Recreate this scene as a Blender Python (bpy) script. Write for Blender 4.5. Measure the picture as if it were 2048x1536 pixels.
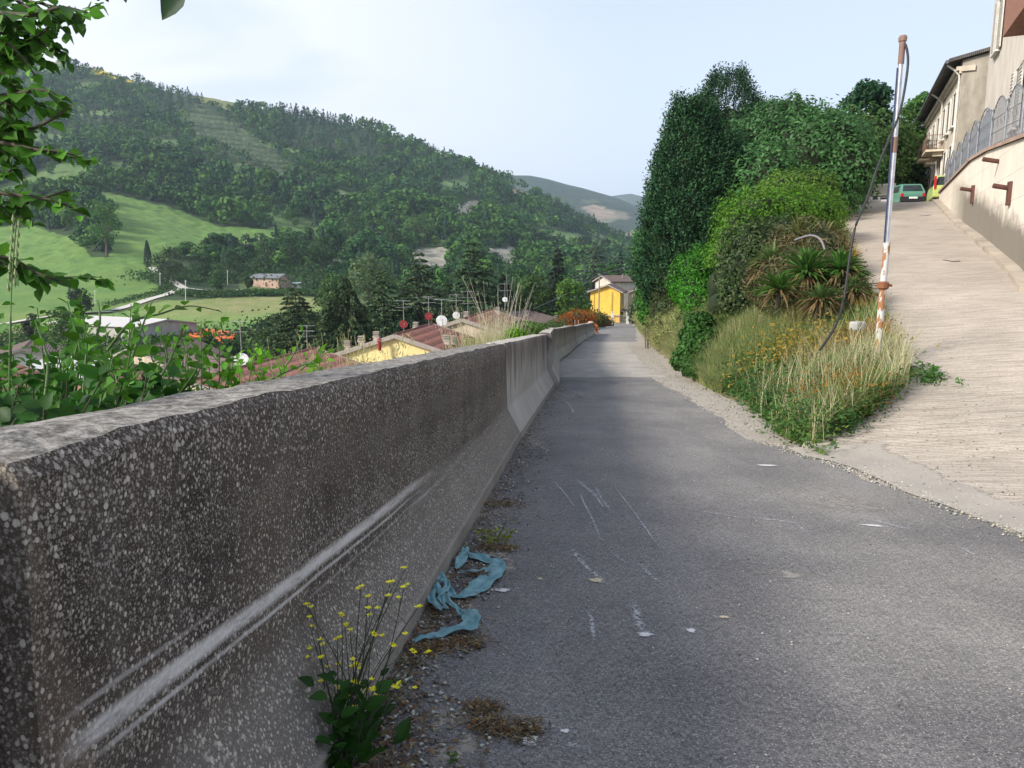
import bpy, math, random
import numpy as np
from mathutils import Vector, Matrix
rng = np.random.default_rng(7); random.seed(7)
for o in list(bpy.data.objects): bpy.data.objects.remove(o)
S = bpy.context.scene; COL = S.collection
# ---------------------------------------------------------------- camera, sky, sun, exposure
F = 1479.0; PT = math.atan(0.155); SP, CP = math.sin(PT), math.cos(PT); CZ = 1.4
cam = bpy.data.cameras.new('camera'); co = bpy.data.objects.new('camera', cam); COL.objects.link(co)
cam.sensor_width = 36; cam.lens = 36*F/2048; cam.clip_start = .05; cam.clip_end = 20000
co.location = (0, 0, CZ); co.rotation_euler = (math.pi/2-PT, 0, 0); S.camera = co
SUN_DIR = Vector((-.76, -.42, .52)).normalized()
sl = bpy.data.lights.new('sun', 'SUN'); sl.energy = 3.0; sl.angle = math.radians(12); sl.color = (1, .93, .84)
so = bpy.data.objects.new('sun', sl); COL.objects.link(so); so.rotation_euler = SUN_DIR.to_track_quat('Z', 'Y').to_euler()
W = bpy.data.worlds.new('World'); S.world = W; W.use_nodes = True
def world():
    nt = W.node_tree; nd = nt.nodes; lk = nt.links; nd.clear()
    out = nd.new('ShaderNodeOutputWorld'); bg = nd.new('ShaderNodeBackground'); bg.inputs[1].default_value = .122
    sky = nd.new('ShaderNodeTexSky'); sky.sky_type = 'NISHITA'; sky.sun_disc = False
    sky.sun_elevation = math.asin(SUN_DIR.z); sky.sun_rotation = math.atan2(SUN_DIR.x, SUN_DIR.y)
    sky.air_density = 1.0; sky.dust_density = 1.5; sky.ozone_density = 1.5
    tc = nd.new('ShaderNodeTexCoord'); mp = nd.new('ShaderNodeMapping'); mp.inputs['Scale'].default_value = (1, 1, 3.2)
    lk.new(tc.outputs['Generated'], mp.inputs[0])
    nz = nd.new('ShaderNodeTexNoise'); nz.inputs['Scale'].default_value = 1.5; nz.inputs['Detail'].default_value = 4; nz.inputs['Roughness'].default_value = .5
    nz.inputs['Distortion'].default_value = .5
    lk.new(mp.outputs[0], nz.inputs[0])
    rp = nd.new('ShaderNodeValToRGB'); rp.color_ramp.elements[0].position = .44; rp.color_ramp.elements[1].position = .60
    lk.new(nz.outputs[0], rp.inputs[0])
    sp = nd.new('ShaderNodeSeparateXYZ'); lk.new(tc.outputs['Generated'], sp.inputs[0])
    # veil: clouds lie to the left, thin haze towards the horizon
    mx = nd.new('ShaderNodeMapRange'); mx.inputs[1].default_value = .15; mx.inputs[2].default_value = -.45; lk.new(sp.outputs[0], mx.inputs[0])
    mu = nd.new('ShaderNodeMath'); mu.operation = 'MULTIPLY'; lk.new(rp.outputs[0], mu.inputs[0]); lk.new(mx.outputs[0], mu.inputs[1])
    hz = nd.new('ShaderNodeMapRange'); hz.inputs[1].default_value = .42; hz.inputs[2].default_value = -.0; hz.inputs[3].default_value = .5; hz.inputs[4].default_value = .93; lk.new(sp.outputs[2], hz.inputs[0])
    m1 = nd.new('ShaderNodeMixRGB'); m1.inputs[2].default_value = (4.05, 4.3, 4.95, 1); lk.new(hz.outputs[0], m1.inputs[0]); lk.new(sky.outputs[0], m1.inputs[1])
    m2 = nd.new('ShaderNodeMixRGB'); m2.inputs[2].default_value = (5.0, 5.0, 5.35, 1); lk.new(mu.outputs[0], m2.inputs[0]); lk.new(m1.outputs[0], m2.inputs[1])
    lk.new(m2.outputs[0], bg.inputs[0]); lk.new(bg.outputs[0], out.inputs[0])
world()
S.view_settings.view_transform = 'Standard'; S.view_settings.look = 'None'; S.view_settings.gamma = 1; S.view_settings.exposure = 1.0
S.render.engine = 'CYCLES'
# ---------------------------------------------------------------- survey helpers (photo angles -> real metres)
def ray(u, v):
    up = (768-v)/F; y = CP+up*SP; return ((u-1024)/F/y, (-SP+up*CP)/y)      # x per metre forward, z per metre forward
def P(u, v, y):
    a, s = ray(u, v); return Vector((a*y, y, CZ+s*y))
def proj(x, y, z):
    d = y*CP-(z-CZ)*SP; up = y*SP+(z-CZ)*CP
    return 1024+F*x/d, 768-F*up/d
RQ = np.array([-20, 0, 9, 16, 25, 51, 74, 110, 150, 200, 260.]); RZV = np.array([1.5, 0, -.68, -1.18, -1.76, -3.55, -5.0, -7.1, -9.8, -11.5, -12.5])
def RZ(x, y): return np.interp(y+.0974*np.minimum(np.asarray(x), 6), RQ, RZV)
XB_Y = [-12, 1.2, 8.8, 16.3, 25, 51, 74, 110, 150, 200]; XB_X = [-1.93, -.64, .1, .93, 1.66, 4.9, 8.4, 14, 19.4, 28]
def XB(y): return np.interp(y, XB_Y, XB_X)                                # road-side foot of the barriers
TOE_Y = [-12, 0, 4.8, 8.3, 13.6, 18.5, 34, 80, 150, 200]; TOE_X = [3.9, 3.75, 3.6, 3.4, 4.26, 4.69, 7.07, 14.1, 25, 34]
def TOE(y): return np.interp(y, TOE_Y, TOE_X)
XL_Y = [-12, 0, 8.3, 10.1, 12.1, 17.4, 44, 70, 120]; XL_X = [3.9, 3.75, 3.45, 5.37, 6.3, 8.24, 18.8, 29, 48]
def XL(y): return np.interp(y, XL_Y, XL_X)
XR_Y = [-12, 0, 8, 16, 41, 44, 70]; XR_X = [27, 21, 16, 11.2, 23.06, 25.5, 37]
def XR(y): return np.interp(y, XR_Y, XR_X)
def RAMP(x, y):
    t = .407*np.asarray(x)+.913*np.asarray(y)
    a = -.6+.15*(t-9.05); r = RZ(x, y)
    a = np.where(t > 46.5, 5.02+.035*(t-46.5)*np.exp(-(t-46.5)/12), a)
    k = .06; m = np.maximum(a, r); return m+.25*np.maximum(k-np.abs(a-r), 0)
# valley and far hillside: height table by bearing and distance
TD = [200, 300, 400, 500, 650, 800, 950]
TU = {-500: [650, 560, 480, 410, 310, 200, 118], 0: [655, 552, 470, 405, 305, 205, 120], 75: [652, 550, 462, 400, 303, 208, 118], 200: [648, 545, 440, 385, 300, 215, 140],
      330: [644, 550, 462, 410, 315, 235, 182], 400: [640, 560, 480, 430, 330, 250, 188], 520: [636, 572, 500, 446, 355, 275, 212], 600: [632, 577, 512, 458, 375, 295, 232], 740: [630, 582, 528, 482, 400, 320, 256],
      800: [628, 584, 535, 492, 410, 335, 278], 900: [626, 586, 542, 505, 430, 360, 318], 985: [625, 588, 548, 514, 450, 392, 358],
      1080: [620, 588, 555, 530, 485, 432, 396], 1150: [618, 588, 560, 538, 505, 465, 436], 1230: [615, 588, 565, 550, 530, 505, 482], 1320: [610, 588, 568, 558, 545, 530, 515], 1900: [590, 575, 565, 558, 550, 540, 530]}
TA, TZT = [], []
for i, d in enumerate(TD):
    a = []; z = []
    for u in sorted(TU): r = ray(u, TU[u][i]); a.append(r[0]); z.append(CZ+r[1]*d)
    TA.append(a); TZT.append(z)
def vnoise(x, y, s, seed=0):
    x = np.asarray(x, float)/s+seed*17.3; y = np.asarray(y, float)/s+seed*9.1
    xi = np.floor(x); yi = np.floor(y); fx = x-xi; fy = y-yi; fx = fx*fx*(3-2*fx); fy = fy*fy*(3-2*fy)
    def h(i, j):
        v = np.sin(i*127.1+j*311.7+seed*74.7)*43758.5453; return v-np.floor(v)
    return (h(xi, yi)*(1-fx)+h(xi+1, yi)*fx)*(1-fy)+(h(xi, yi+1)*(1-fx)+h(xi+1, yi+1)*fx)*fy
def VAL(x, y):
    x = np.asarray(x, float); y = np.asarray(y, float); yy = np.maximum(y, 20); a = x/yy
    rows = [np.interp(a, TA[i], TZT[i]) for i in range(7)]
    floor = np.interp(yy, [20, 60, 110, 160], [-11, -13, -16, -15.5])+0*a
    rows = [floor]+rows+[rows[-1]*.93-6, rows[-1]*.6-20, rows[-1]*.3-30]
    D = [150]+TD+[1080, 1350, 1900]
    z = rows[0].copy()
    for i in range(len(D)-1):
        t = np.clip((yy-D[i])/(D[i+1]-D[i]), 0, 1)
        z = np.where(yy >= D[i], rows[i]*(1-t)+rows[i+1]*t, z)
    amp = np.clip((yy-350)/300, 0, 1)*np.clip((1000-yy)/150, 0, 1)
    return z+amp*((vnoise(x, y, 90, 1)-.5)*16+(vnoise(x, y, 38, 2)-.5)*6)
def sstep(a, b, t): t = np.clip((t-a)/(b-a), 0, 1); return t*t*(3-2*t)
def GZ(x, y):
    x = np.asarray(x, float); y = np.asarray(y, float)
    v = VAL(x, y); r = RZ(x, y); xb = XB(y)-.75; toe = TOE(y); xl = XL(y)
    left = r-.12+(v-r+.12)*sstep(0, 13, xb-x)
    e = np.clip((x-toe)/np.maximum(xl-toe, .3), 0, 1)
    bank = r+(RAMP(xl, y)-r)*e**np.interp(y, [9, 14, 22, 34, 60], [.85, .75, .6, .48, .5])
    plate = np.where(x > xl, RAMP(x, y), bank)
    near = np.where(x < xb, left, np.where(x < toe, r, plate))-.05
    far = sstep(150, 215, y)
    return near*(1-far)+v*far
# ---------------------------------------------------------------- object helpers
def tag(o, label=None, cat=None, group=None, kind=None):
    if label: o['label'] = label
    if cat: o['category'] = cat
    if group: o['group'] = group
    if kind: o['kind'] = kind
    return o
def empty(name, loc, label, cat, group=None, rz=0):
    o = bpy.data.objects.new(name, None); COL.objects.link(o); o.location = loc; o.rotation_euler = (0, 0, rz); o.empty_display_size = .2
    return tag(o, label, cat, group)
def link(name, me, mat, parent=None, loc=None, rot=None):
    o = bpy.data.objects.new(name, me); COL.objects.link(o)
    if mat is not None:
        for m in (mat if isinstance(mat, (list, tuple)) else [mat]): me.materials.append(m)
    if parent is not None: o.parent = parent
    if loc is not None: o.location = loc
    if rot is not None: o.rotation_euler = rot
    return o
def npmesh(name, V, Q, cols=None, smooth=False):
    V = np.asarray(V, np.float32); Q = np.asarray(Q, np.int32); k = Q.shape[1]; n = len(Q)
    me = bpy.data.meshes.new(name); me.vertices.add(len(V)); me.vertices.foreach_set('co', V.ravel())
    me.loops.add(n*k); me.loops.foreach_set('vertex_index', Q.ravel()); me.polygons.add(n)
    me.polygons.foreach_set('loop_start', np.arange(0, n*k, k, dtype=np.int32)); me.polygons.foreach_set('loop_total', np.full(n, k, np.int32))
    if smooth: me.polygons.foreach_set('use_smooth', np.ones(n, bool))
    me.update()
    if cols is not None:
        at = me.color_attributes.new('col', 'FLOAT_COLOR', 'POINT'); c = np.ones((len(V), 4), np.float32); c[:, :3] = cols; at.data.foreach_set('color', c.ravel())
    return me
class MB:
    def __init__(s): s.v = []; s.f = []; s.m = []; s.sm = []
    def add(s, vs, fs, m=0, smooth=False):
        b = len(s.v); s.v += [tuple(v) for v in vs]
        for f in fs: s.f.append([i+b for i in f]); s.m.append(m); s.sm.append(smooth)
    def box(s, c, d, m=0, rz=0, M=None):
        x, y, z = [q/2 for q in d]; vs = [Vector((i*x, j*y, k*z)) for i in (-1, 1) for j in (-1, 1) for k in (-1, 1)]
        R = Matrix.Rotation(rz, 3, 'Z') if M is None else M
        s.add([R@v+Vector(c) for v in vs], [(0, 1, 3, 2), (4, 6, 7, 5), (0, 4, 5, 1), (2, 3, 7, 6), (0, 2, 6, 4), (1, 5, 7, 3)], m)
    def tube(s, pts, r, n=6, m=0, cap=True):
        pts = [Vector(p) for p in pts]; rs = r if isinstance(r, (list, tuple, np.ndarray)) else [r]*len(pts); vs = []; fs = []
        up = Vector((.13, .21, 1)).normalized()
        for i, p in enumerate(pts):
            t = (pts[min(i+1, len(pts)-1)]-pts[max(i-1, 0)]).normalized()
            a = t.cross(up)
            if a.length < .2: a = t.cross(Vector((1, .1, 0)))
            a.normalize(); b = t.cross(a)
            for k in range(n): q = 2*math.pi*k/n; vs.append(p+(a*math.cos(q)+b*math.sin(q))*rs[i])
        for i in range(len(pts)-1):
            for k in range(n): fs.append((i*n+k, i*n+(k+1) % n, (i+1)*n+(k+1) % n, (i+1)*n+k))
        s.add(vs, fs, m, True)
        if cap: s.add(vs[:n], [tuple(range(n))[::-1]], m); s.add(vs[-n:], [tuple(range(n))], m)
    def lathe(s, c, prof, n=12, m=0, axis='z', ang=0):
        vs = []; fs = []; c = Vector(c)
        for r, h in prof:
            for k in range(n):
                q = 2*math.pi*k/n
                if axis == 'z': vs.append(c+Vector((r*math.cos(q), r*math.sin(q), h)))
                elif axis == 'y': vs.append(c+Vector((r*math.cos(q), h, r*math.sin(q))))
                else: vs.append(c+Vector((h, r*math.cos(q), r*math.sin(q))))
        L = len(prof)
        for i in range(L-1):
            for k in range(n): fs.append((i*n+k, i*n+(k+1) % n, (i+1)*n+(k+1) % n, (i+1)*n+k))
        fs.append(tuple(range(n))); fs.append(tuple(range((L-1)*n, L*n))); s.add(vs, fs, m, False)
    def mesh(s, name):
        me = bpy.data.meshes.new(name); me.from_pydata(s.v, [], s.f); me.update()
        me.polygons.foreach_set('material_index', s.m); me.polygons.foreach_set('use_smooth', s.sm)
        return me
    def obj(s, name, mat, parent=None, loc=None, rot=None, bevel=0):
        o = link(name, s.mesh(name), mat, parent, loc, rot)
        if bevel: b = o.modifiers.new('bevel', 'BEVEL'); b.width = bevel; b.segments = 2; b.limit_method = 'ANGLE'
        return o
def copy_tree(o, parent=None):
    c = o.copy(); COL.objects.link(c)
    if parent is not None: c.parent = parent
    for ch in [q for q in bpy.data.objects if q.parent == o]: copy_tree(ch, c)
    return c
# ---------------------------------------------------------------- material helpers
class G:
    def __init__(s, name):
        s.m = bpy.data.materials.new(name); s.m.use_nodes = True; s.nt = s.m.node_tree; s.nd = s.nt.nodes; s.lk = s.nt.links
        s.b = s.nd['Principled BSDF']; s.out = s.nd['Material Output']; s.tc = s.nd.new('ShaderNodeTexCoord'); s.b.inputs['Roughness'].default_value = .9; s.b.inputs['Specular IOR Level'].default_value = .25
    def set(s, sock, v):
        if hasattr(v, 'links'): s.lk.new(v, sock)
        elif isinstance(v, tuple) and len(v) == 3 and sock.type == 'RGBA': sock.default_value = (*v, 1)
        else: sock.default_value = v
    def co(s, scale=(1, 1, 1), kind='Object', rot=(0, 0, 0)):
        m = s.nd.new('ShaderNodeMapping'); m.inputs['Scale'].default_value = scale; m.inputs['Rotation'].default_value = rot; s.lk.new(s.tc.outputs[kind], m.inputs[0]); return m.outputs[0]
    def noise(s, scale, co=None, detail=4, rough=.55, dist=0):
        n = s.nd.new('ShaderNodeTexNoise'); n.inputs['Scale'].default_value = scale; n.inputs['Detail'].default_value = detail; n.inputs['Roughness'].default_value = rough; n.inputs['Distortion'].default_value = dist
        s.lk.new(co if co is not None else s.tc.outputs['Object'], n.inputs[0]); return n.outputs[0]
    def vor(s, scale, co=None, out='Distance', feature='F1', rand=1):
        n = s.nd.new('ShaderNodeTexVoronoi'); n.inputs['Scale'].default_value = scale; n.feature = feature; n.inputs['Randomness'].default_value = rand
        s.lk.new(co if co is not None else s.tc.outputs['Object'], n.inputs[0]); return n.outputs[out]
    def wave(s, scale, co=None, dist=0, direction='X', prof='SIN', dscale=1):
        n = s.nd.new('ShaderNodeTexWave'); n.inputs['Scale'].default_value = scale; n.inputs['Distortion'].default_value = dist; n.bands_direction = direction; n.wave_profile = prof; n.inputs['Detail Scale'].default_value = dscale
        s.lk.new(co if co is not None else s.tc.outputs['Object'], n.inputs[0]); return n.outputs['Fac']
    def ramp(s, fac, stops):
        n = s.nd.new('ShaderNodeValToRGB'); e = n.color_ramp.elements
        while len(e) < len(stops): e.new(.5)
        for i, (p, c) in enumerate(stops): e[i].position = p; e[i].color = (c, c, c, 1) if not isinstance(c, tuple) else (*c, 1)
        s.lk.new(fac, n.inputs[0]); return n.outputs[0]
    def mix(s, f, a, b, t='MIX'):
        n = s.nd.new('ShaderNodeMixRGB'); n.blend_type = t; s.set(n.inputs[0], f); s.set(n.inputs[1], a); s.set(n.inputs[2], b); return n.outputs[0]
    def math(s, op, a, b=0.0, c=None, clamp=False):
        n = s.nd.new('ShaderNodeMath'); n.operation = op; n.use_clamp = clamp; s.set(n.inputs[0], a); s.set(n.inputs[1], b)
        if c is not None: s.set(n.inputs[2], c)
        return n.outputs[0]
    def mr(s, v, a, b, c=0., d=1.):
        n = s.nd.new('ShaderNodeMapRange'); s.lk.new(v, n.inputs[0])
        for i, q in enumerate((a, b, c, d)): n.inputs[i+1].default_value = q
        return n.outputs[0]
    def sep(s, v=None):
        n = s.nd.new('ShaderNodeSeparateXYZ'); s.lk.new(v if v is not None else s.tc.outputs['Object'], n.inputs[0]); return n.outputs
    def nrm(s):
        n = s.nd.new('ShaderNodeNewGeometry'); return s.sep(n.outputs['Normal'])
    def attr(s, name='col'):
        n = s.nd.new('ShaderNodeAttribute'); n.attribute_name = name; return n.outputs['Color']
    def bump(s, h, strength=.5, dist=.01):
        n = s.nd.new('ShaderNodeBump'); n.inputs['Strength'].default_value = strength; n.inputs['Distance'].default_value = dist; s.lk.new(h, n.inputs['Height']); s.lk.new(n.outputs[0], s.b.inputs['Normal'])
    def done(s, col, rough=None, metal=None):
        s.set(s.b.inputs['Base Color'], col)
        if rough is not None: s.set(s.b.inputs['Roughness'], rough)
        if metal is not None: s.set(s.b.inputs['Metallic'], metal)
        return s.m
_pm = {}
def plain(c, rough=.7, metal=0, var=.18, scale=6):
    k = (c, rough, metal, var, scale)
    if k in _pm: return _pm[k]
    g = G('paint'); n = g.noise(scale, detail=5)
    lo = tuple(q*(1-var) for q in c); hi = tuple(min(q*(1+var), 1) for q in c)
    g.bump(g.noise(scale*8, detail=3), .15, .005)
    _pm[k] = g.done(g.mix(g.mr(n, .3, .7), lo, hi), rough, metal); return _pm[k]
def leafmat(name, trans=.4, rough=.6, spec=.2):
    g = G(name); c = g.attr(); t = g.nd.new('ShaderNodeBsdfTranslucent'); mx = g.nd.new('ShaderNodeMixShader'); mx.inputs[0].default_value = trans
    c2 = g.mix(g.mr(g.noise(3, detail=2), .3, .7, 0, .5), c, g.mix(1.0, c, (.75, .9, .8), 'MULTIPLY'))
    hs = g.nd.new('ShaderNodeHueSaturation'); hs.inputs['Saturation'].default_value = 1.15; g.lk.new(c2, hs.inputs['Color']); c2 = hs.outputs[0]
    g.lk.new(c2, t.inputs[0]); g.done(c2, rough); g.b.inputs['Specular IOR Level'].default_value = spec
    g.lk.new(g.b.outputs[0], mx.inputs[1]); g.lk.new(t.outputs[0], mx.inputs[2]); g.lk.new(mx.outputs[0], g.out.inputs[0]); return g.m
LEAF = leafmat('foliage'); GLOSSY = leafmat('glossy_foliage', .4, .5, .18); NEEDLE = leafmat('needle_foliage', .15, .7, .15)
def bark():
    g = G('bark'); c = g.co((6, 6, 1)); n = g.noise(3, c, 6, .6); g.bump(n, .6, .03); return g.done(g.mix(g.mr(n, .3, .7), (.05, .04, .03), (.16, .13, .1)))
BARK = bark()
# ---------------------------------------------------------------- ground, road, ramp
def asphalt(name, lo, hi, speck):
    g = G(name); p = g.co(); big = g.noise(.7, p, 5, .6); fine = g.noise(95, p, 3, .7); sp = g.vor(120, p); rc = g.vor(120, p, 'Color')
    col = g.mix(g.mr(big, .35, .65), lo, hi)
    col = g.mix(g.mr(g.noise(1.7, g.co((1, .35, 1), rot=(0, 0, .08)), 6, .65), .5, .75, 0, .4), col, tuple(q*1.5 for q in hi))
    col = g.mix(g.mr(fine, .38, .62, 0, .9), col, g.mix(1., col, (.42, .42, .45), 'MULTIPLY')); mid = g.noise(48, p, 3, .8); col = g.mix(g.mr(mid, .5, .68, 0, .7), col, g.mix(1., col, (1.6, 1.58, 1.52), 'MULTIPLY')); col = g.mix(g.mr(mid, .46, .3, 0, .7), col, g.mix(1., col, (.5, .5, .53), 'MULTIPLY'))
    s = g.math('MULTIPLY', g.math('LESS_THAN', sp, .33), g.math('GREATER_THAN', g.sep(rc)[0], .78))
    col = g.mix(g.math('MULTIPLY', s, .6), col, speck)
    stain = g.mr(g.noise(.35, p, 5, .7), .55, .75, 0, .25)
    col = g.mix(stain, col, g.mix(1., col, (.62, .62, .66), 'MULTIPLY'))
    cr = g.vor(.55, g.co((1, .6, 1)), 'Distance', 'DISTANCE_TO_EDGE'); wob = g.math('ADD', cr, g.math('MULTIPLY', g.math('SUBTRACT', g.noise(3, p, 5, .7), .5), .12))
    crack = g.math('MULTIPLY', g.math('LESS_THAN', g.math('ABSOLUTE', wob), .0035), g.math('GREATER_THAN', g.noise(.5, p), .53))
    lane_ = g.math('SUBTRACT', g.sep()[0], g.math('MULTIPLY', g.sep()[1], .0974)); lit_side = g.mr(g.math('ADD', lane_, g.math('MULTIPLY', g.noise(.9, detail=5), 2.2)), .6, 3.2, 0, .8); col = g.mix(lit_side, col, g.mix(1., col, (1.42, 1.38, 1.26), 'MULTIPLY'))  # painted shade: asphalt darker beside the barrier that blocks the sky, lighter away from it
    ag = g.noise(26, p, 6, .8); col = g.mix(g.mr(ag, .5, .72, 0, .5), col, g.mix(1., col, (1.7, 1.65, 1.6), 'MULTIPLY')); col = g.mix(g.mr(g.noise(210, p, 2, .8), .5, .7, 0, .5), col, g.mix(1., col, (.45, .45, .48), 'MULTIPLY'))
    g.bump(g.math('ADD', fine, g.math('MULTIPLY', sp, .8)), .7, .006)
    return g.done(col, g.mr(fine, .3, .7, .72, .95))
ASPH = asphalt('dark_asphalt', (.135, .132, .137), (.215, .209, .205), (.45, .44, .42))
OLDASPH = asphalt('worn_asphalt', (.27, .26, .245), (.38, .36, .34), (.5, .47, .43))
def gravelly():
    g = G('sandy_gravel'); p = g.co(); v = g.vor(38, p); rc = g.sep(g.vor(38, p, 'Color'))[0]; n = g.noise(1.2, p, 5)
    c = g.mix(rc, (.24, .21, .175), (.5, .45, .39)); c = g.mix(g.mr(v, .25, .55, 0, .75), c, (.3, .265, .22)); c = g.mix(g.mr(n, .4, .7, 0, .5), c, (.42, .38, .32))
    g.bump(g.math('ADD', g.math('MULTIPLY', v, -1), g.noise(80, p, 2)), .6, .012); return g.done(c)
GRAVEL = gravelly()
def rampmat():
    g = G('ribbed_concrete'); p = g.co(rot=(0, 0, .43)); n = g.noise(.5, p, 6, .6); f = g.noise(30, p, 4, .7); w = g.wave(3.4, g.co(rot=(0, 0, .43)), 1.2, 'Y', 'SIN', 2.5); w2 = g.noise(7, g.co((.22, 2.6, 1), rot=(0, 0, .43)), 4, .65)
    c = g.mix(g.mr(n, .35, .68), (.50, .435, .36), (.38, .335, .28)); c = g.mix(g.mr(w2, .42, .62, 0, .55), c, g.mix(1., c, (.5, .49, .47), 'MULTIPLY'))
    nearm = g.mr(g.sep(g.co())[1], 9, 17)      # coarse scraped lower end, finer ribs up the slope
    c = g.mix(g.math('MULTIPLY', g.mr(w, .3, .9, .3, 0), nearm), c, g.mix(1., c, (.78, .77, .76), 'MULTIPLY'))
    v = g.vor(26, g.co((.8, 2.2, 1), rot=(0, 0, .35))); c = g.mix(g.mr(v, .2, .5, .5, 0), c, g.mix(1., c, (.45, .44, .42), 'MULTIPLY'))
    j = g.sep(g.co(rot=(0, 0, .43)))[1]
    g.bump(g.math('ADD', g.math('MULTIPLY', w, .8), g.math('ADD', f, w2)), .6, .009); return g.done(c)
RAMPM = rampmat()
def soil():
    g = G('dry_soil'); n = g.noise(2, detail=8, rough=.7); g.bump(n, .8, .05); return g.done(g.mix(g.mr(n, .35, .65), (.07, .075, .03), (.19, .165, .09)))
SOIL = soil()
def sheet(name, xs_l, xs_r, ys, nx, zf, dz, mat, jl=0, jr=0, thick=0):
    V = []; n = len(ys); 
    for i, y in enumerate(ys):
        l = xs_l(y)+jl*(vnoise(y, 0, .45, 5)-.5)+jl*.8*(vnoise(y, 0, 1.7, 6)-.5); r = xs_r(y)+jr*(vnoise(y, 3, .35, 7)-.5)+jr*(vnoise(y, 3, 1.9, 8)-.5)
        for k in range(nx+1): x = l+(r-l)*k/nx; V.append((x, y, float(zf(x, y))+dz))
    V = np.array(V); Q = [(i*(nx+1)+k, i*(nx+1)+k+1, (i+1)*(nx+1)+k+1, (i+1)*(nx+1)+k) for i in range(n-1) for k in range(nx)]
    return link(name, npmesh(name, V, Q, smooth=True), mat)
# near ground sheet
gx = np.concatenate([np.arange(-150, -6, 2.), np.arange(-6, 30, .5), np.arange(30, 92, 2.)]); gy = np.concatenate([np.arange(-14, 60, .75), np.arange(60, 152, 2.)])
X, Y = np.meshgrid(gx, gy); Z = GZ(X, Y); Z = Z+np.where((X > TOE(Y)+.2) & (X < XL(Y)-.1), (vnoise(X, Y, 1.3, 3)-.45)*.22, 0)-np.where((X >= XB(Y)-.8) & (X <= TOE(Y)), .05, 0)-np.where(X > XL(Y), .12, 0)
nx, ny = len(gx), len(gy); I = np.arange(nx*ny).reshape(ny, nx)
Q = np.stack([I[:-1, :-1], I[:-1, 1:], I[1:, 1:], I[1:, :-1]], -1).reshape(-1, 4)
tag(link('grass_bank', npmesh('grass_bank', np.stack([X, Y, Z], -1).reshape(-1, 3), Q, smooth=True), SOIL), kind='structure')
ysn = np.concatenate([np.arange(-13, 30, .25), np.arange(30, 170, 1.)])
tag(sheet('road', lambda y: XB(y)-1.0, lambda y: TOE(y)+.35, ysn, 10, RZ, 0, GRAVEL), kind='structure')
# asphalt right edge traced on the road surface
AE_Y = [-13, 2, 4.86, 5.8, 7.2, 8.3, 9.4, 11.2, 13.2, 17.0, 19.6]; AE_X = [3.6, 3.55, 3.5, 3.42, 3.35, 3.2, 2.95, 3.22, 3.3, 3.55, 3.7]
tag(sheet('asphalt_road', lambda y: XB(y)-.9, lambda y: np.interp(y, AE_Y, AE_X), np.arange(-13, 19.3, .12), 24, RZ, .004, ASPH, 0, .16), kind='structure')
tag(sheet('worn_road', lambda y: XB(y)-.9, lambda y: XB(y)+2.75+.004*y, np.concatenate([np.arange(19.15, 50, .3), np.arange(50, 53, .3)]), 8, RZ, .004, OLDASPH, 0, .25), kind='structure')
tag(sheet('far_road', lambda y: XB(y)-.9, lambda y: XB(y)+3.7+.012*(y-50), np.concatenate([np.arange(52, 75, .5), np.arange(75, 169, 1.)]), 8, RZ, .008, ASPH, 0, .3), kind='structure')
ysr = np.concatenate([np.arange(-13, 20, .2), np.arange(20, 72, .5)])
tag(sheet('ramp', lambda y: XL(y)-.12, lambda y: XR(y)+.12, ysr, 40, RAMP, .006, RAMPM, .25, 0), kind='structure')
g_ = G('sandy_concrete'); n_ = g_.noise(1.4, detail=7, rough=.65); g_.bump(g_.noise(40, detail=4), .4, .008); tr_ = g_.nd.new('ShaderNodeBsdfTransparent'); mx_ = g_.nd.new('ShaderNodeMixShader'); g_.lk.new(g_.mr(g_.math('ADD', g_.sep(g_.attr())[0], g_.math('MULTIPLY', g_.noise(7, detail=7, rough=.75), .9)), .82, 1.0), mx_.inputs[0]); g_.lk.new(tr_.outputs[0], mx_.inputs[1]); g_.lk.new(g_.b.outputs[0], mx_.inputs[2]); g_.lk.new(mx_.outputs[0], g_.out.inputs[0]); sp_ = g_.vor(44); RAMPSAND = g_.done(g_.mix(g_.mr(g_.noise(55, detail=3, rough=.8), .42, .62, 0, .6), g_.mix(g_.mr(sp_, .2, .5, .35, 0), g_.mix(g_.mr(n_, .35, .65), (.43, .385, .325), (.32, .29, .25)), (.22, .2, .18)), (.27, .245, .215)))
def ramp_line(name, pts, w, mat):
    V = []; 
    for u_, v_ in pts:
        a_, s_ = ray(u_, v_); y_ = 20.
        for _ in range(60): y_ += (CZ+s_*y_-float(RAMP(a_*y_, y_)))*-2.0 if abs(s_) < .5 else 0; y_ = min(max(y_, 8), 46)
        ys_ = np.linspace(8, 46, 800); d_ = CZ+s_*ys_-RAMP(a_*ys_, ys_); k_ = int(np.argmax(d_ < 0)); y_ = ys_[k_]; x_ = a_*y_
        for q in (-w, w): V.append((x_+q*.4, y_+q*.91, float(RAMP(x_+q*.4, y_+q*.91))+.011))
    n = len(pts); tag(link(name, npmesh(name, V, [(2*i, 2*i+1, 2*i+3, 2*i+2) for i in range(n-1)]), mat), kind='structure')
DK_ = plain((.10, .085, .075), .9); ramp_line('ramp_joint', [(1678, 423), (1720, 424), (1770, 427), (1812, 429)], .05, DK_); ramp_line('ramp_drain', [(1838, 430), (1850, 432), (1863, 430)], .12, DK_); ramp_line('ramp_drain', [(1886, 521), (1905, 524), (1921, 523)], .09, DK_)
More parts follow.
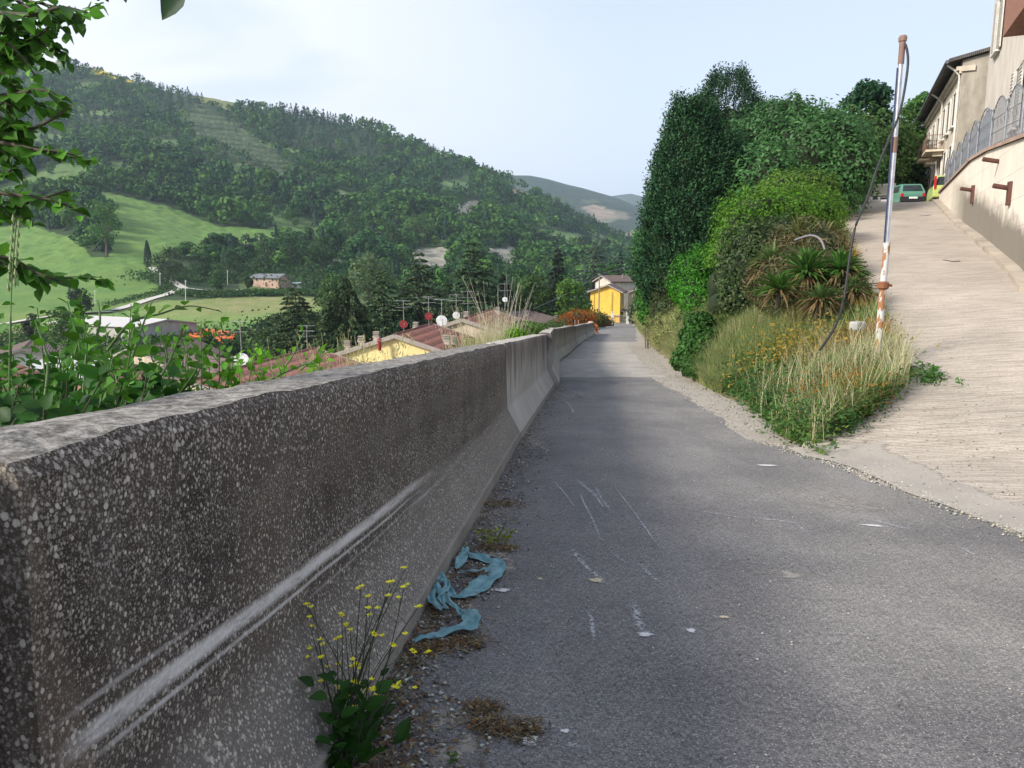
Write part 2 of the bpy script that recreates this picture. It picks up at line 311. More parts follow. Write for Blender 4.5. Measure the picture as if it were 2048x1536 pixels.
# sandy pale spill along the mouth of the ramp
tag(sheet('ramp_apron', lambda y: np.interp(y, AE_Y, AE_X)-.02, lambda y: np.interp(y, [-13, 3, 5, 8.3, 9.3], [4.0, 4.0, 4.05, 4.5, 3.5]), np.arange(-13, 8.35, .12), 8, RAMP, .012, RAMPSAND, .2, .15), kind='structure')
ap = bpy.data.objects['ramp_apron'].data; at = ap.color_attributes.new('col', 'FLOAT_COLOR', 'POINT')
for i_ in range(len(ap.vertices)): a_ = min(1, (8-i_ % 9)/3.); at.data[i_].color = (a_, a_, a_, 1)
# ---------------------------------------------------------------- valley terrain
def inpoly(u, v, poly):
    u = np.asarray(u); v = np.asarray(v); c = np.zeros(u.shape, bool); n = len(poly); j = n-1
    for i in range(n):
        xi, yi = poly[i]; xj, yj = poly[j]
        c ^= ((yi > v) != (yj > v)) & (u < (xj-xi)*(v-yi)/((yj-yi) or 1e-9)+xi); j = i
    return c
FIELDS = {  # meadow outlines surveyed by bearing; kept as ground areas
 'meadow': [(-900, 455), (0, 450), (60, 455), (140, 470), (180, 510), (215, 515), (235, 470), (195, 425), (183, 390), (240, 392), (320, 412), (420, 445), (480, 458), (600, 456), (605, 468), (520, 485), (430, 500), (340, 515), (300, 560), (330, 585), (250, 610), (0, 680), (-900, 700)],
 'low': [(230, 625), (330, 598), (420, 596), (590, 588), (640, 590), (700, 690), (560, 735), (300, 735), (60, 760), (60, 640)],
 'top1': [(60, 96), (180, 105), (255, 150), (275, 172), (190, 150), (90, 140)],
 'top2': [(355, 160), (440, 172), (500, 200), (520, 225), (470, 226), (400, 205), (365, 180)],
 'olive': [(350, 228), (400, 215), (470, 250), (540, 300), (590, 345), (560, 365), (480, 320), (400, 290), (380, 262)],
 'm2': [(860, 360), (935, 365), (930, 382), (880, 384)], 'm3': [(735, 420), (800, 420), (800, 440), (745, 445)],
 'm4': [(985, 362), (1065, 390), (1065, 400), (990, 380)],
 'm5': [(1050, 455), (1110, 460), (1180, 475), (1250, 495), (1240, 510), (1150, 490), (1080, 480), (1050, 475)]}
SOILS = {'c1': [(655, 388), (705, 388), (710, 412), (690, 415)], 'c2': [(905, 405), (955, 402), (972, 430), (945, 442), (920, 430)],
 'c3': [(840, 500), (900, 490), (905, 550), (870, 560), (800, 545), (820, 520)], 'c4': [(735, 480), (760, 490), (765, 515), (740, 512)], 'c5': [(975, 500), (1030, 495), (1050, 530), (1000, 550), (960, 535)], 'c6': [(660, 515), (690, 512), (700, 540), (670, 540)]}
def masks(x, y, z):
    u, v = proj(x, y, z); du = (vnoise(x, y, 14, 11)-.5)*16; dv = (vnoise(x, y, 11, 12)-.5)*8
    return {k: inpoly(u+du, v+dv, p) for k, p in {**FIELDS, **SOILS}.items()}, u, v
aa = np.concatenate([np.linspace(-1.5, -.8, 25)[:-1], np.linspace(-.8, .25, 520), np.linspace(.25, 1.2, 30)[1:]])
yy = np.concatenate([np.linspace(150, 520, 300), np.linspace(522, 1150, 200), np.linspace(1170, 1900, 14)])
A, Y = np.meshgrid(aa, yy); X = A*Y; Z = GZ(X, Y)-np.where(Y < 160, .3, 0)
mk, u, v = masks(X, Y, Z)
n1 = vnoise(X, Y, 60, 21); n2 = vnoise(X, Y, 13, 22); n3 = vnoise(X, Y, 4, 23)
def lc(a, b, t): return np.array(a)*(1-t[..., None])+np.array(b)*t[..., None]
C = lc((.035, .06, .022), (.05, .085, .03), n2)
mead = lc((.085, .17, .04), (.15, .235, .055), n2*.5+n3*.5)*1.12; dry = lc((.2, .24, .075), (.29, .27, .12), n3)
cl = (vnoise(X, Y, 42, 54) > .74) & (v < 520); C = np.where(cl[..., None], lc((.09, .155, .05), (.13, .19, .06), n3), C)
uf = (u > 478) & (u < 610) & (v > 545) & (v < 600); C = np.where(uf[..., None], lc((.09, .15, .045), (.15, .19, .07), n3), C)
t = np.clip((v-560)/110+(n1-.55)*1.2, 0, 1)*(u < 620); m = mk['meadow'][..., None]; C = np.where(m, mead*(1-t[..., None])+dry*t[..., None], C)
t = np.clip((n1-.35)*2.2, 0, 1); C = np.where(mk['low'][..., None], mead*(1-t[..., None])*1.15+dry*t[..., None], C)
for k in ('top1', 'top2'): C = np.where(mk[k][..., None], lc((.12, .17, .06), (.26, .23, .09), n2), C)
yb = mk['top1'] & (n2 > .45) & (u > 120); C = np.where(yb[..., None], np.array((.62, .45, .03)), C)
for k in ('m2', 'm3', 'm5'): C = np.where(mk[k][..., None], lc((.12, .2, .07), (.17, .25, .09), n2), C)
C = np.where(mk['m4'][..., None], np.array((.36, .3, .2)), C)
C = np.where(mk['olive'][..., None], lc((.055, .09, .035), (.09, .12, .05), n3), C)
for k in SOILS: C = np.where(mk[k][..., None], lc((.2, .19, .16), (.42, .38, .31), n3), C)
vf = ((v > 600) & (Y < 330) & ~mk['low'] & ~mk['meadow']); C = np.where(vf[..., None], lc((.07, .11, .035), (.13, .15, .06), n2), C)
Z = Z+(n3-.5)*np.where(Y > 300, 1.2, .2)
I = np.arange(A.size).reshape(A.shape); Q = np.stack([I[:-1, :-1], I[:-1, 1:], I[1:, 1:], I[1:, :-1]], -1).reshape(-1, 4)
def terrmat(name):
    g = G(name); c = g.attr(); n = g.noise(.35, detail=8, rough=.75); n2 = g.noise(.9, g.co((.5, 3, 1)), 6, .8)
    c = g.mix(g.mr(n, .3, .7, 0, .7), c, g.mix(1., c, (.68, .78, .68), 'MULTIPLY')); c = g.mix(g.mr(n2, .45, .7, 0, .35), c, g.mix(1., c, (1.35, 1.25, 1.1), 'MULTIPLY'))
    g.bump(n, 1, .8); return g.done(c)
TERR = terrmat('meadow_ground')
tag(link('valley_terrain', npmesh('valley_terrain', np.stack([X, Y, Z], -1).reshape(-1, 3), Q, cols=C.reshape(-1, 3), smooth=True), TERR), kind='structure')
# far ranges
def rangehill(name, pts, D, depth, base, colfn, seed):
    us = np.linspace(pts[0][0], pts[-1][0], 160); vs = np.interp(us, [p[0] for p in pts], [p[1] for p in pts])
    rows = 60; V = []; cc = []
    for i in range(rows):
        f = i/(rows-1); y = D-depth*(1-f) if f < .8 else D-depth*(1-.8)+(f-.8)*depth
        yr = D-depth*.2; g = np.clip(f/.8, 0, 1)
        for k, (u_, v_) in enumerate(zip(us, vs)):
            a, s = ray(u_, v_); zt = CZ+s*yr
            zz = base+(zt-base)*(g**.8) if f <= .8 else zt-(f-.8)*.8*(zt-base)
            zz += (float(vnoise(a*y, y, D*.05, seed))-.5)*D*.012*(1 if .05 < f < .75 else .15)
            V.append((a*y, y, zz))
    V = np.array(V); uu, vv = proj(V[:, 0], V[:, 1], V[:, 2]); n = len(us)
    I = np.arange(rows*n).reshape(rows, n); Q = np.stack([I[:-1, :-1], I[:-1, 1:], I[1:, 1:], I[1:, :-1]], -1).reshape(-1, 4)
    tag(link(name, npmesh(name, V, Q, cols=colfn(V, uu, vv), smooth=True), FARM), kind='structure')
def farm_mat():
    g = G('far_woodland'); c = g.attr(); n = g.noise(.03, detail=9, rough=.8); c = g.mix(g.mr(n, .35, .65), g.mix(1., c, (.5, .55, .6), 'MULTIPLY'), g.mix(1., c, (1.3, 1.3, 1.2), 'MULTIPLY')); g.bump(n, 1, 25); return g.done(c)
FARM = farm_mat()
def cf1(V, u, v):
    n = vnoise(V[:, 0], V[:, 1], 160, 31); c = lc((.04, .07, .035), (.07, .10, .05), n)
    def put(p, col): 
        m = inpoly(u, v, p); c[m] = col
    put([(1160, 412), (1195, 411), (1222, 420), (1235, 435), (1225, 440), (1200, 445)], (.52, .4, .3)); put([(1160, 400), (1190, 398), (1200, 404), (1170, 408)], (.16, .2, .1))
    put([(1215, 418), (1250, 424), (1262, 436), (1245, 442), (1235, 432)], (.3, .26, .18)); put([(1200, 440), (1235, 434), (1232, 440), (1210, 446)], (.3, .3, .2)); return c
def cf2(V, u, v): n = vnoise(V[:, 0], V[:, 1], 400, 33); return lc((.04, .065, .035), (.08, .1, .05), n)
def cf3(V, u, v):
    n = vnoise(V[:, 0], V[:, 1], 60, 35); c = lc((.04, .085, .03), (.06, .11, .04), n); c[inpoly(u, v, [(1240, 463), (1300, 458), (1300, 470), (1250, 472)])] = (.3, .3, .17); return c
rangehill('far_hills', [(850, 330), (960, 345), (1030, 350), (1060, 351), (1095, 358), (1130, 368), (1165, 376), (1200, 386), (1235, 396), (1262, 408), (1300, 428), (1400, 440), (1700, 400), (2300, 380)], 2900, 1300, 20, cf1, 41)
rangehill('distant_mountains', [(1000, 430), (1150, 402), (1200, 396), (1235, 390), (1262, 387), (1290, 394), (1320, 400), (1500, 380), (1900, 400), (2300, 390)], 4800, 1500, 60, cf2, 43)
rangehill('side_hill', [(1180, 515), (1225, 488), (1250, 468), (1275, 452), (1300, 440), (1330, 415), (1420, 380), (1700, 330), (2300, 300)], 1700, 700, -20, cf3, 45)
tag(link('far_plain', npmesh('far_plain', [(-5000, -60, -40), (5800, -60, -40), (5800, 6000, -40), (-5000, 6000, -40)], [(0, 1, 2, 3)], cols=np.array([(.06, .1, .04)]*4)), FARM), kind='structure')
# ---------------------------------------------------------------- concrete barriers
def aggregate():
    g = G('weathered_aggregate_concrete'); z = g.sep()[2]; nz = g.nrm()[2]; p = g.co()
    w = g.co((1, 1, .9))
    big = g.noise(1.6, p, 6, .65); c = g.mix(g.mr(big, .35, .65), (.030, .023, .019), (.085, .067, .054))
    c = g.mix(g.mr(g.noise(6, g.co((1, 1, .2)), 5, .6), .45, .75, 0, .6), c, (.1, .088, .08))
    lowz = g.mr(z, .50, .30); c = g.mix(g.math('MULTIPLY', lowz, .55), c, (.19, .178, .16))
    drip = g.mr(g.noise(5, g.co((1, 1, .12)), 5, .7), .5, .68, 0, .6); c = g.mix(g.math('MULTIPLY', drip, g.mr(z, .45, .8)), c, (.022, .018, .015))
    dens = g.math('ADD', g.noise(2.6, p, 5, .7), g.math('MULTIPLY', g.math('MULTIPLY', g.mr(z, .75, 1.1), g.mr(g.sep()[1], .9, .1)), .3))
    for sc, th, pick, cc, am in ((210, .44, .28, (.24, .215, .185), .65), (120, .40, .34, (.36, .325, .28), .7), (72, .36, .42, (.50, .455, .39), .85), (38, .30, .68, (.52, .48, .41), .85)):
        d = g.vor(sc, w); r = g.sep(g.vor(sc, w, 'Color'))
        m = g.math('MULTIPLY', g.mr(g.math('ADD', d, g.math('MULTIPLY', g.noise(sc*2.2, p, 2), .3)), th+.15, th+.09), g.math('GREATER_THAN', g.math('ADD', g.math('ADD', r[0], g.math('MULTIPLY', g.math('SUBTRACT', dens, .5), 1.3)), g.math('MULTIPLY', lowz, .2)), pick))
        c = g.mix(g.math('MULTIPLY', m, am), c, g.mix(r[1], cc, tuple(q*.45 for q in cc)))
    top = g.mr(nz, .6, .95); tn = g.noise(24, g.co((1, 1, 1)), 6, .75); c = g.mix(g.math('MULTIPLY', top, .85), c, g.mix(g.mr(tn, .4, .6), (.085, .08, .07), (.34, .32, .29)))
    foot = g.mr(z, .13, .10); c = g.mix(g.math('MULTIPLY', foot, .75), c, g.mix(g.mr(big, .3, .7), (.17, .155, .135), (.28, .26, .23)))
    # long pale scrape left by vehicles along the break of the face
    x = g.sep()[1]; wob = g.math('MULTIPLY', g.math('SUBTRACT', g.noise(.8, g.co((0, 1, 0)), 2), .5), .05)
    def stripe(zc, wd, y0, y1, a, cc=(.60, .585, .56), sl=0.):
        nonlocal c
        d = g.math('ABSOLUTE', g.math('SUBTRACT', g.math('ADD', z, g.math('ADD', wob, g.math('MULTIPLY', x, sl))), zc)); m = g.mr(d, wd, wd*.35)
        e = g.math('MULTIPLY', g.mr(x, y0, y0+.12), g.mr(x, y1, y1-.9)); m = g.math('MULTIPLY', g.math('MULTIPLY', m, e), g.mr(g.noise(9, g.co((1, .35, 3)), 5, .7), .3, .55, .35, 1.))
        c = g.mix(g.math('MULTIPLY', m, a), c, cc)
    stripe(.615, .030, .03, 3.4, .9, sl=.038); stripe(.565, .009, .1, 3.3, .65, sl=.038); stripe(.68, .009, .03, .9, .5, sl=.03); stripe(.50, .008, 1.2, 3.9, .3, sl=.03); stripe(.60, .05, 2.2, 4.4, .3, (.3, .28, .25), .035)
    stripe(.60, .012, .8, 3.1, .25, (.3, .29, .27), -.02); stripe(.42, .05, 2.6, 5.5, .35, (.25, .24, .22))
    # brown mortar smeared over the broken near end
    en = g.mr(g.math('ADD', x, g.math('ADD', g.math('MULTIPLY', g.noise(7, p, 5, .7), .22), g.math('MULTIPLY', z, .16))), .335, .30); c = g.mix(g.math('MULTIPLY', en, g.mr(z, .62, .45, .12, .9)), c, g.mix(g.mr(g.noise(18, p, 5), .4, .6), (.20, .15, .11), (.36, .29, .22)))
    g.bump(g.math('ADD', g.math('ADD', g.math('MULTIPLY', g.vor(46, w), -1.), g.math('MULTIPLY', g.vor(90, w), -.6)), g.noise(40, p, 5, .7)), .55, .006)
    return g.done(c, .92)
AGG = aggregate()
def streaky(name, hue=0.):
    g = G(name); z = g.sep()[2]; nz = g.nrm()[2]; p = g.co(); st = g.noise(7, g.co((1, 1, .09)), 4, .65); big = g.noise(1.2, p, 5, .6)
    base = g.mix(g.mr(big, .35, .65), (.30, .28, .255), (.38, .36, .33))
    dirt = g.mr(g.math('ADD', st, g.math('MULTIPLY', g.mr(z, .35, 1.05, -.22, .12), 1.)), .42, .60)
    c = g.mix(g.math('MULTIPLY', dirt, .88), base, g.mix(g.mr(big, .4, .6), (.085, .068, .058), (.15, .125, .108)))
    c = g.mix(g.mr(g.noise(60, p, 4, .7), .5, .8, 0, .35), c, (.1, .095, .085))
    c = g.mix(g.math('MULTIPLY', g.mr(nz, .6, .95), .8), c, g.mix(g.mr(g.noise(11, p, 5, .7), .35, .6), (.3, .28, .24), (.48, .45, .4)))
    c = g.mix(g.mr(z, .13, .09, 0, .8), c, (.24, .225, .2)); g.bump(g.noise(35, p, 5, .7), .4, .006); return g.done(c, .92)
STREAK = streaky('streaked_concrete')
PROF = [(0, -.12), (0, .105), (-.012, .115), (-.155, .385), (-.165, .42), (-.185, 1.165), (-.205, 1.2), (-.46, 1.2), (-.485, 1.165), (-.53, .42), (-.54, .385), (-.685, .115), (-.697, .105), (-.697, -.12)]
def barrier_mesh(L, chip, seed, height=1.0):
    r = np.random.default_rng(seed); prof = []
    for (a, b), (c, d) in zip(PROF[:-1], PROF[1:]):
        n = max(1, int(round(math.hypot(a-c, b-d)/.06))) if chip > .01 else 1
        for k in range(n): prof.append((a+(c-a)*k/n, (b+(d-b)*k/n)))
    prof.append(PROF[-1]); m = len(prof); ns = int(L/(.05 if chip > .01 else .5)); V = []; ys = np.linspace(0, L, ns+1)
    for y in ys:
        for (x, z) in prof:
            zz = z*height if z > 0 else z; ed = 0
            if z > 1.1: ed = 1
            nn = float(vnoise(y*1.0, z*3+x*9, .22, seed))*.6+float(vnoise(y, z*5+x*11, .07, seed+1))*.4
            end = min(y, L-y)
            c = chip*(1+1.2*max(0, 1-y/1.2) if y < 1.2 else 1)*ed*(nn-.3)+chip*2.2*max(0, 1-end/.16)*max(0, nn-.35)
            cx = -.35; dx = (cx-x); V.append((x+dx*c*.9+(nn-.5)*chip*.12, y, zz-c*(1 if z > 1.1 else 0)*.8))
    V = np.array(V); Q = [(i*m+k, (i+1)*m+k, (i+1)*m+k+1, i*m+k+1) for i in range(ns) for k in range(m-1)]
    n0 = len(V); me = bpy.data.meshes.new('barrier')
    f = [tuple(q) for q in Q]+[tuple(range(m)), tuple(reversed(range(ns*m, ns*m+m)))]
    me.from_pydata([tuple(q) for q in V], [], f); me.update(); return me
JY = [-6.6, 1.10, 8.8, 16.25, 24.8, 33.4, 42, 51, 58.6, 66.3, 74]
LB = ['rough dark barrier out of frame behind the nearest one', 'nearest dark pebbly concrete barrier with a long pale scrape', 'barrier with brown streaks above a clean grey slope, second from the camera', 'short looking dark barrier turned askew behind the brown streaked one',
      'fourth concrete barrier, just beyond the askew dark one', 'fifth concrete barrier, in the middle of the bend with rods behind it', 'sixth concrete barrier, where the pale road section ends', 'seventh concrete barrier, beside the start of the darker far road',
      'eighth concrete barrier, last but two before the orange strip', 'ninth concrete barrier, last but one before the orange strip', 'farthest concrete barrier, its end hung with an orange strip']
for i in range(10):
    y0, y1 = JY[i], JY[i+1]; x0, x1 = float(XB(y0)), float(XB(y1))
    off0, off1 = {0: (-.05, -.06), 1: (0, 0), 2: (.005, .02), 3: (.13, -.02), 4: (-.1, .0)}.get(i, (random.uniform(-.03, .05), random.uniform(-.04, .04)))
    p0 = Vector((x0+off0, y0, float(RZ(x0, y0)))); p1 = Vector((x1+off1, y1, float(RZ(x1, y1)))); d = p1-p0; L = d.length-.035
    me = barrier_mesh(L, .022 if i < 3 else .012, 50+i, 1.0+[-.01, -.012, -.01, .02, -.02, 0, -.02, .01, 0, -.01][i])
    # near ones: sides stay plumb, body follows the fall of the road
    o = link('concrete_barrier', me, AGG if i < 2 else STREAK)
    rz = -math.atan2(d.x, d.y); rx = math.atan2(d.z, math.hypot(d.x, d.y)); o.location = p0; o.rotation_euler = (rx, 0, rz)
    tag(o, LB[i] if i < 10 else LB[10], 'barrier', 'concrete barriers along the left of the road')
bpy.data.objects['concrete_barrier.009']['label'] = LB[10]
# ---------------------------------------------------------------- foliage builders
def unit(v): return v/np.maximum(np.linalg.norm(v, axis=-1, keepdims=True), 1e-9)
def rdir(n, r=rng): v = r.normal(size=(n, 3)); return unit(v)
def leafquads(Pp, N, size, asp=.55, axis=None, fold=0, r=rng):
    """one pointed leaf per point: Pp positions, N face normals, size (n,), axis leaf direction"""
    n = len(Pp); size = np.broadcast_to(size, (n,))[:, None]
    a = rdir(n, r) if axis is None else axis
    a = a-N*np.sum(a*N, 1, keepdims=True); a = unit(a); b = np.cross(N, a)
    V = np.stack([Pp-a*size*.5, Pp+b*size*asp*.5-a*size*.05+N*fold*size, Pp+a*size*.5, Pp-b*size*asp*.5-a*size*.05+N*fold*size], 1).reshape(-1, 3)
    return V, np.arange(4*n).reshape(n, 4)
def shell(c, rad, n, lo=.75, hi=1.05, r=rng, squash=0):
    d = rdir(n, r); k = r.uniform(lo, hi, (n, 1)); return np.array(c)+d*k*np.array(rad), unit(d/np.array(rad))
def colvar(base, n, r=rng, v=.28, warm=.12):
    k = 1+r.normal(size=(n, 1))*v*.6; k = np.clip(k, .45, 1.9); w = r.normal(size=(n, 1))*warm
    return np.clip(np.array(base)*k*(1+w*np.array((1, .2, -.6))), .003, .9)
def blobmesh(blobs, scale, seed, seg=18):
    """dark inner mass of twigs that stops see-through gaps"""
    Vs = []; Qs = []; b = 0
    th = np.linspace(0, math.pi, seg//2+1); ph = np.linspace(0, 2*math.pi, seg, endpoint=False); T, Ph = np.meshgrid(th, ph, indexing='ij')
    D = np.stack([np.sin(T)*np.cos(Ph), np.sin(T)*np.sin(Ph), np.cos(T)], -1)
    I = np.arange(D.shape[0]*seg).reshape(-1, seg); J = np.roll(I, -1, 1); q = np.stack([I[:-1], I[1:], J[1:], J[:-1]], -1).reshape(-1, 4)
    for c, rad in blobs:
        k = scale*(.85+.3*vnoise(D[..., 0]*2+c[0], D[..., 1]*2+D[..., 2]*2.7+c[2], .7, seed)); Vs.append((np.array(c)+D*k[..., None]*np.array(rad)).reshape(-1, 3)); Qs.append(q+b); b += I.size
    return np.concatenate(Vs), np.concatenate(Qs)
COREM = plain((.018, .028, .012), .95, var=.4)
def foliage(name, V, Q, C, parent, mat=LEAF): return link(name, npmesh(name, V, Q, cols=np.repeat(C, 4, 0)), mat, parent)
def trunk_obj(parent, base, top, r0, limbs=(), name='trunk', bend=.04):
    m = MB(); b = Vector(base); t = Vector(top); h = (t-b).length; pts = [b+(t-b)*k/6+Vector((random.uniform(-1, 1), random.uniform(-1, 1), 0))*h*bend*(k > 0)*.5 for k in range(7)]
    m.tube(pts, [r0*(1-.11*k) for k in range(7)], 8)
    for l in limbs:
        l = Vector(l); k = random.choice((2, 3, 4)); s = pts[k]; mid = (s+l)/2+Vector((0, 0, .08*h)); m.tube([s, mid, l], [r0*.45, r0*.3, r0*.08], 5)
    return m.obj(name, BARK, parent)
def broadleaf(name, label, x, y, h, w, col, cat='tree', group=None, n=2600, leaf=.3, z=None, crown0=.18, lobes=9, mat=LEAF, seed=None, hi=None, dens=1.):
    r = np.random.default_rng(seed if seed is not None else int(abs(x*31+y*17))); z = float(GZ(x, y)) if z is None else z
    e = empty(name, (x, y, z-.1), label, cat, group); random.seed(int(abs(x*7+y*3)))
    blobs = [((0, 0, h*(crown0+(1-crown0)*.52)), (w*.36, w*.36, h*(1-crown0)*.40))]
    for k in range(lobes):
        q = r.uniform(0, 2*math.pi); f = r.uniform(0, 1); zz = h*(crown0+.12+(.84-crown0)*f); rr = w*.5*(1-.55*abs(f-.4)**1.1)*.62; s = w*r.uniform(.17, .27)*(1-.3*f)
        blobs.append(((math.cos(q)*rr, math.sin(q)*rr, zz), (s, s, s*r.uniform(.65, .95))))
    blobs.append(((r.uniform(-.1, .1)*w, r.uniform(-.1, .1)*w, h*.88), (w*.18, w*.18, h*.11)))
    vol = np.array([b[1][0]*b[1][1] for b in blobs]); vol = vol/vol.sum()
    PP = []; NN = []; CC = []
    for (c, rad), f in zip(blobs, vol):
        k = max(8, int(n*f*dens)); p, nn = shell(c, rad, k, .62, 1.12, r); p += r.normal(size=p.shape)*w*.02; PP.append(p); NN.append(nn); CC.append(colvar(np.array(col)*(r.uniform(.75, 1.3) if hi is None else 1), k, r))
    Pp = np.concatenate(PP); N = unit(np.concatenate(NN)*.6+rdir(len(Pp), r)*.8+np.array((0, 0, .35)))
    V, Q = leafquads(Pp, N, leaf*r.uniform(.6, 1.35, len(Pp)), .6, r=r); foliage('crown', V, Q, np.concatenate(CC), e, mat)
    trunk_obj(e, (0, 0, -.2), (0, 0, h*.7), max(.05, h*.022), [b[0] for b in blobs[1:7]])
    return e
def shrub(name, label, blobs, n, leaf, col, cat='bush', group=None, mat=LEAF, up=.3, core=.68, asp=.5, col2=None, lo=.82, hi=1.1, seed=1, ground=None, nrm=.75, blobcol=.15):
    """blobs in world metres; origin at ground under the first"""
    r = np.random.default_rng(seed); c0 = np.array(blobs[0][0]); gz = float(GZ(c0[0], c0[1])) if ground is None else ground; org = np.array((c0[0], c0[1], gz))
    e = empty(name, tuple(org), label, cat, group); bl = [(np.array(c)-org, rad) for c, rad in blobs]
    area = np.array([(b[1][0]*b[1][1]+b[1][0]*b[1][2]+b[1][1]*b[1][2]) for b in bl]); area = area/area.sum(); PP = []; NN = []; CC = []
    for (c, rad), f in zip(bl, area):
        k = max(10, int(n*f)); p, nn = shell(c, rad, k, lo, hi, r); wob = (vnoise(p[:, 0]*1.3+p[:, 2], p[:, 1]*1.3-p[:, 2], .5, seed)-.5)[:, None]; p = p+nn*wob*min(rad)*.6
        keep = p[:, 2] > -.1
        base = np.where((col2 is not None) & (r.random(k) < .35)[:, None], np.array(col2 if col2 is not None else col), np.array(col))*r.uniform(1-blobcol, 1+blobcol)
        PP.append(p[keep]); NN.append(nn[keep]); CC.append(np.clip(base*np.clip(1+r.normal(size=(k, 1))*.2, .5, 1.7), 0, 1)[keep])
    Pp = np.concatenate(PP); N = unit(np.concatenate(NN)*nrm+rdir(len(Pp), r)*.6+np.array((0, 0, up))); ax = rdir(len(Pp), r)+np.array((0, 0, .5))
    V, Q = leafquads(Pp, N, leaf*r.uniform(.65, 1.3, len(Pp)), asp, axis=ax, r=r); foliage('leaves', V, Q, np.concatenate(CC), e, mat)
    m = MB()
    for c, rad in bl[:6]:
        for k in range(3): q = r.uniform(0, 6.28); m.tube([(c[0]*.5, c[1]*.5, -.15), (c[0]*.8, c[1]*.8, c[2]*.5), (c[0]+math.cos(q)*rad[0]*.5, c[1]+math.sin(q)*rad[1]*.5, c[2]+rad[2]*.4)], [.035, .025, .01], 5)
    m.obj('branches', BARK, e)
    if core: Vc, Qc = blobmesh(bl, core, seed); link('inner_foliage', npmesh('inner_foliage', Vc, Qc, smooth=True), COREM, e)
    return e
def spray(Pp, D, L, nper, leaf, col, r, asp=.3, droop=.25, spread=.5, v=.25):
    """needle sprays: branchlets from Pp along D"""
    n = len(Pp); t = np.tile(np.linspace(.15, 1, nper), n)[:, None]; p0 = np.repeat(Pp, nper, 0); d0 = np.repeat(D, nper, 0); l0 = np.repeat(np.broadcast_to(L, (n,)), nper)[:, None]
    p = p0+d0*l0*t+np.array((0, 0, -1))*l0*droop*t*t; side = rdir(len(p), r); ax = unit(d0+side*spread+np.array((0, 0, -droop))); nn = unit(np.cross(ax, rdir(len(p), r))+np.array((0, 0, .6)))
    V, Q = leafquads(p, nn, leaf*r.uniform(.7, 1.3, len(p)), asp, axis=ax, r=r); return V, Q, colvar(col, len(p), r, v)
def conifer(name, label, x, y, h, w, col, style='cedar', n=90, leaf=.45, z=None, cat='tree', group=None, trunk_show=.1, droop=.3, seed=None, per=44):
    r = np.random.default_rng(seed if seed is not None else int(abs(x*13+y*29))); z = float(GZ(x, y)) if z is None else z
    e = empty(name, (x, y, z-.1), label, cat, group); m = MB(); m.tube([(0, 0, -.2), (.01*h, 0, h*.5), (0, 0, h*.97)], [h*.025, h*.016, .03], 8); VV = []; QQ = []; CC = []; off = 0
    for i in range(n):
        f = trunk_show+(1-trunk_show)*(i+r.random())/n; zz = h*f; n_sub = 5
        if style == 'cedar': L = w*.5*(1-f)**.75*(1+.25*math.sin(i*2.4))*r.uniform(.7, 1.1)+w*.03
        elif style == 'spire': L = w*.5*(1-f)**1.05*r.uniform(.75, 1.15)+w*.04
        elif style == 'weeping': L = w*.5*(1-f**2.2)*r.uniform(.55, 1.05)
        else: L = w*.5*math.sin(math.pi*min(.97, .18+.8*(1-f)))**.6*r.uniform(.8, 1.1)
        q = i*2.399+r.uniform(-.3, .3); d = np.array((math.cos(q), math.sin(q), {'cedar': .12, 'spire': -.05, 'weeping': .15}.get(style, .5))); d = d/np.linalg.norm(d)
        if style == 'cedar' or style == 'spire': zz = round(zz/(h*.055))*h*.055+r.uniform(-.01, .01)*h
        k = max(3, int(per*L/(w*.5)+2)); t = r.uniform(.12, 1, k)**.8; base = np.array((0, 0, zz))+d*L*t[:, None]; base[:, 2] -= L*droop*t**2*.5
        side = np.cross(d, (0, 0, 1)); s = r.uniform(-1, 1, k)[:, None]; dd = unit(d*.7+side*s*1.1+np.array((0, 0, -.15 if style != 'thuja' else .7)))
        ll = L*.30*(1.1-t*.6)+.12*w*.2; dr = {'weeping': 1.8, 'cedar': .35, 'spire': .6}.get(style, -.2)
        V, Q, C = spray(base, dd, ll, 5, leaf, np.array(col)*r.uniform(.85, 1.45), r, .5, dr, .6); VV.append(V); QQ.append(Q+off); CC.append(C); off += len(V)
        if i % 2 == 0: m.tube([(0, 0, zz), tuple(np.array((0, 0, zz))+d*L*.6-np.array((0, 0, L*droop*.2))), tuple(np.array((0, 0, zz))+d*L*.95-np.array((0, 0, L*droop*.5)))], [h*.006, h*.004, .01], 4, cap=False)
    foliage('crown', np.concatenate(VV), np.concatenate(QQ), np.concatenate(CC), e, NEEDLE); m.obj('trunk', BARK, e); return e
def columnar(name, label, x, y, h, w, col, n=1500, leaf=.3, cat='cypress tree', z=None, blobs=None, group=None):
    z = float(GZ(x, y)) if z is None else z; r = np.random.default_rng(int(abs(x*3+y*5))); e = empty(name, (x, y, z-.1), label, cat, group)
    f = r.random(n)**.8; q = r.uniform(0, 2*math.pi, n); rad = w*.5*np.sin(np.pi*np.clip(.08+.92*(1-f), 0, 1)*.75)**.7*r.uniform(.75, 1.05, n)
    rad = w*.5*np.clip(np.minimum((f+.05)*5, (1.02-f)**.6*1.15), 0, 1)*r.uniform(.8, 1.05, n)
    p = np.stack([np.cos(q)*rad, np.sin(q)*rad, h*(.04+.96*f)], 1); N = unit(np.stack([np.cos(q), np.sin(q), q*0+.2], 1)+rdir(n, r)*.5); ax = np.tile((0, 0, 1.), (n, 1))+rdir(n, r)*.35
    V, Q = leafquads(p, N, leaf*r.uniform(.7, 1.3, n), .4, axis=ax, r=r); foliage('crown', V, Q, colvar(col, n, r), e, NEEDLE)
    m = MB(); m.tube([(0, 0, -.2), (0, 0, h*.85)], [w*.09, .02], 6); m.obj('trunk', BARK, e)
    return e
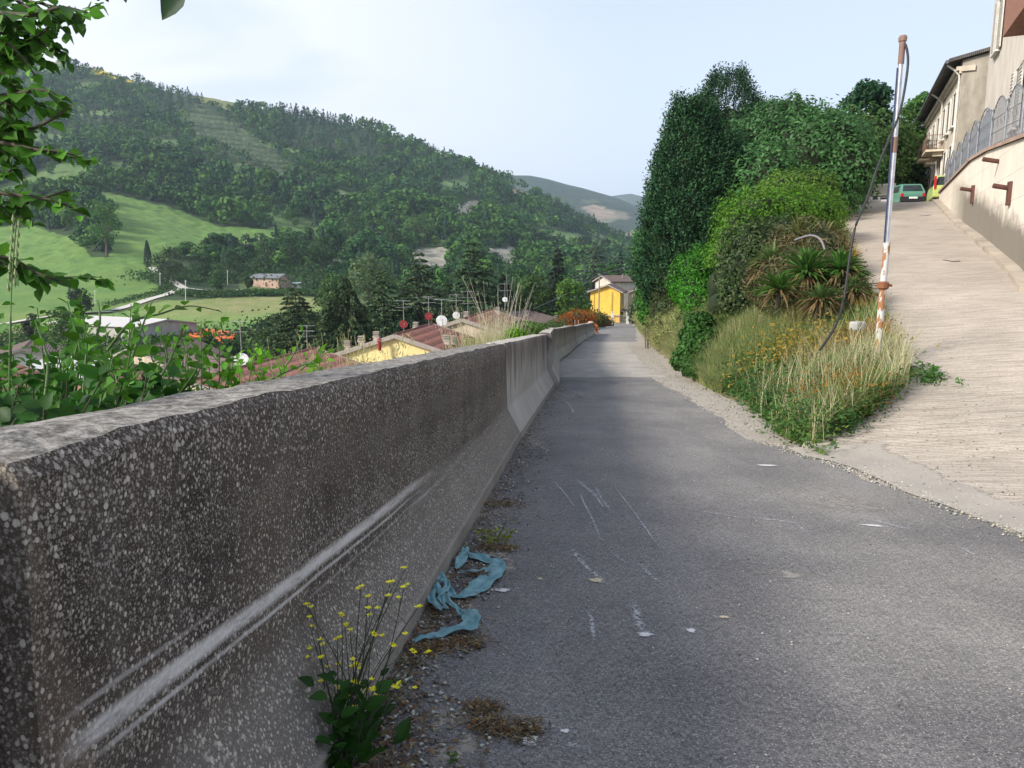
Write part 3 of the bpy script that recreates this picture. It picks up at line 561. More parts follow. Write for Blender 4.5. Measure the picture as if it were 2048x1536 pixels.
# ---------------------------------------------------------------- woods on the far slope: one mass nobody could count
def proto(kind, n, r):
    if kind == 'round':
        bl = [((0, 0, .6), (.34, .34, .36))]+[((math.cos(q)*.27, math.sin(q)*.27, .35+.5*r.random()), (.22, .22, .2)) for q in r.uniform(0, 6.28, 5)]+[((0, 0, .88), (.18, .18, .14))]
        P_ = []; N_ = []
        for c, rad in bl: k = n//len(bl); p, nn = shell(c, rad, k, .85, 1.08, r); P_.append(p); N_.append(nn)
        p = np.concatenate(P_); N = unit(np.concatenate(N_)+rdir(len(p), r)*.45); s = .19 if n < 200 else .115
        V, Q = leafquads(p, N, s*r.uniform(.7, 1.3, len(p)), .8, r=r)
    elif True:
        f = r.random(n)**1.3; q = r.uniform(0, 6.28, n); rad = (.30*(1-f)**.8+.02)*r.uniform(.75, 1.1, n); p = np.stack([np.cos(q)*rad, np.sin(q)*rad, .12+.9*f], 1)
        N = unit(np.stack([np.cos(q), np.sin(q), q*0+.5], 1)+rdir(n, r)*.4); V, Q = leafquads(p, N, .17*r.uniform(.7, 1.3, n), .6, axis=np.stack([np.cos(q), np.sin(q), q*0-.6], 1), r=r)
    return V
def forest():
    r = np.random.default_rng(11); protos = {k: [proto(k, n, r) for _ in range(4)] for k, n in (('round', 130), ('pine', 110))}; nearp = {k: [proto(k, n, r) for _ in range(5)] for k, n in (('round', 420), ('pine', 300))}; lowp = {k: [proto(k, n, r) for _ in range(4)] for k, n in (('round', 60), ('pine', 56))}
    xs = []; d = 0
    y = 255.
    pts = []
    while y < 1000:
        step = 6.2+y*.0035; a0, a1 = -.82*y, .22*y; xx = np.arange(a0, a1, step); pts.append(np.stack([xx+r.uniform(-.5, .5, len(xx))*step, np.full(len(xx), y)+r.uniform(-.5, .5, len(xx))*step], 1)); y += step*.9
    p = np.concatenate(pts); z = GZ(p[:, 0], p[:, 1]); mk, u, v = masks(p[:, 0], p[:, 1], z)
    clear = np.zeros(len(p), bool)
    for k in ('meadow', 'low', 'm2', 'm3', 'm4', 'm5', 'c1', 'c2', 'c3', 'c4', 'c5', 'c6'): clear |= mk[k]
    top = mk['top1'] | mk['top2']; clear |= top & (r.random(len(p)) > .03)
    clear |= (vnoise(p[:, 0], p[:, 1], 42, 54) > .74) & (v < 520) & (r.random(len(p)) > .12); hs = .65+.75*vnoise(p[:, 0], p[:, 1], 33, 55); olive = mk['olive']; patch = vnoise(p[:, 0], p[:, 1], 70, 51); dark = vnoise(p[:, 0], p[:, 1], 120, 52)
    # row planting on the terraces
    rows = (np.mod(v/11.0+.035*u, 1) < .5); clear |= olive
    lowz = (v > 590) ; clear |= lowz & (r.random(len(p)) > .0) & (u < 1100)
    clear |= (v > 552) & (r.random(len(p)) > .55); clear |= (p[:, 1] < 330) & (u < 520)
    hoods = inpoly(u, v, [(470, 470), (560, 470), (640, 600), (470, 600)]); clear |= hoods & (r.random(len(p)) > .4)
    clear |= inpoly(u, v, [(480, 540), (500, 545), (610, 545), (615, 600), (480, 600)]); edge = (vnoise(p[:, 0], p[:, 1], 22, 53) < .2) & (v > 470) & (u > 700); clear |= edge
    ok = ~clear & (v < 640); p = p[ok]; z = z[ok]; u = u[ok]; v = v[ok]; olive = olive[ok]; patch = patch[ok]; dark = dark[ok]; hs = hs[ok]
    pinezone = inpoly(u, v, [(300, 140), (400, 150), (410, 235), (330, 235)]) | ((v < 330) & (u > 560) & (dark > .55)) | ((v > 230) & (v < 350) & (u < 420) & (dark > .5)) | ((u > 1100) & (patch > .7))
    VV = []; CC = []
    for i in range(len(p)):
        y = p[i, 1]; kind = 'pine' if (pinezone[i] and r.random() < .8) or r.random() < .10 else 'round'; far = y > 620
        T = (lowp if far else nearp if y < 430 else protos)[kind][r.integers(4)]; h = r.uniform(6, 15) if kind == 'round' else r.uniform(9, 15); w = h*r.uniform(.8, 1.2) if kind == 'round' else h*.75
        if olive[i]: h = r.uniform(3.5, 5); w = h*1.5
        h *= hs[i]; w *= hs[i]*.9+.1
        if v[i] > 545: h *= .7; w *= .7
        if 300 < u[i] < 640 and v[i] > 468: h *= .6; w *= .8
        q = r.uniform(0, 6.28); c, s = math.cos(q), math.sin(q); V = T*np.array((w, w, h)); V = np.stack([V[:, 0]*c-V[:, 1]*s, V[:, 0]*s+V[:, 1]*c, V[:, 2]], 1)+np.array((p[i, 0], p[i, 1], z[i]-.5)); VV.append(V)
        g = (.055, .115, .032) if patch[i] > .5 else (.042, .092, .034)
        if kind == 'pine': g = (.026, .052, .03)
        if r.random() < .2 and kind == 'round': g = (.085, .155, .045)
        if olive[i]: g = (.23, .28, .2)
        k = r.uniform(.7, 1.35); nv = len(V)//4; c_ = np.array(g)*k*np.clip(1+r.normal(size=(nv, 1))*.16, .6, 1.5); CC.append(np.repeat(c_, 4, 0))
    gv = []; gc = []
    for rv in np.arange(222, 372, 9.5):
        for ru in np.arange(338, 612, 5.5):
            uu = ru+r.uniform(-1.5, 1.5); vv = rv+(ru-450)*.10+r.uniform(-1, 1)
            if not inpoly(np.array([uu]), np.array([vv]), FIELDS['olive'])[0] or r.random() < .12: continue
            a, s = ray(uu, vv); ys = np.arange(350, 950, 4.); d = CZ+s*ys-GZ(a*ys, ys); k = int(np.argmax(d < 0))
            if d.min() >= 0: continue
            y = ys[k]; h = r.uniform(3.2, 4.6); w = h*1.5; T = lowp['round'][r.integers(4)]; gv.append(T*np.array((w, w, h))+np.array((a*y, y, float(GZ(a*y, y))-.4))); nv = len(T)//4; gc.append(np.repeat(np.array((.25, .30, .21))*r.uniform(.75, 1.2)*np.clip(1+r.normal(size=(nv, 1))*.15, .6, 1.4), 4, 0))
    gvv = np.concatenate(gv); tag(link('olive_grove', npmesh('olive_grove', gvv, np.arange(len(gvv)).reshape(-1, 4), cols=np.concatenate(gc)), NEEDLE), 'silvery olive grove planted in terraces across the dark hillside', 'olive grove', kind='stuff')
    V = np.concatenate(VV); C = np.concatenate(CC); Q = np.arange(len(V)).reshape(-1, 4)
    o = link('hillside_woods', npmesh('hillside_woods', V, Q, cols=C), NEEDLE); tag(o, 'dense green wood covering the far hillside below the bare summit', 'woods', kind='stuff'); print('forest trees', len(p), 'faces', len(Q))
forest()
# ---------------------------------------------------------------- buildings
def landat(u, v, lo=60, hi=900):
    """distance at which the sight line meets the land"""
    ys = np.arange(lo, hi, 1.); a, s = ray(u, v); d = CZ+s*ys-GZ(a*ys, ys); k = np.argmax(d < 0); return float(ys[k]) if d.min() < 0 else hi
def stucco(c, dirt=.25, rough=.9, seed=0, brick=False):
    g = G('stucco'); p = g.co(); n = g.noise(1.1, g.co((1, 1, .5)), 6, .65); f = g.noise(24, p, 4, .7)
    c2 = tuple(q*(1-dirt)*.85 for q in c); col = g.mix(g.mr(n, .4, .72), c, c2); col = g.mix(g.mr(g.noise(3, g.co((1, 1, .12)), 4, .6), .55, .8, 0, dirt), col, (.16, .15, .13))
    col = g.mix(g.mr(f, .35, .75, 0, .2), col, c2); g.bump(f, .25, .01); return g.done(col, rough)
def tiles(c1, c2, pitch=3.2, row=2.6, moss=(.2, .19, .15), scale=1.):
    g = G('roof_tiles'); p = g.co(); w = g.wave(pitch*scale, p, 0, 'X'); r = g.wave(row*scale, p, .3, 'Y', 'SAW'); n = g.noise(2.5, p, 6, .7); cell = g.sep(g.vor(4, p, 'Color'))[0]
    c = g.mix(g.mr(n, .35, .65), c1, c2); c = g.mix(g.math('MULTIPLY', cell, .3), c, tuple(q*.6 for q in c1)); c = g.mix(g.mr(g.noise(1.3, p, 5), .55, .75, 0, .45), c, moss)
    c = g.mix(g.mr(w, .25, .0, 0, .55), c, tuple(q*.35 for q in c1)); c = g.mix(g.mr(r, .12, .0, 0, .45), c, tuple(q*.35 for q in c1)); g.bump(g.math('ADD', w, g.math('MULTIPLY', r, .5)), .8, .05); return g.done(c, .85)
RED = tiles((.21, .085, .065), (.30, .125, .09), .42, .16, (.26, .16, .12)); RED2 = tiles((.25, .11, .085), (.33, .15, .11), .42, .16, (.3, .2, .16)); BROWN = tiles((.12, .085, .075), (.19, .14, .12), 1.0, .6, (.24, .2, .18))
TRIM = plain((.32, .29, .26), .8); TRIMW = plain((.6, .58, .53), .8); DARKT = plain((.1, .07, .06), .8); GLASS = plain((.03, .035, .04), .15, 0, .1); SHUT = plain((.12, .075, .05), .7); CHIM = stucco((.55, .52, .47), .4); METAL = plain((.38, .38, .38), .4, .7); GALV = plain((.5, .5, .52), .35, .85); WHITE = plain((.72, .72, .72), .6); REDP = plain((.24, .03, .03), .6)
def house(name, label, c, L, Wd, H, rise, rz, wall, roofm, over=.5, hip=False, wins=(), chims=(), group=None, th=.16, asym=0, shutters=SHUT, cat='house'):
    """L along local y (ridge), Wd along local x; c = ground centre. wins: (face, along, z, w, h, kind); chims: (x, y, h, w)"""
    e = empty(name, c, label, cat, group, rz); a = Wd/2; b = L/2; ax = asym; m = MB()
    V = [(-a, -b, -3), (a, -b, -3), (a, b, -3), (-a, b, -3), (-a, -b, H), (a, -b, H), (a, b, H), (-a, b, H)]
    if hip: m.add(V, [(0, 1, 5, 4), (1, 2, 6, 5), (2, 3, 7, 6), (3, 0, 4, 7), (4, 5, 6, 7)])
    else: m.add(V+[(ax, -b, H+rise), (ax, b, H+rise)], [(0, 1, 5, 8, 4), (1, 2, 6, 5), (2, 3, 7, 9, 6), (3, 0, 4, 7)])
    m.obj('wall', wall, e)
    m = MB(); o = over
    def slab(q):
        q = [Vector(v) for v in q]; n = (q[1]-q[0]).cross(q[2]-q[0]).normalized(); n = n if n.z > 0 else -n; k = len(q)
        m.add([v+n*.02 for v in q]+[v+n*(th+.02) for v in q], [tuple(range(k)), tuple(range(k, 2*k))]+[(i, (i+1) % k, k+(i+1) % k, k+i) for i in range(k)])
    if hip:
        rl = max(.01, b-a); dz = rise/a*o; R0 = (0, -rl, H+rise); R1 = (0, rl, H+rise); A = (-a-o, -b-o, H-dz); B = (a+o, -b-o, H-dz); Cc = (a+o, b+o, H-dz); D = (-a-o, b+o, H-dz)
        slab([A, B, R0]); slab([B, Cc, R1, R0]); slab([Cc, D, R1]); slab([D, A, R0, R1])
        roof = m.obj('roof', roofm, e)
        mm = MB(); [mm.tube([p_, q_], .1, 6) for p_, q_ in ((A, R0), (B, R0), (Cc, R1), (D, R1), (R0, R1))]; [setattr(mm, 'v', [(x, y, z+th) for x, y, z in mm.v])]; mm.obj('ridge', roofm, roof)
    else:
        s1 = rise/(a+ax); s2 = rise/(a-ax)
        slab([(-a-o, -b-o, H-s1*o), (ax, -b-o, H+rise), (ax, b+o, H+rise), (-a-o, b+o, H-s1*o)]); slab([(ax, -b-o, H+rise), (a+o, -b-o, H-s2*o), (a+o, b+o, H-s2*o), (ax, b+o, H+rise)])
        roof = m.obj('roof', roofm, e)
        for yy_ in (-b-o-.02, b+o+.02):
            for x0, z0 in ((-a-o, H-s1*o), (a+o, H-s2*o)):
                mm = MB()
                p0 = Vector((x0, yy_, z0+.03)); p1 = Vector((ax, yy_, H+rise+.03)); d = (p1-p0); M = Matrix(((d.normalized().x, 0, -d.normalized().z), (0, 1, 0), (d.normalized().z, 0, d.normalized().x)))
                mm.box((p0+p1)/2, (d.length, .05, .26), M=M); mm.obj('verge_board', TRIM, roof)
        mm = MB(); mm.tube([(ax, -b-o, H+rise+th), (ax, b+o, H+rise+th)], .09, 6); mm.obj('ridge', roofm, roof)
        for gx_, gz_ in ((a+o+.05, H-s2*o), (-a-o-.05, H-s1*o)): mm = MB(); mm.tube([(gx_, -b-o, gz_), (gx_, b+o, gz_)], .07, 6); mm.obj('gutter', DARKT, roof)
    for face, al, z, w, h, kind in wins:
        if face == 's': cc = (al, -b-.01, z); R = 0
        elif face == 'n': cc = (al, b+.01, z); R = math.pi
        elif face == 'e': cc = (a+.01, al, z); R = math.pi/2
        else: cc = (-a-.01, al, z); R = -math.pi/2
        mm = MB(); [mm.box(q, d) for q, d in (((-w/2-.04, 0, 0), (.08, .09, h+.16)), ((w/2+.04, 0, 0), (.08, .09, h+.16)), ((0, 0, h/2+.04), (w, .09, .08)), ((0, 0, -h/2-.05), (w+.24, .16, .08)))]
        f = mm.obj('door' if kind == 'door' else 'window', TRIMW, e, cc, (0, 0, R)); mm = MB(); mm.box((0, .0, 0), (w-.01, .04, h-.01)); mm.obj('pane', shutters if kind in ('shut', 'door') else GLASS, f)
    for cx_, cy_, h, w in chims:
        h, w = h*.62, w*.66
        zb = H+rise*(1-abs(cx_-ax)/a)-.3; mm = MB(); mm.box((0, 0, h/2), (w, w*.8, h)); mm.box((0, 0, h+.03), (w+.1, w*.8+.1, .06))
        f = mm.obj('chimney', CHIM, roof, (cx_, cy_, zb)); mm = MB()
        for k in range(3): mm.box((0, 0, h+.14+k*.11), (w+.06, w*.8+.06, .045))
        mm.box((0, 0, h+.2), (w*.7, w*.5, .4)); mm.obj('chimney_cowl', TRIM, f)
    return e
YEL = stucco((.85, .72, .34), .1); YEL2 = stucco((.86, .52, .09), .1); CREAM = stucco((.62, .53, .4), .2); BEI = stucco((.6, .55, .47), .2); PINK = stucco((.5, .34, .26), .2); WHT = stucco((.66, .65, .62), .2); GREY = stucco((.42, .4, .37), .25); TAN = stucco((.55, .42, .27), .2)
def off(px, py, d, rz):   # a ridge point moved d metres on along the ridge
    return (px-math.sin(rz)*d, py+math.cos(rz)*d)
# terraced apartment row just below the road; near end of each ridge surveyed
RZ1 = -math.atan(.136)
def row(name, label, u, v, y, L, Wd, rise, wall, rm, **k):
    p = P(u, v, y); cx_, cy_ = off(p.x, p.y, L/2, RZ1); H = 8.5; return house(name, label, (cx_, cy_, p.z-rise-.02-H), L, Wd, H, rise, RZ1, wall, rm, over=.2, th=.1, **k), p
row('apartment_block', 'apartment block with pale yellow gable and red ribbed roof just below the barrier', 791, 672, 45, 9.0, 11, 1.75, YEL, RED, chims=[(-3.9, -2.2, 1.0, .55), (-3.3, -1.2, 1.05, .55), (-2.6, -.2, 1.05, .55), (-.9, 3.6, .8, .5), (2.6, -1.9, 1.0, .55), (2.9, -1.2, 1.0, .5)], wins=[('s', -2.5, 6, 1.1, 1.4, 'shut'), ('s', 2, 6, 1.1, 1.4, 'shut')])
row('apartment_block', 'lower red roofed block in front of the yellow gable, seen through leaves', 632, 698, 44.5, -14, 13, 2.0, CREAM, RED2, chims=[])
row('apartment_block', 'red roofed block behind dry grass stalks, with two chimneys on its slope', 925, 640, 54.6, 13, 11, 1.75, CREAM, RED, chims=[(2.3, -4.5, 1.0, .5), (2.9, -3.6, 1.0, .5), (3.0, 1.0, 1.0, .5), (-.5, -2.5, .8, .5), (.9, 4.6, 1.0, .5)])
p = P(1062, 622, 100); house('brown_roof_house', 'low house with a wide brown hipped roof beyond the dry grass', (p.x-.5, 100, p.z-2.0-5), 15, 12.5, 5, 1.9, .3, CREAM, BROWN, hip=True, over=.7, chims=[(3.4, -2, .8, .5), (-1, -3, .7, .4), (2, 3, .6, .4)])
p = P(1118, 628, 118); house('brown_roof_house', 'small brown roof tucked behind the hipped roof, left of the orange hedge', (p.x, 118, p.z-1.2-5), 9, 9, 5, 1.2, -.4, CREAM, BROWN, over=.5, chims=[(1, 0, .6, .4)])
# yellow house at the end of the road
e = P(1203, 580, 165); gz = -11.0
yh = house('yellow_house', 'bright yellow two storey house with brown roof where the road ends', (21.9, 170.4, gz), 9.5, 6.6, 7.6, 1.35, -.24, YEL2, BROWN, over=.7, asym=.6, wins=[('e', -2.6, 5.2, 1.1, 2.2, 'door'), ('e', .6, 5.4, 1.0, 1.9, 'shut'), ('e', 3, 5.4, 1.0, 1.5, 'shut'), ('e', -2, 1.4, 1.6, 2.2, 'glass'), ('s', -2, 1.6, 1.1, 1.4, 'shut')], chims=[(-1.6, -1.5, .7, .6), (.8, .5, .7, .5)])
PIL = stucco((.5, .3, .08), .1)
for a_, b_ in (((-2.45, -4.79, 4.6), (.12, .08, 5.2)), ((1.55, -4.79, 4.8), (.3, .1, 5.2))): m = MB(); m.box(a_, b_); m.obj('pilaster', PIL, yh)
m = MB(); m.box((0, -4.82, 2.2), (6.5, .5, .18)); m.obj('ledge', CREAM, yh)
m = MB(); m.add([(3.3, -4.9, 3.3), (5.0, -4.9, 2.7), (5.0, 3, 2.7), (3.3, 3, 3.3), (3.3, -4.9, 3.45), (5.0, -4.9, 2.85), (5.0, 3, 2.85), (3.3, 3, 3.45)], [(0, 1, 2, 3), (4, 5, 6, 7), (0, 1, 5, 4), (1, 2, 6, 5), (2, 3, 7, 6), (3, 0, 4, 7)]); m.obj('porch_roof', BROWN, yh)
for q in (-4.5, -1, 2.6): m = MB(); m.tube([(4.8, q, -1), (4.8, q, 2.75)], .1, 6); m.obj('porch_post', TRIM, yh)
e2 = P(1236, 552, 190); house('beige_house', 'tall beige house with brown roof rising behind the yellow house', (27.6, 193, -12), 9, 8.6, 10.4, 1.3, -1.2, BEI, BROWN, over=.6, wins=[('s', 1, 8, 1, 1.4, 'shut'), ('s', -2, 8, 1, 1.4, 'shut')], chims=[(-2, -1, .8, .6), (0, 1.2, .8, .5), (2, 0, .8, .5)])
house('cream_house', 'cream house half hidden right of the yellow house, behind the iron gate', (31.6, 180, -11), 8, 6.5, 7.0, 1.3, -.2, CREAM, BROWN, over=.6, wins=[('s', -1, 5, .9, 1.3, 'shut')], chims=[(-1, -2, .6, .5)])
# farm below the meadow
yf = landat(538, 575, 160); p = P(538, 575, yf); house('farmhouse', 'pink farmhouse with a long grey roof below the meadow', (p.x, yf+2, p.z+.2), 13.5, 7.5, 3.6, 1.4, 1.22, PINK, plain((.15, .16, .17), .7), over=.5, wins=[('w', -4, 2.9, .9, .9, 'glass'), ('w', 0, 2.9, .9, .9, 'glass'), ('w', 3.5, 2.9, .9, .9, 'glass'), ('w', -1, 1, 1.2, 1.8, 'door')])
yf = landat(594, 577, 160); p = P(594, 577, yf); house('white_shed', 'small white shed right of the pink farmhouse', (p.x, yf+1, p.z+.1), 4.5, 3, 1.8, .4, 1.3, WHT, WHITE, over=.15, wins=[('w', 0, 1, .9, .8, 'glass')])
yf = landat(482, 537, 160); p = P(482, 537, yf); house('white_shed', 'tiny pale roofed shed among trees above the farmhouse', (p.x, yf+1, p.z+.1), 4.5, 3, 1.9, .3, 1.4, GREY, WHITE, over=.2)
# village roofs seen through the bush at the left
def vh(name, label, u, v, y, L, Wd, H, rise, rz, wall, rm, **k):
    p = P(u, v, y); return house(name, label, (p.x, p.y, p.z-rise-H), L, Wd, H, rise, rz, wall, rm, **k)
W2 = [('s', q, z, 1, 1.4, 'shut') for q in (-4, -1, 2) for z in (1.8, 4.8)]+[('e', q, z, 1, 1.4, 'glass') for q in (-3, 0, 3) for z in (1.8, 4.8)]
vh('village_house', 'white village house with a brown roof at the left edge, behind the bush', 55, 690, 95, 12, 11, 6.5, 1.8, .5, WHT, BROWN, wins=W2, chims=[(1, 2, .8, .5)])
vh('village_house', 'white house with pale blue shutters seen through the bush, second from left', 165, 718, 80, 9, 9, 6, 1.5, 1.2, WHT, tiles((.42, .42, .42), (.55, .55, .56), 1., .5), wins=W2, shutters=plain((.3, .45, .6), .6))
vh('village_house', 'beige village house with a dark brown roof right of the big grey shed', 330, 688, 92, 10, 9, 6, 1.7, -.3, CREAM, BROWN, wins=W2, chims=[(0, 2, .8, .5), (1.5, -2, .8, .5)])
vh('village_house', 'village house with reddish roof low behind the bush stems', 225, 752, 62, 11, 9, 6, 1.6, .3, CREAM, RED2, wins=W2, chims=[(1.5, 0, .9, .55)])
vh('village_house', 'small cream house with brown roof beside the satellite dish', 425, 718, 66, 8, 8, 6, 1.5, .9, WHT, BROWN, wins=W2, chims=[(1, 1, .9, .5), (1.2, -1.2, .9, .5)])
vh('village_house', 'pale house with a red roof at the lower left edge of the view', -30, 742, 70, 10, 9, 6, 1.6, .2, WHT, RED2, wins=W2)
vh('warehouse', 'long pale grey warehouse between the bush and the meadow', 245, 636, 172, 30, 16, 5.5, 1.2, 1.1, GREY, plain((.5, .48, .46), .6), over=.3, cat='shed', wins=[('s', q, 2.4, 2, 2.2, 'door') for q in (-4, 0, 4)])
# clay court: orange bank of the sports ground
m = MB(); pts = [P(u_, v_, y_) for u_, v_, y_ in ((360, 668, 168), (400, 672, 160), (470, 674, 158), (470, 664, 172), (420, 658, 182), (380, 659, 180))]
pts = [(q.x, q.y, max(q.z, float(GZ(q.x, q.y))+.3)) for q in pts]; m.add(pts+[(q[0], q[1], q[2]-1.5) for q in pts], [tuple(range(6))]+[(i, (i+1) % 6, 6+(i+1) % 6, 6+i) for i in range(6)])
tag(m.obj('clay_court', plain((.62, .15, .05), .8)), 'orange clay sports court at the edge of the village', 'sports court')
# dirt lane to the farm
def lane(name, pts, w, mat, lift=.25):
    V = []; n = len(pts); P3 = []
    for (u_, v_, y_) in pts: q = P(u_, v_, y_); P3.append((q.x, q.y))
    fine = []
    for i in range(n-1):
        for k in range(10): t = k/10; fine.append((P3[i][0]*(1-t)+P3[i+1][0]*t, P3[i][1]*(1-t)+P3[i+1][1]*t))
    fine.append(P3[-1]); Q = []
    for i, (x, y) in enumerate(fine):
        x1, y1 = fine[min(i+1, len(fine)-1)]; x0, y0 = fine[max(i-1, 0)]; dx, dy = x1-x0, y1-y0; l = math.hypot(dx, dy) or 1; nx_, ny_ = -dy/l*w/2, dx/l*w/2
        for s in (-1, 1): xx, y2 = x+nx_*s, y+ny_*s; V.append((xx, y2, float(GZ(x, y))+lift))
    Q = [(2*i, 2*i+1, 2*i+3, 2*i+2) for i in range(len(fine)-1)]; tag(link(name, npmesh(name, V, Q), mat), kind='structure')
PALE = plain((.5, .47, .42), .9)
LP = [(230, 622), (265, 612), (300, 600), (335, 590), (355, 582), (368, 578), (352, 568), (330, 555), (312, 545), (305, 535)]
lane('dirt_lane', [(u_, v_, landat(u_, v_, 160)) for u_, v_ in LP], 3.2, PALE); lane('farm_track', [(u_, v_, landat(u_, v_, 160)) for u_, v_ in ((370, 577), (400, 581), (440, 584), (500, 580))], 2.0, PALE)
lane('low_road', [(u_, v_, landat(u_, v_, 160)) for u_, v_ in ((225, 625), (150, 628), (60, 640), (0, 652), (-200, 680))], 3.5, PALE)
# ---------------------------------------------------------------- antennas and dishes on the roofs
def antenna(label, u, vb, vt, y, dish=None, arms=2, group='TV antennas on the roofs', seed=0):
    b = P(u, vb, y); t = P(u, vt, y); h = t.z-b.z; r = random.Random(seed); e = empty('roof_antenna', b, label, 'antenna', group)
    m = MB(); m.tube([(0, 0, -.5), (0, 0, h)], .025, 6); m.obj('mast', METAL, e)
    for k in range(arms):
        z = h*(.97-.2*k); q = r.uniform(-.6, .6)+.2; m = MB(); c, s = math.cos(q), math.sin(q); L = .5; m.tube([(-c*L, -s*L, z), (c*L, s*L, z)], .014, 4)
        for i in range(7): f = -L+2*L*i/6; w = .28-.02*i; m.tube([(c*f+s*w, s*f-c*w, z), (c*f-s*w, s*f+c*w, z)], .009, 3)
        m.obj('aerial', METAL, e)
    if dish:
        zc, rad, mat = dish; m = MB(); n = 16; m.lathe((0, 0, 0), [(rad*k/4, -.16*rad+.16*rad*(k/4)**2) for k in range(1, 5)]+[(rad, .02), (rad*.98, .03)], n, 0, 'y'); m.v = [(x, -y_, z_) for x, y_, z_ in m.v]; m.f = [f[::-1] for f in m.f]
        d = m.obj('dish', mat, e, (0, -.1, h*zc), (math.radians(-20), 0, .3)); m = MB(); m.tube([(0, -.02, -rad*.9), (0, -rad*.95, -.1)], .012, 4); m.box((0, -rad, -.05), (.06, .1, .06)); m.obj('feed_arm', METAL, d)
A_ = 'antenna '
antenna('antenna with a small red dish, left one of the two red dishes', 808, 662, 600, 50, (.22, .28, REDP), 2, seed=1)
antenna('antenna with a small red dish, right one of the two red dishes', 858, 650, 592, 52, (.3, .28, REDP), 2, seed=2)
antenna('antenna with the large white dish on the red roof', 884, 652, 598, 47, (.2, .36, WHITE), 1, seed=3)
antenna('antenna with a white dish beside a chimney, behind the large dish', 913, 645, 588, 55, (.25, .28, WHITE), 2, seed=4)
antenna('tall bare antenna right of the white dishes', 936, 640, 582, 56, None, 3, seed=5)
antenna('mast with two white dishes above the dry grass', 1010, 632, 566, 60, (.5, .22, WHITE), 2, seed=6)
antenna('thin antenna rising left of the yellow gable, in front of a cedar', 615, 702, 650, 46, None, 3, seed=7)
antenna('antenna with a white dish at the lower left roof, behind bush leaves', 485, 742, 640, 50, (.22, .5, WHITE), 2, seed=8)
antenna('short antenna between the last dish and the mast', 924, 642, 625, 57, None, 1, seed=9)
# red flue on the yellow gable roof
p = P(759, 688, 44.6); e = empty('roof_flue', p, 'small red metal flue cowl near the yellow gable peak', 'flue'); m = MB(); m.lathe((0, 0, 0), [(.1, -.4), (.1, .1), (.13, .12), (.13, .2)], 10); m.obj('pipe', REDP, e); m = MB(); m.lathe((0, 0, 0), [(.16, .24), (.1, .32), (.02, .36)], 10); m.tube([(0, 0, .18), (0, 0, .28)], .04, 5); m.obj('cowl', REDP, e)
# ---------------------------------------------------------------- right side: retaining wall, fence, old houses
WX = [(16.5, 7.2, 3.6), (11.25, 16, 4.35), (12.6, 18.6, 4.62), (15.7, 25.3, 5.25), (17.05, 28.4, 5.38), (23.06, 41, 5.45)]
def wallmat():
    g = G('retaining_wall_render'); z = g.sep()[2]; p = g.co(); n = g.noise(.8, p, 6, .6); st = g.noise(1.8, g.co((1, 1, .1)), 5, .7)
    c = g.mix(g.mr(n, .35, .65), (.74, .67, .56), (.66, .59, .49)); c = g.mix(g.mr(st, .5, .75, 0, .35), c, (.36, .31, .26))
    y = g.sep()[1]; rel = g.math('SUBTRACT', z, g.math('ADD', g.math('MULTIPLY', y, .19), 1.4)); dm = g.mr(g.math('ADD', rel, g.math('MULTIPLY', g.math('SUBTRACT', g.noise(1.5, p, 5, .7), .5), 1.1)), 1.5, 1.0, 0, .85); dm = g.math('MULTIPLY', dm, g.mr(y, 10, 4)); c = g.mix(dm, c, (.13, .115, .09))
    ln = g.mr(g.math('FRACT', g.math('MULTIPLY', z, 1.35)), .03, .0, 0, .7); c = g.mix(ln, c, (.22, .19, .16)); vl = g.mr(g.math('FRACT', g.math('MULTIPLY', y, .42)), .012, .0, 0, .6); c = g.mix(vl, c, (.25, .21, .17)); g.bump(g.noise(30, p, 4), .25, .01); return g.done(c)
WALLM = wallmat()
def stripwall(m, pts, zb, thick, top=None, dz=0, o0=0):
    """wall along pts=(x, y, ztop); offset to the right"""
    for (x0, y0, z0), (x1, y1, z1) in zip(pts[:-1], pts[1:]):
        d = Vector((x1-x0, y1-y0, 0)).normalized(); n = Vector((d.y, -d.x, 0))
        a0 = Vector((x0, y0, 0))+n*o0; a1 = Vector((x1, y1, 0))+n*o0; b0 = a0+n*thick; b1 = a1+n*thick
        t0, t1 = (z0+dz, z1+dz); q0, q1 = zb(x0, y0, z0), zb(x1, y1, z1)
        V = [(a0.x, a0.y, q0), (a1.x, a1.y, q1), (b1.x, b1.y, q1), (b0.x, b0.y, q0), (a0.x, a0.y, t0), (a1.x, a1.y, t1), (b1.x, b1.y, t1), (b0.x, b0.y, t0)]; m.add(V, [(0, 1, 5, 4), (1, 2, 6, 5), (2, 3, 7, 6), (3, 0, 4, 7), (4, 5, 6, 7)])
rw = empty('retaining_wall', (16, 25, 1), 'tall cream retaining wall beside the ramp, stained at the foot', 'wall'); o0_ = Vector((16, 25, 1))
def rel(m): m.v = [(x-o0_.x, y-o0_.y, z-o0_.z) for x, y, z in m.v]; return m
m = MB(); stripwall(m, WX, lambda x, y, z: float(RAMP(x, y))-.6, .4); w = rel(m).obj('wall', WALLM, rw)
w.data.materials.clear(); w.data.materials.append(WALLM)
m = MB(); stripwall(m, WX, lambda x, y, z: z+.003, .52, dz=.11, o0=-.08); rel(m).obj('coping', stucco((.42, .3, .23), .3), rw)
m = MB(); stripwall(m, WX, lambda x, y, z: float(RAMP(x, y))-.2, .3, dz=0, o0=-.3); 
for i in range(len(m.v)//8):
    for k in (4, 5, 6, 7): v_ = m.v[i*8+k]; m.v[i*8+k] = (v_[0], v_[1], m.v[i*8+k-4][2]+.32)
rel(m).obj('footing', stucco((.45, .39, .31), .35), rw)
PIPE = plain((.1, .045, .035), .7)
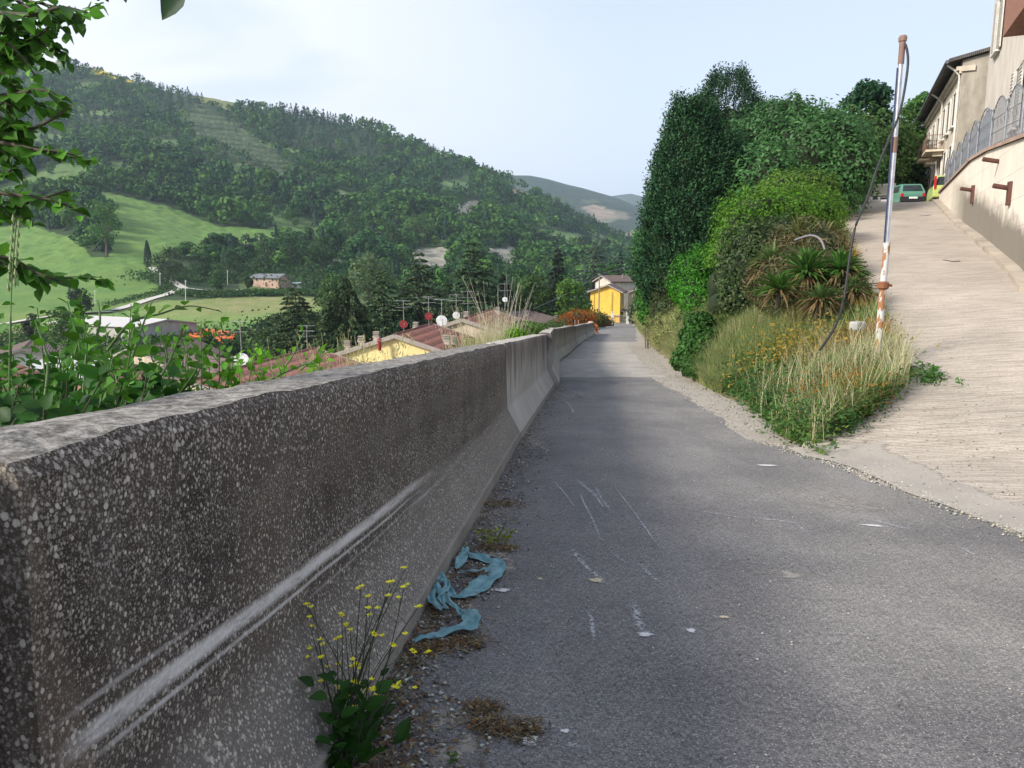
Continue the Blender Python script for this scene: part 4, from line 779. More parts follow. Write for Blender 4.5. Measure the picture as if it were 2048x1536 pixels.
for u_, v_ in ((1948, 382), (1998, 324), (2022, 378)):   # drain stubs: x-bracket pipes
    ys_ = np.linspace(14, 41, 400); xs_ = np.interp(ys_, [q[1] for q in WX[1:]], [q[0] for q in WX[1:]]); a, s = ray(u_, v_); k = int(np.argmin(np.abs(xs_-a*ys_))); x, y, z = xs_[k], ys_[k], CZ+s*ys_[k]
    m = MB(); m.tube([(x+.1, y, z), (x-.42, y+.12, z+.1)], .07, 8)
    if v_ > 350: m.box((x-.04, y, z-.12), (.1, .3, .62), rz=-.44)
    rel(m).obj('drain_pipe', PIPE, rw)
# terrace behind the wall
m = MB(); tp = [(x+.3, y, z-.1) for x, y, z in WX]+[(60, 41, 5.3), (60, 7.2, 3.5)]; m.add(tp, [tuple(range(len(tp)))]); tag(m.obj('terrace', SOIL), kind='structure')
# iron fence with scalloped tops
IRON = plain((.23, .24, .26), .5, .4); SHEET = plain((.25, .27, .30), .55, .1)
def wallat(s):
    acc = 0; pts = WX[1:]
    for (x0, y0, z0), (x1, y1, z1) in zip(pts[:-1], pts[1:]):
        l = math.hypot(x1-x0, y1-y0)
        if s <= acc+l or (x1, y1, z1) == pts[-1]: t = (s-acc)/l; return Vector((x0+(x1-x0)*t+.18, y0+(y1-y0)*t, z0+(z1-z0)*t+.12))
        acc += l
tot = sum(math.hypot(b[0]-a[0], b[1]-a[1]) for a, b in zip(WX[1:-1], WX[2:]))
npan = 10; pw = tot/npan
fo = wallat(0); fe = empty('iron_fence', fo, 'scalloped grey iron fence on top of the retaining wall, partly backed with sheet', 'fence')
for i in range(npan):
    s0 = i*pw; m = MB(); h0, h1 = .95, 1.55; solid = i >= 4
    top = []
    nb = 12
    for k in range(nb+1):
        t = k/nb; q = wallat(s0+pw*t)-fo; hh = h0+(h1-h0)*math.sin(math.pi*t)**.7; top.append(q+Vector((0, 0, hh)))
        if k < nb and not (solid and k % 2): m.tube([q+Vector((0, 0, .05)), q+Vector((0, 0, hh))], .011, 4, cap=False)
        if k % 3 == 1 and not solid:
            qq = q+Vector((0, 0, .55)); m.tube([qq+Vector((0, 0, .1)), qq+Vector((.03, .06, .17)), qq+Vector((.03, .07, .27)), qq+Vector((0, 0, .32)), qq+Vector((-.03, -.07, .27)), qq+Vector((-.03, -.06, .17)), qq+Vector((0, 0, .1))], .009, 3, cap=False)
    m.tube(top, .022, 5)
    for z_ in (.12, .5, .95): m.tube([wallat(s0)-fo+Vector((0, 0, z_)), wallat(s0+pw*.999)-fo+Vector((0, 0, z_))], .013, 4)
    m.obj('iron_panel', IRON, fe)
    m = MB(); m.tube([wallat(s0)-fo-Vector((0, 0, .1)), wallat(s0)-fo+Vector((0, 0, 1.25))], .035, 6); m.lathe(wallat(s0)-fo+Vector((0, 0, 1.25)), [(.02, 0), (.05, .04), (.02, .09)], 6); m.obj('post', IRON, fe)
    if solid:
        m = MB(); V = []; 
        for k in range(nb+1): t = k/nb; q = wallat(s0+pw*t*.999)-fo+Vector((.05, -.02, 0)); hh = h0-.03+(h1-h0)*math.sin(math.pi*t)**.7; V += [q+Vector((0, 0, .06)), q+Vector((0, 0, hh)), q+Vector((.02, -.01, .06)), q+Vector((.02, -.01, hh))]
        m.add(V, [(4*k+a, 4*k+b, 4*k+4+b, 4*k+4+a) for k in range(nb) for a, b in ((0, 1), (1, 3), (3, 2), (2, 0))]+[(0, 1, 3, 2), (4*nb, 4*nb+1, 4*nb+3, 4*nb+2)]); m.obj('backing_sheet', SHEET, fe)
# old long house beyond the wall: corner (26.6, 46), facade runs away
def framed(name, label, org, rz, cat='house'): return empty(name, org, label, cat, None, rz)
fr = -math.atan(.437); OLDW = stucco((.62, .54, .43), .3); OLDS = stucco((.40, .36, .29), .45)
oh = framed('old_house', 'long weathered cream town house with iron balconies at the top of the ramp', (26.6, 46, 4.6), fr)
Lh, Dp, Hh = 19.5, 9, 9.0
m = MB(); m.add([(0, 0, 0), (Dp, 0, 0), (Dp, Lh, 0), (0, Lh, 0), (0, 0, Hh), (Dp, 0, Hh+1.9), (Dp, Lh, Hh+1.9), (0, Lh, Hh)], [(1, 2, 6, 5), (2, 3, 7, 6), (3, 0, 4, 7), (4, 5, 6, 7)]); m.add([(0, 0, 0), (Dp, 0, 0), (Dp, 0, Hh+1.9), (0, 0, Hh)], [(0, 1, 2, 3)], 1); m.obj('wall', [OLDW, OLDS], oh)
m = MB(); m.add([(-.75, -.25, Hh-.1), (Dp+.2, -.25, Hh+2.05), (Dp+.2, Lh+.3, Hh+2.05), (-.75, Lh+.3, Hh-.1), (-.75, -.25, Hh+.1), (Dp+.2, -.25, Hh+2.25), (Dp+.2, Lh+.3, Hh+2.25), (-.75, Lh+.3, Hh+.1)], [(0, 1, 2, 3), (4, 5, 6, 7), (0, 1, 5, 4), (1, 2, 6, 5), (2, 3, 7, 6), (3, 0, 4, 7)]); rf = m.obj('roof', tiles((.10, .09, .085), (.16, .145, .13)), oh)
m = MB(); m.tube([(-.85, -.3, Hh-.08), (-.85, Lh+.3, Hh-.08)], .11, 8); m.obj('gutter', plain((.11, .11, .12), .6), rf)
m = MB(); m.box((-.16, Lh/2, Hh-.45), (.3, Lh, .22)); m.box((-.08, Lh/2, Hh-.65), (.14, Lh, .16)); m.box((.3, -.06, Hh-.5), (.7, .1, .3)); m.obj('cornice', OLDW, oh)
for q in (.25, 8.3): 
    m = MB(); m.tube([(-.8, q, Hh-.15), (-.35, q, Hh-.5), (-.1, q, Hh-.8), (-.1, q, 0)], .06, 6); m.obj('drainpipe', TRIMW, oh)
for q in (1.9, 4.6, 7.0, 10.2, 13.0, 16.2):
    for z0, h in ((6.3, 2.0), (3.1, 2.1), (.75, 2.3)):
        mm = MB(); [mm.box(a_, b_) for a_, b_ in (((0, -.6, 0), (.1, .1, h)), ((0, .6, 0), (.1, .1, h)), ((0, 0, h/2+.05), (.12, 1.3, .12)), ((-.05, 0, -h/2-.05), (.25, 1.4, .1)))]
        f = mm.obj('window' if z0 > 1 else 'door', TRIMW, oh, (-.03, q, z0+.2)); mm = MB(); mm.box((.01, 0, 0), (.05, 1.1, h)); mm.obj('shutter' if z0 > 1 else 'door_leaf', plain((.09, .075, .065), .7), f)
for q, z0, w_ in ((7.0, 4.7, 2.6), (15.4, 1.9, 2.6), (11, 4.7, 1.6)):
    mm = MB(); mm.box((-.55, 0, 0), (1.1, w_, .14)); [mm.box((-.35, k*w_*.35, -.2), (.6, .16, .3)) for k in (-1, 1)]; b = mm.obj('balcony', CREAM, oh, (0, q, z0))
    mm = MB(); n_ = int(w_/.13)
    for k in range(n_+1): yy_ = -w_/2+w_*k/n_; mm.tube([(-1.05, yy_, .07), (-1.12, yy_, .5), (-1.05, yy_, 1.0)], .012, 3, cap=False)
    for s in (-1, 1):
        for k in range(8): mm.tube([(-1.05+k*.14, s*w_/2, .07), (-1.05+k*.14, s*w_/2, 1.0)], .012, 3, cap=False)
    mm.tube([(0, -w_/2, 1), (-1.05, -w_/2, 1), (-1.05, w_/2, 1), (0, w_/2, 1)], .022, 4); mm.tube([(0, -w_/2, .1), (-1.05, -w_/2, .1), (-1.05, w_/2, .1), (0, w_/2, .1)], .016, 4); mm.obj('railing', plain((.2, .13, .1), .6), b)
# nearer plastered house on the right edge: left corner u~1968..1990
NL = 22.0; qx = ray(1970, 210)[0]*38; nh = framed('plastered_house', 'beige plastered house at the right edge with shutters and a brown balcony', (qx-math.sin(-fr)*NL, 38-math.cos(fr)*NL, 4.9), fr)
m = MB(); m.add([(0, 0, 0), (9, 0, 0), (9, NL, 0), (0, NL, 0), (0, 0, 12.5), (9, 0, 12.5), (9, NL, 12.5), (0, NL, 12.5)], [(0, 1, 5, 4), (1, 2, 6, 5), (2, 3, 7, 6), (3, 0, 4, 7), (4, 5, 6, 7)]); m.obj('wall', stucco((.60, .54, .46), .15), nh)
m = MB(); m.box((4.3, NL/2, 12.6), (10.6, NL+1.2, .2)); m.obj('roof', plain((.12, .1, .12), .7), nh)
WSH = plain((.5, .48, .43), .7)
for q, z0 in ((NL-2.3, 7.55), (NL-12, 7.55), (NL-17, 7.55), (NL-8, 3.2), (NL-14, 3.2)):
    mm = MB(); [mm.box(a_, b_) for a_, b_ in (((-.02, -.5, 0), (.08, .07, 2.4)), ((-.02, .5, 0), (.08, .07, 2.4)), ((-.02, 0, 1.2), (.08, 1.1, .07)), ((-.08, 0, -1.24), (.24, 1.3, .08)))]; f = mm.obj('window', TRIMW, nh, (-.01, q, z0)); mm = MB(); mm.box((0, 0, 0), (.05, .95, 2.35)); mm.obj('pane', GLASS, f)
    for s_ in (-1, 1): mm = MB(); mm.box((-.09, s_*.8, 0), (.05, .5, 2.4)); [mm.box((-.13, s_*.8, -1.1+k*.13), (.03, .42, .06)) for k in range(18)]; mm.obj('shutter', WSH, f)
mm = MB(); mm.box((-.5, NL-13.5, 5.2), (1.0, 7.2, .25)); mm.box((-.95, NL-13.5, 5.9), (.1, 7.2, 1.15)); mm.box((-.45, NL-9.95, 5.9), (.9, .1, 1.15)); mm.box((-.45, NL-17.05, 5.9), (.9, .1, 1.15)); mm.obj('balcony', plain((.26, .13, .09), .8), nh)
# ---------------------------------------------------------------- things at the crest
mm = MB(); pts = [(XL(y)-.15, y, float(RAMP(XL(y), y))) for y in (33, 37, 41, 44.5)]
for (x0, y0, z0), (x1, y1, z1), h0, h1 in zip(pts[:-1], pts[1:], (.45, .75, .95), (.75, .95, 1.0)):
    mm.add([(x0, y0, z0-.4), (x1, y1, z1-.4), (x1-.3, y1, z1-.4), (x0-.3, y0, z0-.4), (x0, y0, z0+h0), (x1, y1, z1+h1), (x1-.3, y1, z1+h1), (x0-.3, y0, z0+h0)], [(0, 1, 5, 4), (1, 2, 6, 5), (2, 3, 7, 6), (3, 0, 4, 7), (4, 5, 6, 7)])
tag(mm.obj('parapet_wall', stucco((.33, .3, .26), .3)), 'low grey parapet wall at the top left of the ramp', 'wall')
def carpaint(c):
    g = G('car_paint'); g.b.inputs['Coat Weight'].default_value = .5; g.b.inputs['Coat Roughness'].default_value = .15; n = g.noise(1.5, detail=5); return g.done(g.mix(g.mr(n, .4, .7, 0, .4), c, tuple(q*.7+.03 for q in c)), .45)
TYRE = plain((.02, .02, .02), .85); BLK = plain((.025, .025, .028), .5); RL = plain((.45, .02, .02), .3); CG = plain((.03, .04, .045), .1)
def car(name, label, loc, rz, paint, Lc=3.5, Wc=1.55, Hc=1.45, rear=True, bonnet_up=False, tall_lights=False, light=None, pale_glass=False):
    """local -y end faces the viewer; boxy hatchback"""
    e = empty(name, loc, label, 'car', 'cars parked at the top of the ramp', rz); hw = Wc/2
    prof = [(0, .30), (0, .78), (.05, .95), (.32, Hc-.04), (.5, Hc), (1.9, Hc), (2.15, Hc-.04), (2.7, .98), (Lc-.1, .82), (Lc, .7), (Lc, .3)]
    if not rear: prof = [(Lc-y, z) for y, z in prof][::-1]
    m = MB(); V = []; n = len(prof)
    for y, z in prof:
        ins = 0 if z <= .96 else .16*(z-.96)/(Hc-.96); V += [(-hw+ins, y, z), (hw-ins, y, z)]
    m.add(V, [tuple(2*i for i in range(n)), tuple(2*i+1 for i in range(n))[::-1]]+[(2*i, 2*i+1, 2*((i+1) % n)+1, 2*((i+1) % n)) for i in range(n)]); b = m.obj('body', paint, e, bevel=.04)
    # glass of the end facing us
    y0, z0, y1, z1 = ((.06, .98, .30, Hc-.09) if rear else (.82, .98, 1.32, Hc-.06))
    m = MB(); d = .012; m.add([(-hw+.14, y0-d, z0), (hw-.14, y0-d, z0), (hw-.24, y1-d, z1), (-hw+.24, y1-d, z1), (-hw+.14, y0+.02, z0), (hw-.14, y0+.02, z0), (hw-.24, y1+.02, z1), (-hw+.24, y1+.02, z1)], [(0, 1, 2, 3), (4, 5, 6, 7), (0, 1, 5, 4), (1, 2, 6, 5), (2, 3, 7, 6), (3, 0, 4, 7)])
    m.obj('rear_window' if rear else 'windscreen', CG, e)
    for s in (-1, 1):
        for ya, yb in ((.45, 1.35), (1.42, 2.2)) if rear else ((Lc-2.2, Lc-1.42), (Lc-1.35, Lc-.45)):
            m = MB(); xo = hw+.004; m.add([(s*xo, ya, .98), (s*xo, yb+.12 if yb > 2 and rear else yb, .98), (s*(xo-.13), yb, Hc-.1), (s*(xo-.13), ya+.06, Hc-.1), (s*(xo-.03), ya, .98), (s*(xo-.03), yb, .98), (s*(xo-.16), yb, Hc-.1), (s*(xo-.16), ya+.06, Hc-.1)], [(0, 1, 2, 3), (4, 5, 6, 7), (0, 1, 5, 4), (1, 2, 6, 5), (2, 3, 7, 6), (3, 0, 4, 7)]); m.obj('side_window', CG, e)
        for yw in (.62, Lc-.62):
            m = MB(); m.lathe((s*(hw-.14), yw, .29), [(.29, -.085), (.29, .085)], 16, 0, 'x'); w = m.obj('wheel', TYRE, e); m = MB(); m.lathe((s*(hw-.05), yw, .29), [(.17, -.01), (.16, .012), (.05, .02)], 12, 0, 'x'); m.obj('rim', METAL, w)
    m = MB(); m.box((0, -.02 if True else 0, .48), (Wc+.02, .14, .30)); m.box((0, .1, .35), (Wc-.1, .2, .1)); m.obj('bumper', BLK if rear and not tall_lights else paint, e, bevel=.03)
    m = MB(); m.box((0, -.1, .56), (.5, .02, .11)); m.obj('number_plate', WHITE, e)
    if rear:
        for s in (-1, 1):
            m = MB()
            if tall_lights: m.box((s*(hw-.09), .06, 1.2), (.11, .12, .55)); m.box((s*(hw-.09), .0, .86), (.12, .07, .2))
            else: m.box((s*(hw-.1), .0, .74), (.17, .05, .2))
            m.obj('tail_light', RL, e, bevel=.01)
        m = MB(); m.tube([(-.05, -.0, 1.03), (.3, .01, 1.1)], .012, 4); m.obj('wiper', BLK, e)
    else:
        for s in (-1, 1): m = MB(); m.box((s*(hw-.25), -.01, .72), (.3, .05, .16)); m.obj('headlight', GLASS, e, bevel=.02)
        m = MB(); m.box((0, -.015, .72), (.6, .04, .12)); m.obj('grille', BLK, e)
    if bonnet_up:
        m = MB(); m.add([(-hw+.08, .75, .95), (hw-.08, .75, .95), (hw-.2, .35, 1.62), (-hw+.2, .35, 1.62), (-hw+.08, .8, .95), (hw-.08, .8, .95), (hw-.2, .4, 1.66), (-hw+.2, .4, 1.66)], [(0, 1, 2, 3), (4, 5, 6, 7), (0, 1, 5, 4), (1, 2, 6, 5), (2, 3, 7, 6), (3, 0, 4, 7)]); m.obj('bonnet', paint, e)
        m = MB(); m.box((0, .4, .83), (Wc-.3, .6, .05)); m.obj('engine_bay', BLK, e)
    return e
zc = lambda x, y: float(RAMP(x, y))+.01
x, y = ray(1826, 390)[0]*47.5, 47.5; car('parked_car', 'green boxy hatchback seen from behind at the top of the ramp', (x, y, zc(x, y)+.1), -.12, carpaint((.10, .26, .19)), Wc=1.5)
x, y = ray(1771, 390)[0]*49, 49; car('parked_car', 'pale grey car with raised bonnet left of the green hatchback', (x, y, zc(x, y)+.05), -.25, carpaint((.40, .385, .355)), rear=False, bonnet_up=True, Lc=4.0, Wc=1.7)
x, y = 24.35, 42.4; car('parked_car', 'lime green car with tall red tail lights, half hidden by the retaining wall', (x, y, zc(x, y)), -.42, carpaint((.42, .50, .14)), Wc=1.55, Hc=1.55, tall_lights=True)
# leaning cable, steel pole with rusty socket
px, py = 5.62, 11.3; pz = float(GZ(px, py)); e = empty('steel_pole', (px, py, pz), 'tall thin galvanised pole with a rusty lower sleeve between bank and ramp', 'pole')
zt = 4.68-pz; g_ = G('flaking_sleeve_paint'); nn_ = g_.noise(9, g_.co((1, 1, .5)), 5, .6); SLEEVE = g_.done(g_.mix(g_.ramp(nn_, [(.5, 0.), (.54, 1.)]), (.5, .5, .48), (.30, .14, .06)), .8)
m = MB(); m.tube([(0, 0, -.3), (0, 0, 1.38)], .050, 10); m.obj('lower_sleeve', SLEEVE, e); m = MB(); m.lathe((0, 0, 1.30), [(.055, 0), (.085, .02), (.085, .10), (.055, .12)], 10); m.tube([(.05, 0, 1.36), (.13, -.02, 1.36)], .02, 5); m.obj('clamp', plain((.2, .08, .04), .8), e)
m = MB(); m.tube([(0, 0, 1.35), (.01, 0, 2.0)], .048, 10); m.obj('mid_sleeve', SLEEVE, e); m = MB(); m.tube([(.01, 0, 2.0), (.015, 0, zt)], .034, 10); m.obj('tube', GALV, e)
RUST = plain((.20, .125, .10), .8); m = MB(); m.tube([(.013, 0, 3.3), (.013, 0, 3.52)], .04, 10); m.obj('rust_band', RUST, e); m = MB(); m.tube([(.015, 0, zt-.34), (.015, 0, zt)], .042, 10); m.lathe((.015, 0, zt), [(.055, -.03), (.06, .02), (.045, .05)], 10); m.obj('rust_band', RUST, e)
m = MB(); m.tube([(-.045, -.03, 2.0), (-.045, -.03, zt-.4)], .011, 6); m.obj('conduit', plain((.03, .04, .09), .5), e)
def curve(pts, n=10):
    out = []; pts = [Vector(p) for p in pts]
    for i in range(len(pts)-1):
        p0 = pts[max(i-1, 0)]; p1 = pts[i]; p2 = pts[i+1]; p3 = pts[min(i+2, len(pts)-1)]
        for k in range(n): t = k/n; out.append(.5*((2*p1)+(p2-p0)*t+(2*p0-5*p1+4*p2-p3)*t*t+(3*p1-p0-3*p2+p3)*t**3))
    out.append(pts[-1]); return out
cb = [P(u_, v_, y_) for u_, v_, y_ in ((1803, 84, 11.3), (1812, 92, 11.25), (1816, 125, 11.2), (1809, 180, 11.15), (1798, 230, 11.1), (1782, 270, 11.0), (1755, 335, 10.9), (1735, 395, 10.8), (1712, 450, 10.7), (1700, 510, 10.6), (1688, 595, 10.5), (1672, 650, 10.3), (1640, 700, 10.1))]
m = MB(); m.tube(curve(cb, 8), .017, 6); tag(m.obj('black_cable', BLK), 'loose black cable drooping from the pole top into the grass', 'cable')
# roof edge cable / pole at the far end of the road
x, y = ray(1198, 600)[0]*120, 120.; zb = float(RZ(x, y)); zt_ = P(1198, 546, 120).z; e = empty('utility_pole', (x, y, zb), 'slim grey utility pole in front of the yellow house', 'pole'); m = MB(); m.tube([(0, 0, -.3), (0, 0, zt_-zb)], [.13, .09], 8); m.obj('mast', plain((.22, .2, .18), .8), e); m = MB(); m.box((0, 0, zt_-zb-.25), (.5, .08, .08)); m.obj('bracket', METAL, e)
m = MB(); a0 = Vector((x, y, zt_-.2)); a1 = P(1066, 618, 96); a2 = P(1300, 515, 135); m.tube(curve([a1, (a1+a0)/2-Vector((0, 0, .35)), a0], 8), .022, 4); m.tube(curve([a0, (a2+a0)/2-Vector((0, 0, .2)), a2], 8), .022, 4); tag(m.obj('overhead_wire', METAL), 'thin overhead wire sagging from the utility pole towards the roofs', 'wire')
# gate at the road end, orange strip, rods
gx_, gy_ = ray(1240, 640)[0]*158, 158.; e = empty('iron_gate', (gx_, gy_, float(RZ(gx_, gy_))), 'pale iron gate between posts in front of the yellow house', 'gate')
for k in (-1.6, 1.6): m = MB(); m.box((k, 0, 1.2), (.5, .5, 2.6)); m.box((k, 0, 2.55), (.65, .65, .12)); m.obj('gate_post', TRIMW, e)
m = MB(); [m.tube([(-1.3+k*.2, 0, .1), (-1.3+k*.2, 0, 1.9)], .03, 4) for k in range(14)]; m.box((0, 0, .2), (2.7, .06, .08)); m.box((0, 0, 1.8), (2.7, .06, .08)); m.obj('gate_leaf', METAL, e)
e = empty('garden_fence', (gx_+6, gy_+3, float(RZ(gx_, gy_))), 'grey garden fence right of the iron gate at the road end', 'fence'); m = MB(); [m.box((-3+k*.3, 0, .7), (.08, .05, 1.5)) for k in range(21)]; m.box((0, .05, .3), (6.2, .05, .1)); m.box((0, .05, 1.2), (6.2, .05, .1)); m.box((0, 0, -.2), (6.4, .3, .7)); m.obj('palings', METAL, e)
ORG = plain((.80, .22, .06), .6); b0 = P(1188, 648, 73.9); b1 = P(1198, 668, 73.5); e = empty('orange_strip', (b1.x, b1.y, b1.z), 'orange plastic tape hanging off the end of the last barrier', 'plastic tape')
m = MB(); q0 = b0-b1; V = []
for k in range(9): t = k/8; c = q0*(1-t)+Vector((.12*math.sin(t*6), -.1*math.sin(t*5), .03)); w_ = .16+.05*math.sin(k*1.7); V += [c+Vector((-w_, 0, 0)), c+Vector((w_, .05, 0)), c+Vector((-w_, .03, 0)), c+Vector((w_, .08, 0))]
m.add(V, [(4*k+a, 4*k+b, 4*k+4+b, 4*k+4+a) for k in range(8) for a, b in ((0, 1), (1, 3), (3, 2), (2, 0))]); m.obj('tape', ORG, e); m = MB(); m.lathe(q0+Vector((-.3, .2, -.1)), [(.38, 0), (.34, .22), (.2, .35), (.02, .38)], 10); m.obj('stone_cap', stucco((.45, .33, .25), .2), e)
for i, (u_, v0, v1, y_) in enumerate(((1150, 655, 640, 48), (1157, 655, 640, 49), (1129, 660, 650, 34), (1136, 660, 652, 36))):
    a, b = P(u_, v0, y_), P(u_, v1, y_); m = MB(); m.tube([a-Vector((0, 0, .4)), b], .03, 5); tag(m.obj('metal_rod', METAL), ['tall thin rod standing behind the barriers, left of a similar one', 'tall thin rod standing behind the barriers, right of a similar one', 'short rod behind the barrier, farthest left of the four rods', 'short rod behind the barrier, second from left of the four rods'][i], 'rod', 'rods behind the far barriers')
for i, (u_, v0, v1) in enumerate(((371, 603, 560), (518, 500, 470), (190, 610, 580), (320, 575, 545), (455, 570, 540))):
    y_ = landat(u_, v0, 160); a, b = P(u_, v0, y_), P(u_, v1, y_); m = MB(); m.tube([a-Vector((0, 0, .4)), b], .12, 5); m.box(b-Vector((0, 0, .4)), (.9, .1, .1)); tag(m.obj('field_pole', TRIMW), ['white pole beside the fork of the dirt lane', 'thin pole at the meadow edge near the cypress', 'field pole by the low road behind the bush', 'slim pole at the bend of the dirt lane', 'thin pole among trees left of the farmhouse'][i], 'pole', 'poles in the valley fields')
# ---------------------------------------------------------------- middle distance trees
def place(u, vtop, y, wpx, vbase=None):
    a, s = ray(u, vtop); x = a*y; z = float(GZ(x, y)); 
    if vbase: z = CZ+ray(u, vbase)[1]*y
    return x, y, CZ+s*y-z, wpx/F*y, z
def T(fn, name, label, u, vtop, y, wpx, col, vbase=None, **k):
    x, y, h, w, z = place(u, vtop, y, wpx, vbase); return fn(name, label, x, y, h, w, col, z=z, **k)
GA = 'garden conifers behind the red roofs'; DG = (.055, .085, .045); DK = (.028, .048, .03); SIL = (.10, .135, .085)
T(conifer, 'cedar_tree', 'cedar at the left end of the conifer row, over the field edge', 590, 575, 92, 150, (.075, .105, .055), style='cedar', n=80, leaf=.5, group=GA, vbase=735)
T(conifer, 'cedar_tree', 'weeping dark cedar directly left of the yellow gable roof', 690, 553, 84, 190, (.06, .088, .045), style='weeping', n=85, leaf=.5, group=GA, vbase=730, droop=.5)
T(conifer, 'cedar_tree', 'bushy grey green cedar between the weeping cedar and the tall ivied one', 765, 540, 98, 130, (.075, .115, .06), style='cedar', n=80, leaf=.5, group=GA, vbase=720)
T(conifer, 'cedar_tree', 'tall broad cedar with a brown bare trunk behind the chimney trio', 838, 505, 100, 150, (.085, .115, .065), style='cedar', n=90, leaf=.5, group=GA, vbase=710, trunk_show=.28)
T(conifer, 'cedar_tree', 'tall pointed cedar standing highest in the row, in the centre of the view', 945, 483, 96, 165, (.07, .105, .06), style='cedar', n=110, leaf=.5, group=GA, vbase=700, droop=.5)
T(conifer, 'cedar_tree', 'dark cedar filling the gap right of the tallest pointed one', 1005, 545, 108, 100, DK, style='weeping', n=60, leaf=.5, group=GA, vbase=690)
T(conifer, 'cedar_tree', 'very dark narrow spruce with bare lower trunk left of the light green tree', 1116, 496, 126, 85, (.03, .042, .03), style='spire', n=75, leaf=.55, group=GA, vbase=655, trunk_show=.15)
T(conifer, 'cedar_tree', 'silvery layered cedar above the utility pole', 1186, 484, 205, 120, (.085, .115, .085), style='cedar', n=80, leaf=.7, group=GA, vbase=650)
T(conifer, 'cedar_tree', 'small dark spruce right of the silvery cedar, over the beige house', 1241, 502, 200, 36, DK, style='spire', n=40, leaf=.6, group=GA, vbase=600)
T(conifer, 'cedar_tree', 'low cedar peeking between the ivied cedar and the tallest one', 895, 560, 110, 90, (.05, .075, .04), style='cedar', n=50, leaf=.5, group=GA, vbase=700)
T(conifer, 'cedar_tree', 'dark low cedar behind the two red dishes', 820, 610, 74, 120, (.03, .05, .028), style='weeping', n=45, leaf=.45, group=GA, vbase=720)
T(conifer, 'cedar_tree', 'dark low cedar behind the mast with two white dishes', 985, 615, 84, 130, (.03, .048, .028), style='weeping', n=45, leaf=.45, group=GA, vbase=700)
T(broadleaf, 'garden_tree', 'rounded green tree above the brown hipped roof', 1060, 548, 112, 105, (.06, .10, .035), vbase=670, leaf=.5, n=3000)
T(broadleaf, 'garden_tree', 'light green leafy tree beside the yellow house', 1146, 562, 110, 86, (.11, .19, .055), vbase=665, leaf=.42, n=3600, crown0=.02)
T(broadleaf, 'garden_tree', 'small fresh green tree top over the beige house roof', 1222, 530, 210, 40, (.10, .19, .05), vbase=600, leaf=.6, n=900)
T(broadleaf, 'garden_tree', 'dark tree at the foot of the layered cedar left of the small spruce', 1200, 545, 215, 60, (.045, .075, .035), vbase=640, leaf=.55, n=1400)
T(broadleaf, 'willow_tree', 'grey green willow in front of the pale cliff scars', 735, 512, 175, 120, (.12, .165, .085), vbase=640, leaf=.8, n=2600)
T(broadleaf, 'garden_tree', 'light broad tree behind the weeping cedar, left of the willow', 665, 545, 160, 90, (.07, .12, .045), vbase=650, leaf=.7, n=1800)
VT = 'broadleaved trees around the farm and meadow'
for u_, vt, vb, w_, c_, l_ in (
  (205, 408, 512, 72, (.075, .15, .04), 'bright green double crowned tree standing out into the meadow'),
  (172, 412, 480, 55, (.04, .08, .03), 'darker tree behind the bright one at the meadow corner'),
  (338, 492, 568, 70, (.045, .065, .03), 'broad dark tree beside the cypress over the lane'),
  (415, 474, 516, 28, (.05, .09, .03), 'small round tree alone on the lower meadow edge'),
  (398, 505, 560, 50, (.055, .10, .04), 'pale green tree in the hedge between lane and farm'),
  (430, 538, 592, 34, (.07, .13, .05), 'light green slender tree in front of the field hedge'),
  (470, 500, 552, 45, (.05, .09, .035), 'round tree left of the tiny pale shed'),
  (492, 466, 525, 36, (.035, .06, .03), 'dark upright tree at the end of the meadow hedge'),
  (530, 480, 545, 45, (.06, .105, .045), 'leafy tree directly above the farmhouse roof'),
  (580, 462, 540, 62, (.05, .095, .035), 'large green tree behind the farmhouse to the right'),
  (497, 552, 582, 20, (.05, .085, .03), 'small dark tree touching the left wall of the farmhouse'),
  (640, 470, 560, 60, (.045, .08, .03), 'tall tree right of the big farm tree'),
  (160, 575, 628, 55, (.03, .045, .02), 'dark spreading tree beside the low road, behind bush tips'),
  (120, 615, 690, 70, (.075, .13, .04), 'rounded light tree beside the white village house'),
  (60, 625, 690, 34, (.05, .06, .035), 'brownish small tree at the far left of the village'),
  (410, 670, 745, 75, (.055, .095, .035), 'bushy tree between village roofs and the orange court'),
  (530, 655, 720, 60, (.05, .085, .03), 'dense tree left of the cedars near the lowest antenna'),
  (460, 680, 735, 60, (.045, .085, .03), 'small tree behind the satellite dish at the lower left roof'),
  (700, 430, 500, 60, (.05, .09, .035), 'rounded tree on the slope under the bare scree patch'),
  (845, 425, 490, 75, (.085, .15, .05), 'large pale green tree crown on the mid slope'),
  (780, 445, 510, 50, (.05, .09, .035), 'tree in the fold below the little hill meadow'),
  (1100, 470, 510, 34, (.035, .06, .03), 'dark round tree on the narrow hill meadow strip'),
  (1065, 455, 500, 26, (.06, .10, .04), 'slim light tree at the left end of the hill meadow strip'),
  (1170, 470, 520, 34, (.045, .075, .04), 'rounded tree near the white track on the slope'),
  (1212, 478, 510, 26, (.05, .085, .045), 'last tree on the right end of the hill meadow strip')):
    y_ = landat(u_, vb, 110, 900); y_ = min(y_, 700) if vb < 600 else min(y_, 150 if vb > 640 else 300)
    T(broadleaf, 'valley_tree', l_, u_, vt, y_, w_, c_, leaf=.0022*y_+.25, n=1300 if w_ > 45 else 700, group=VT, vbase=vb, lobes=7)
y_ = landat(293, 535, 160); T(columnar, 'cypress_tree', 'tall dark cypress where the dirt lane meets the meadow', 293, 481, y_, 17, (.022, .04, .02), vbase=537, leaf=.7, n=1300)
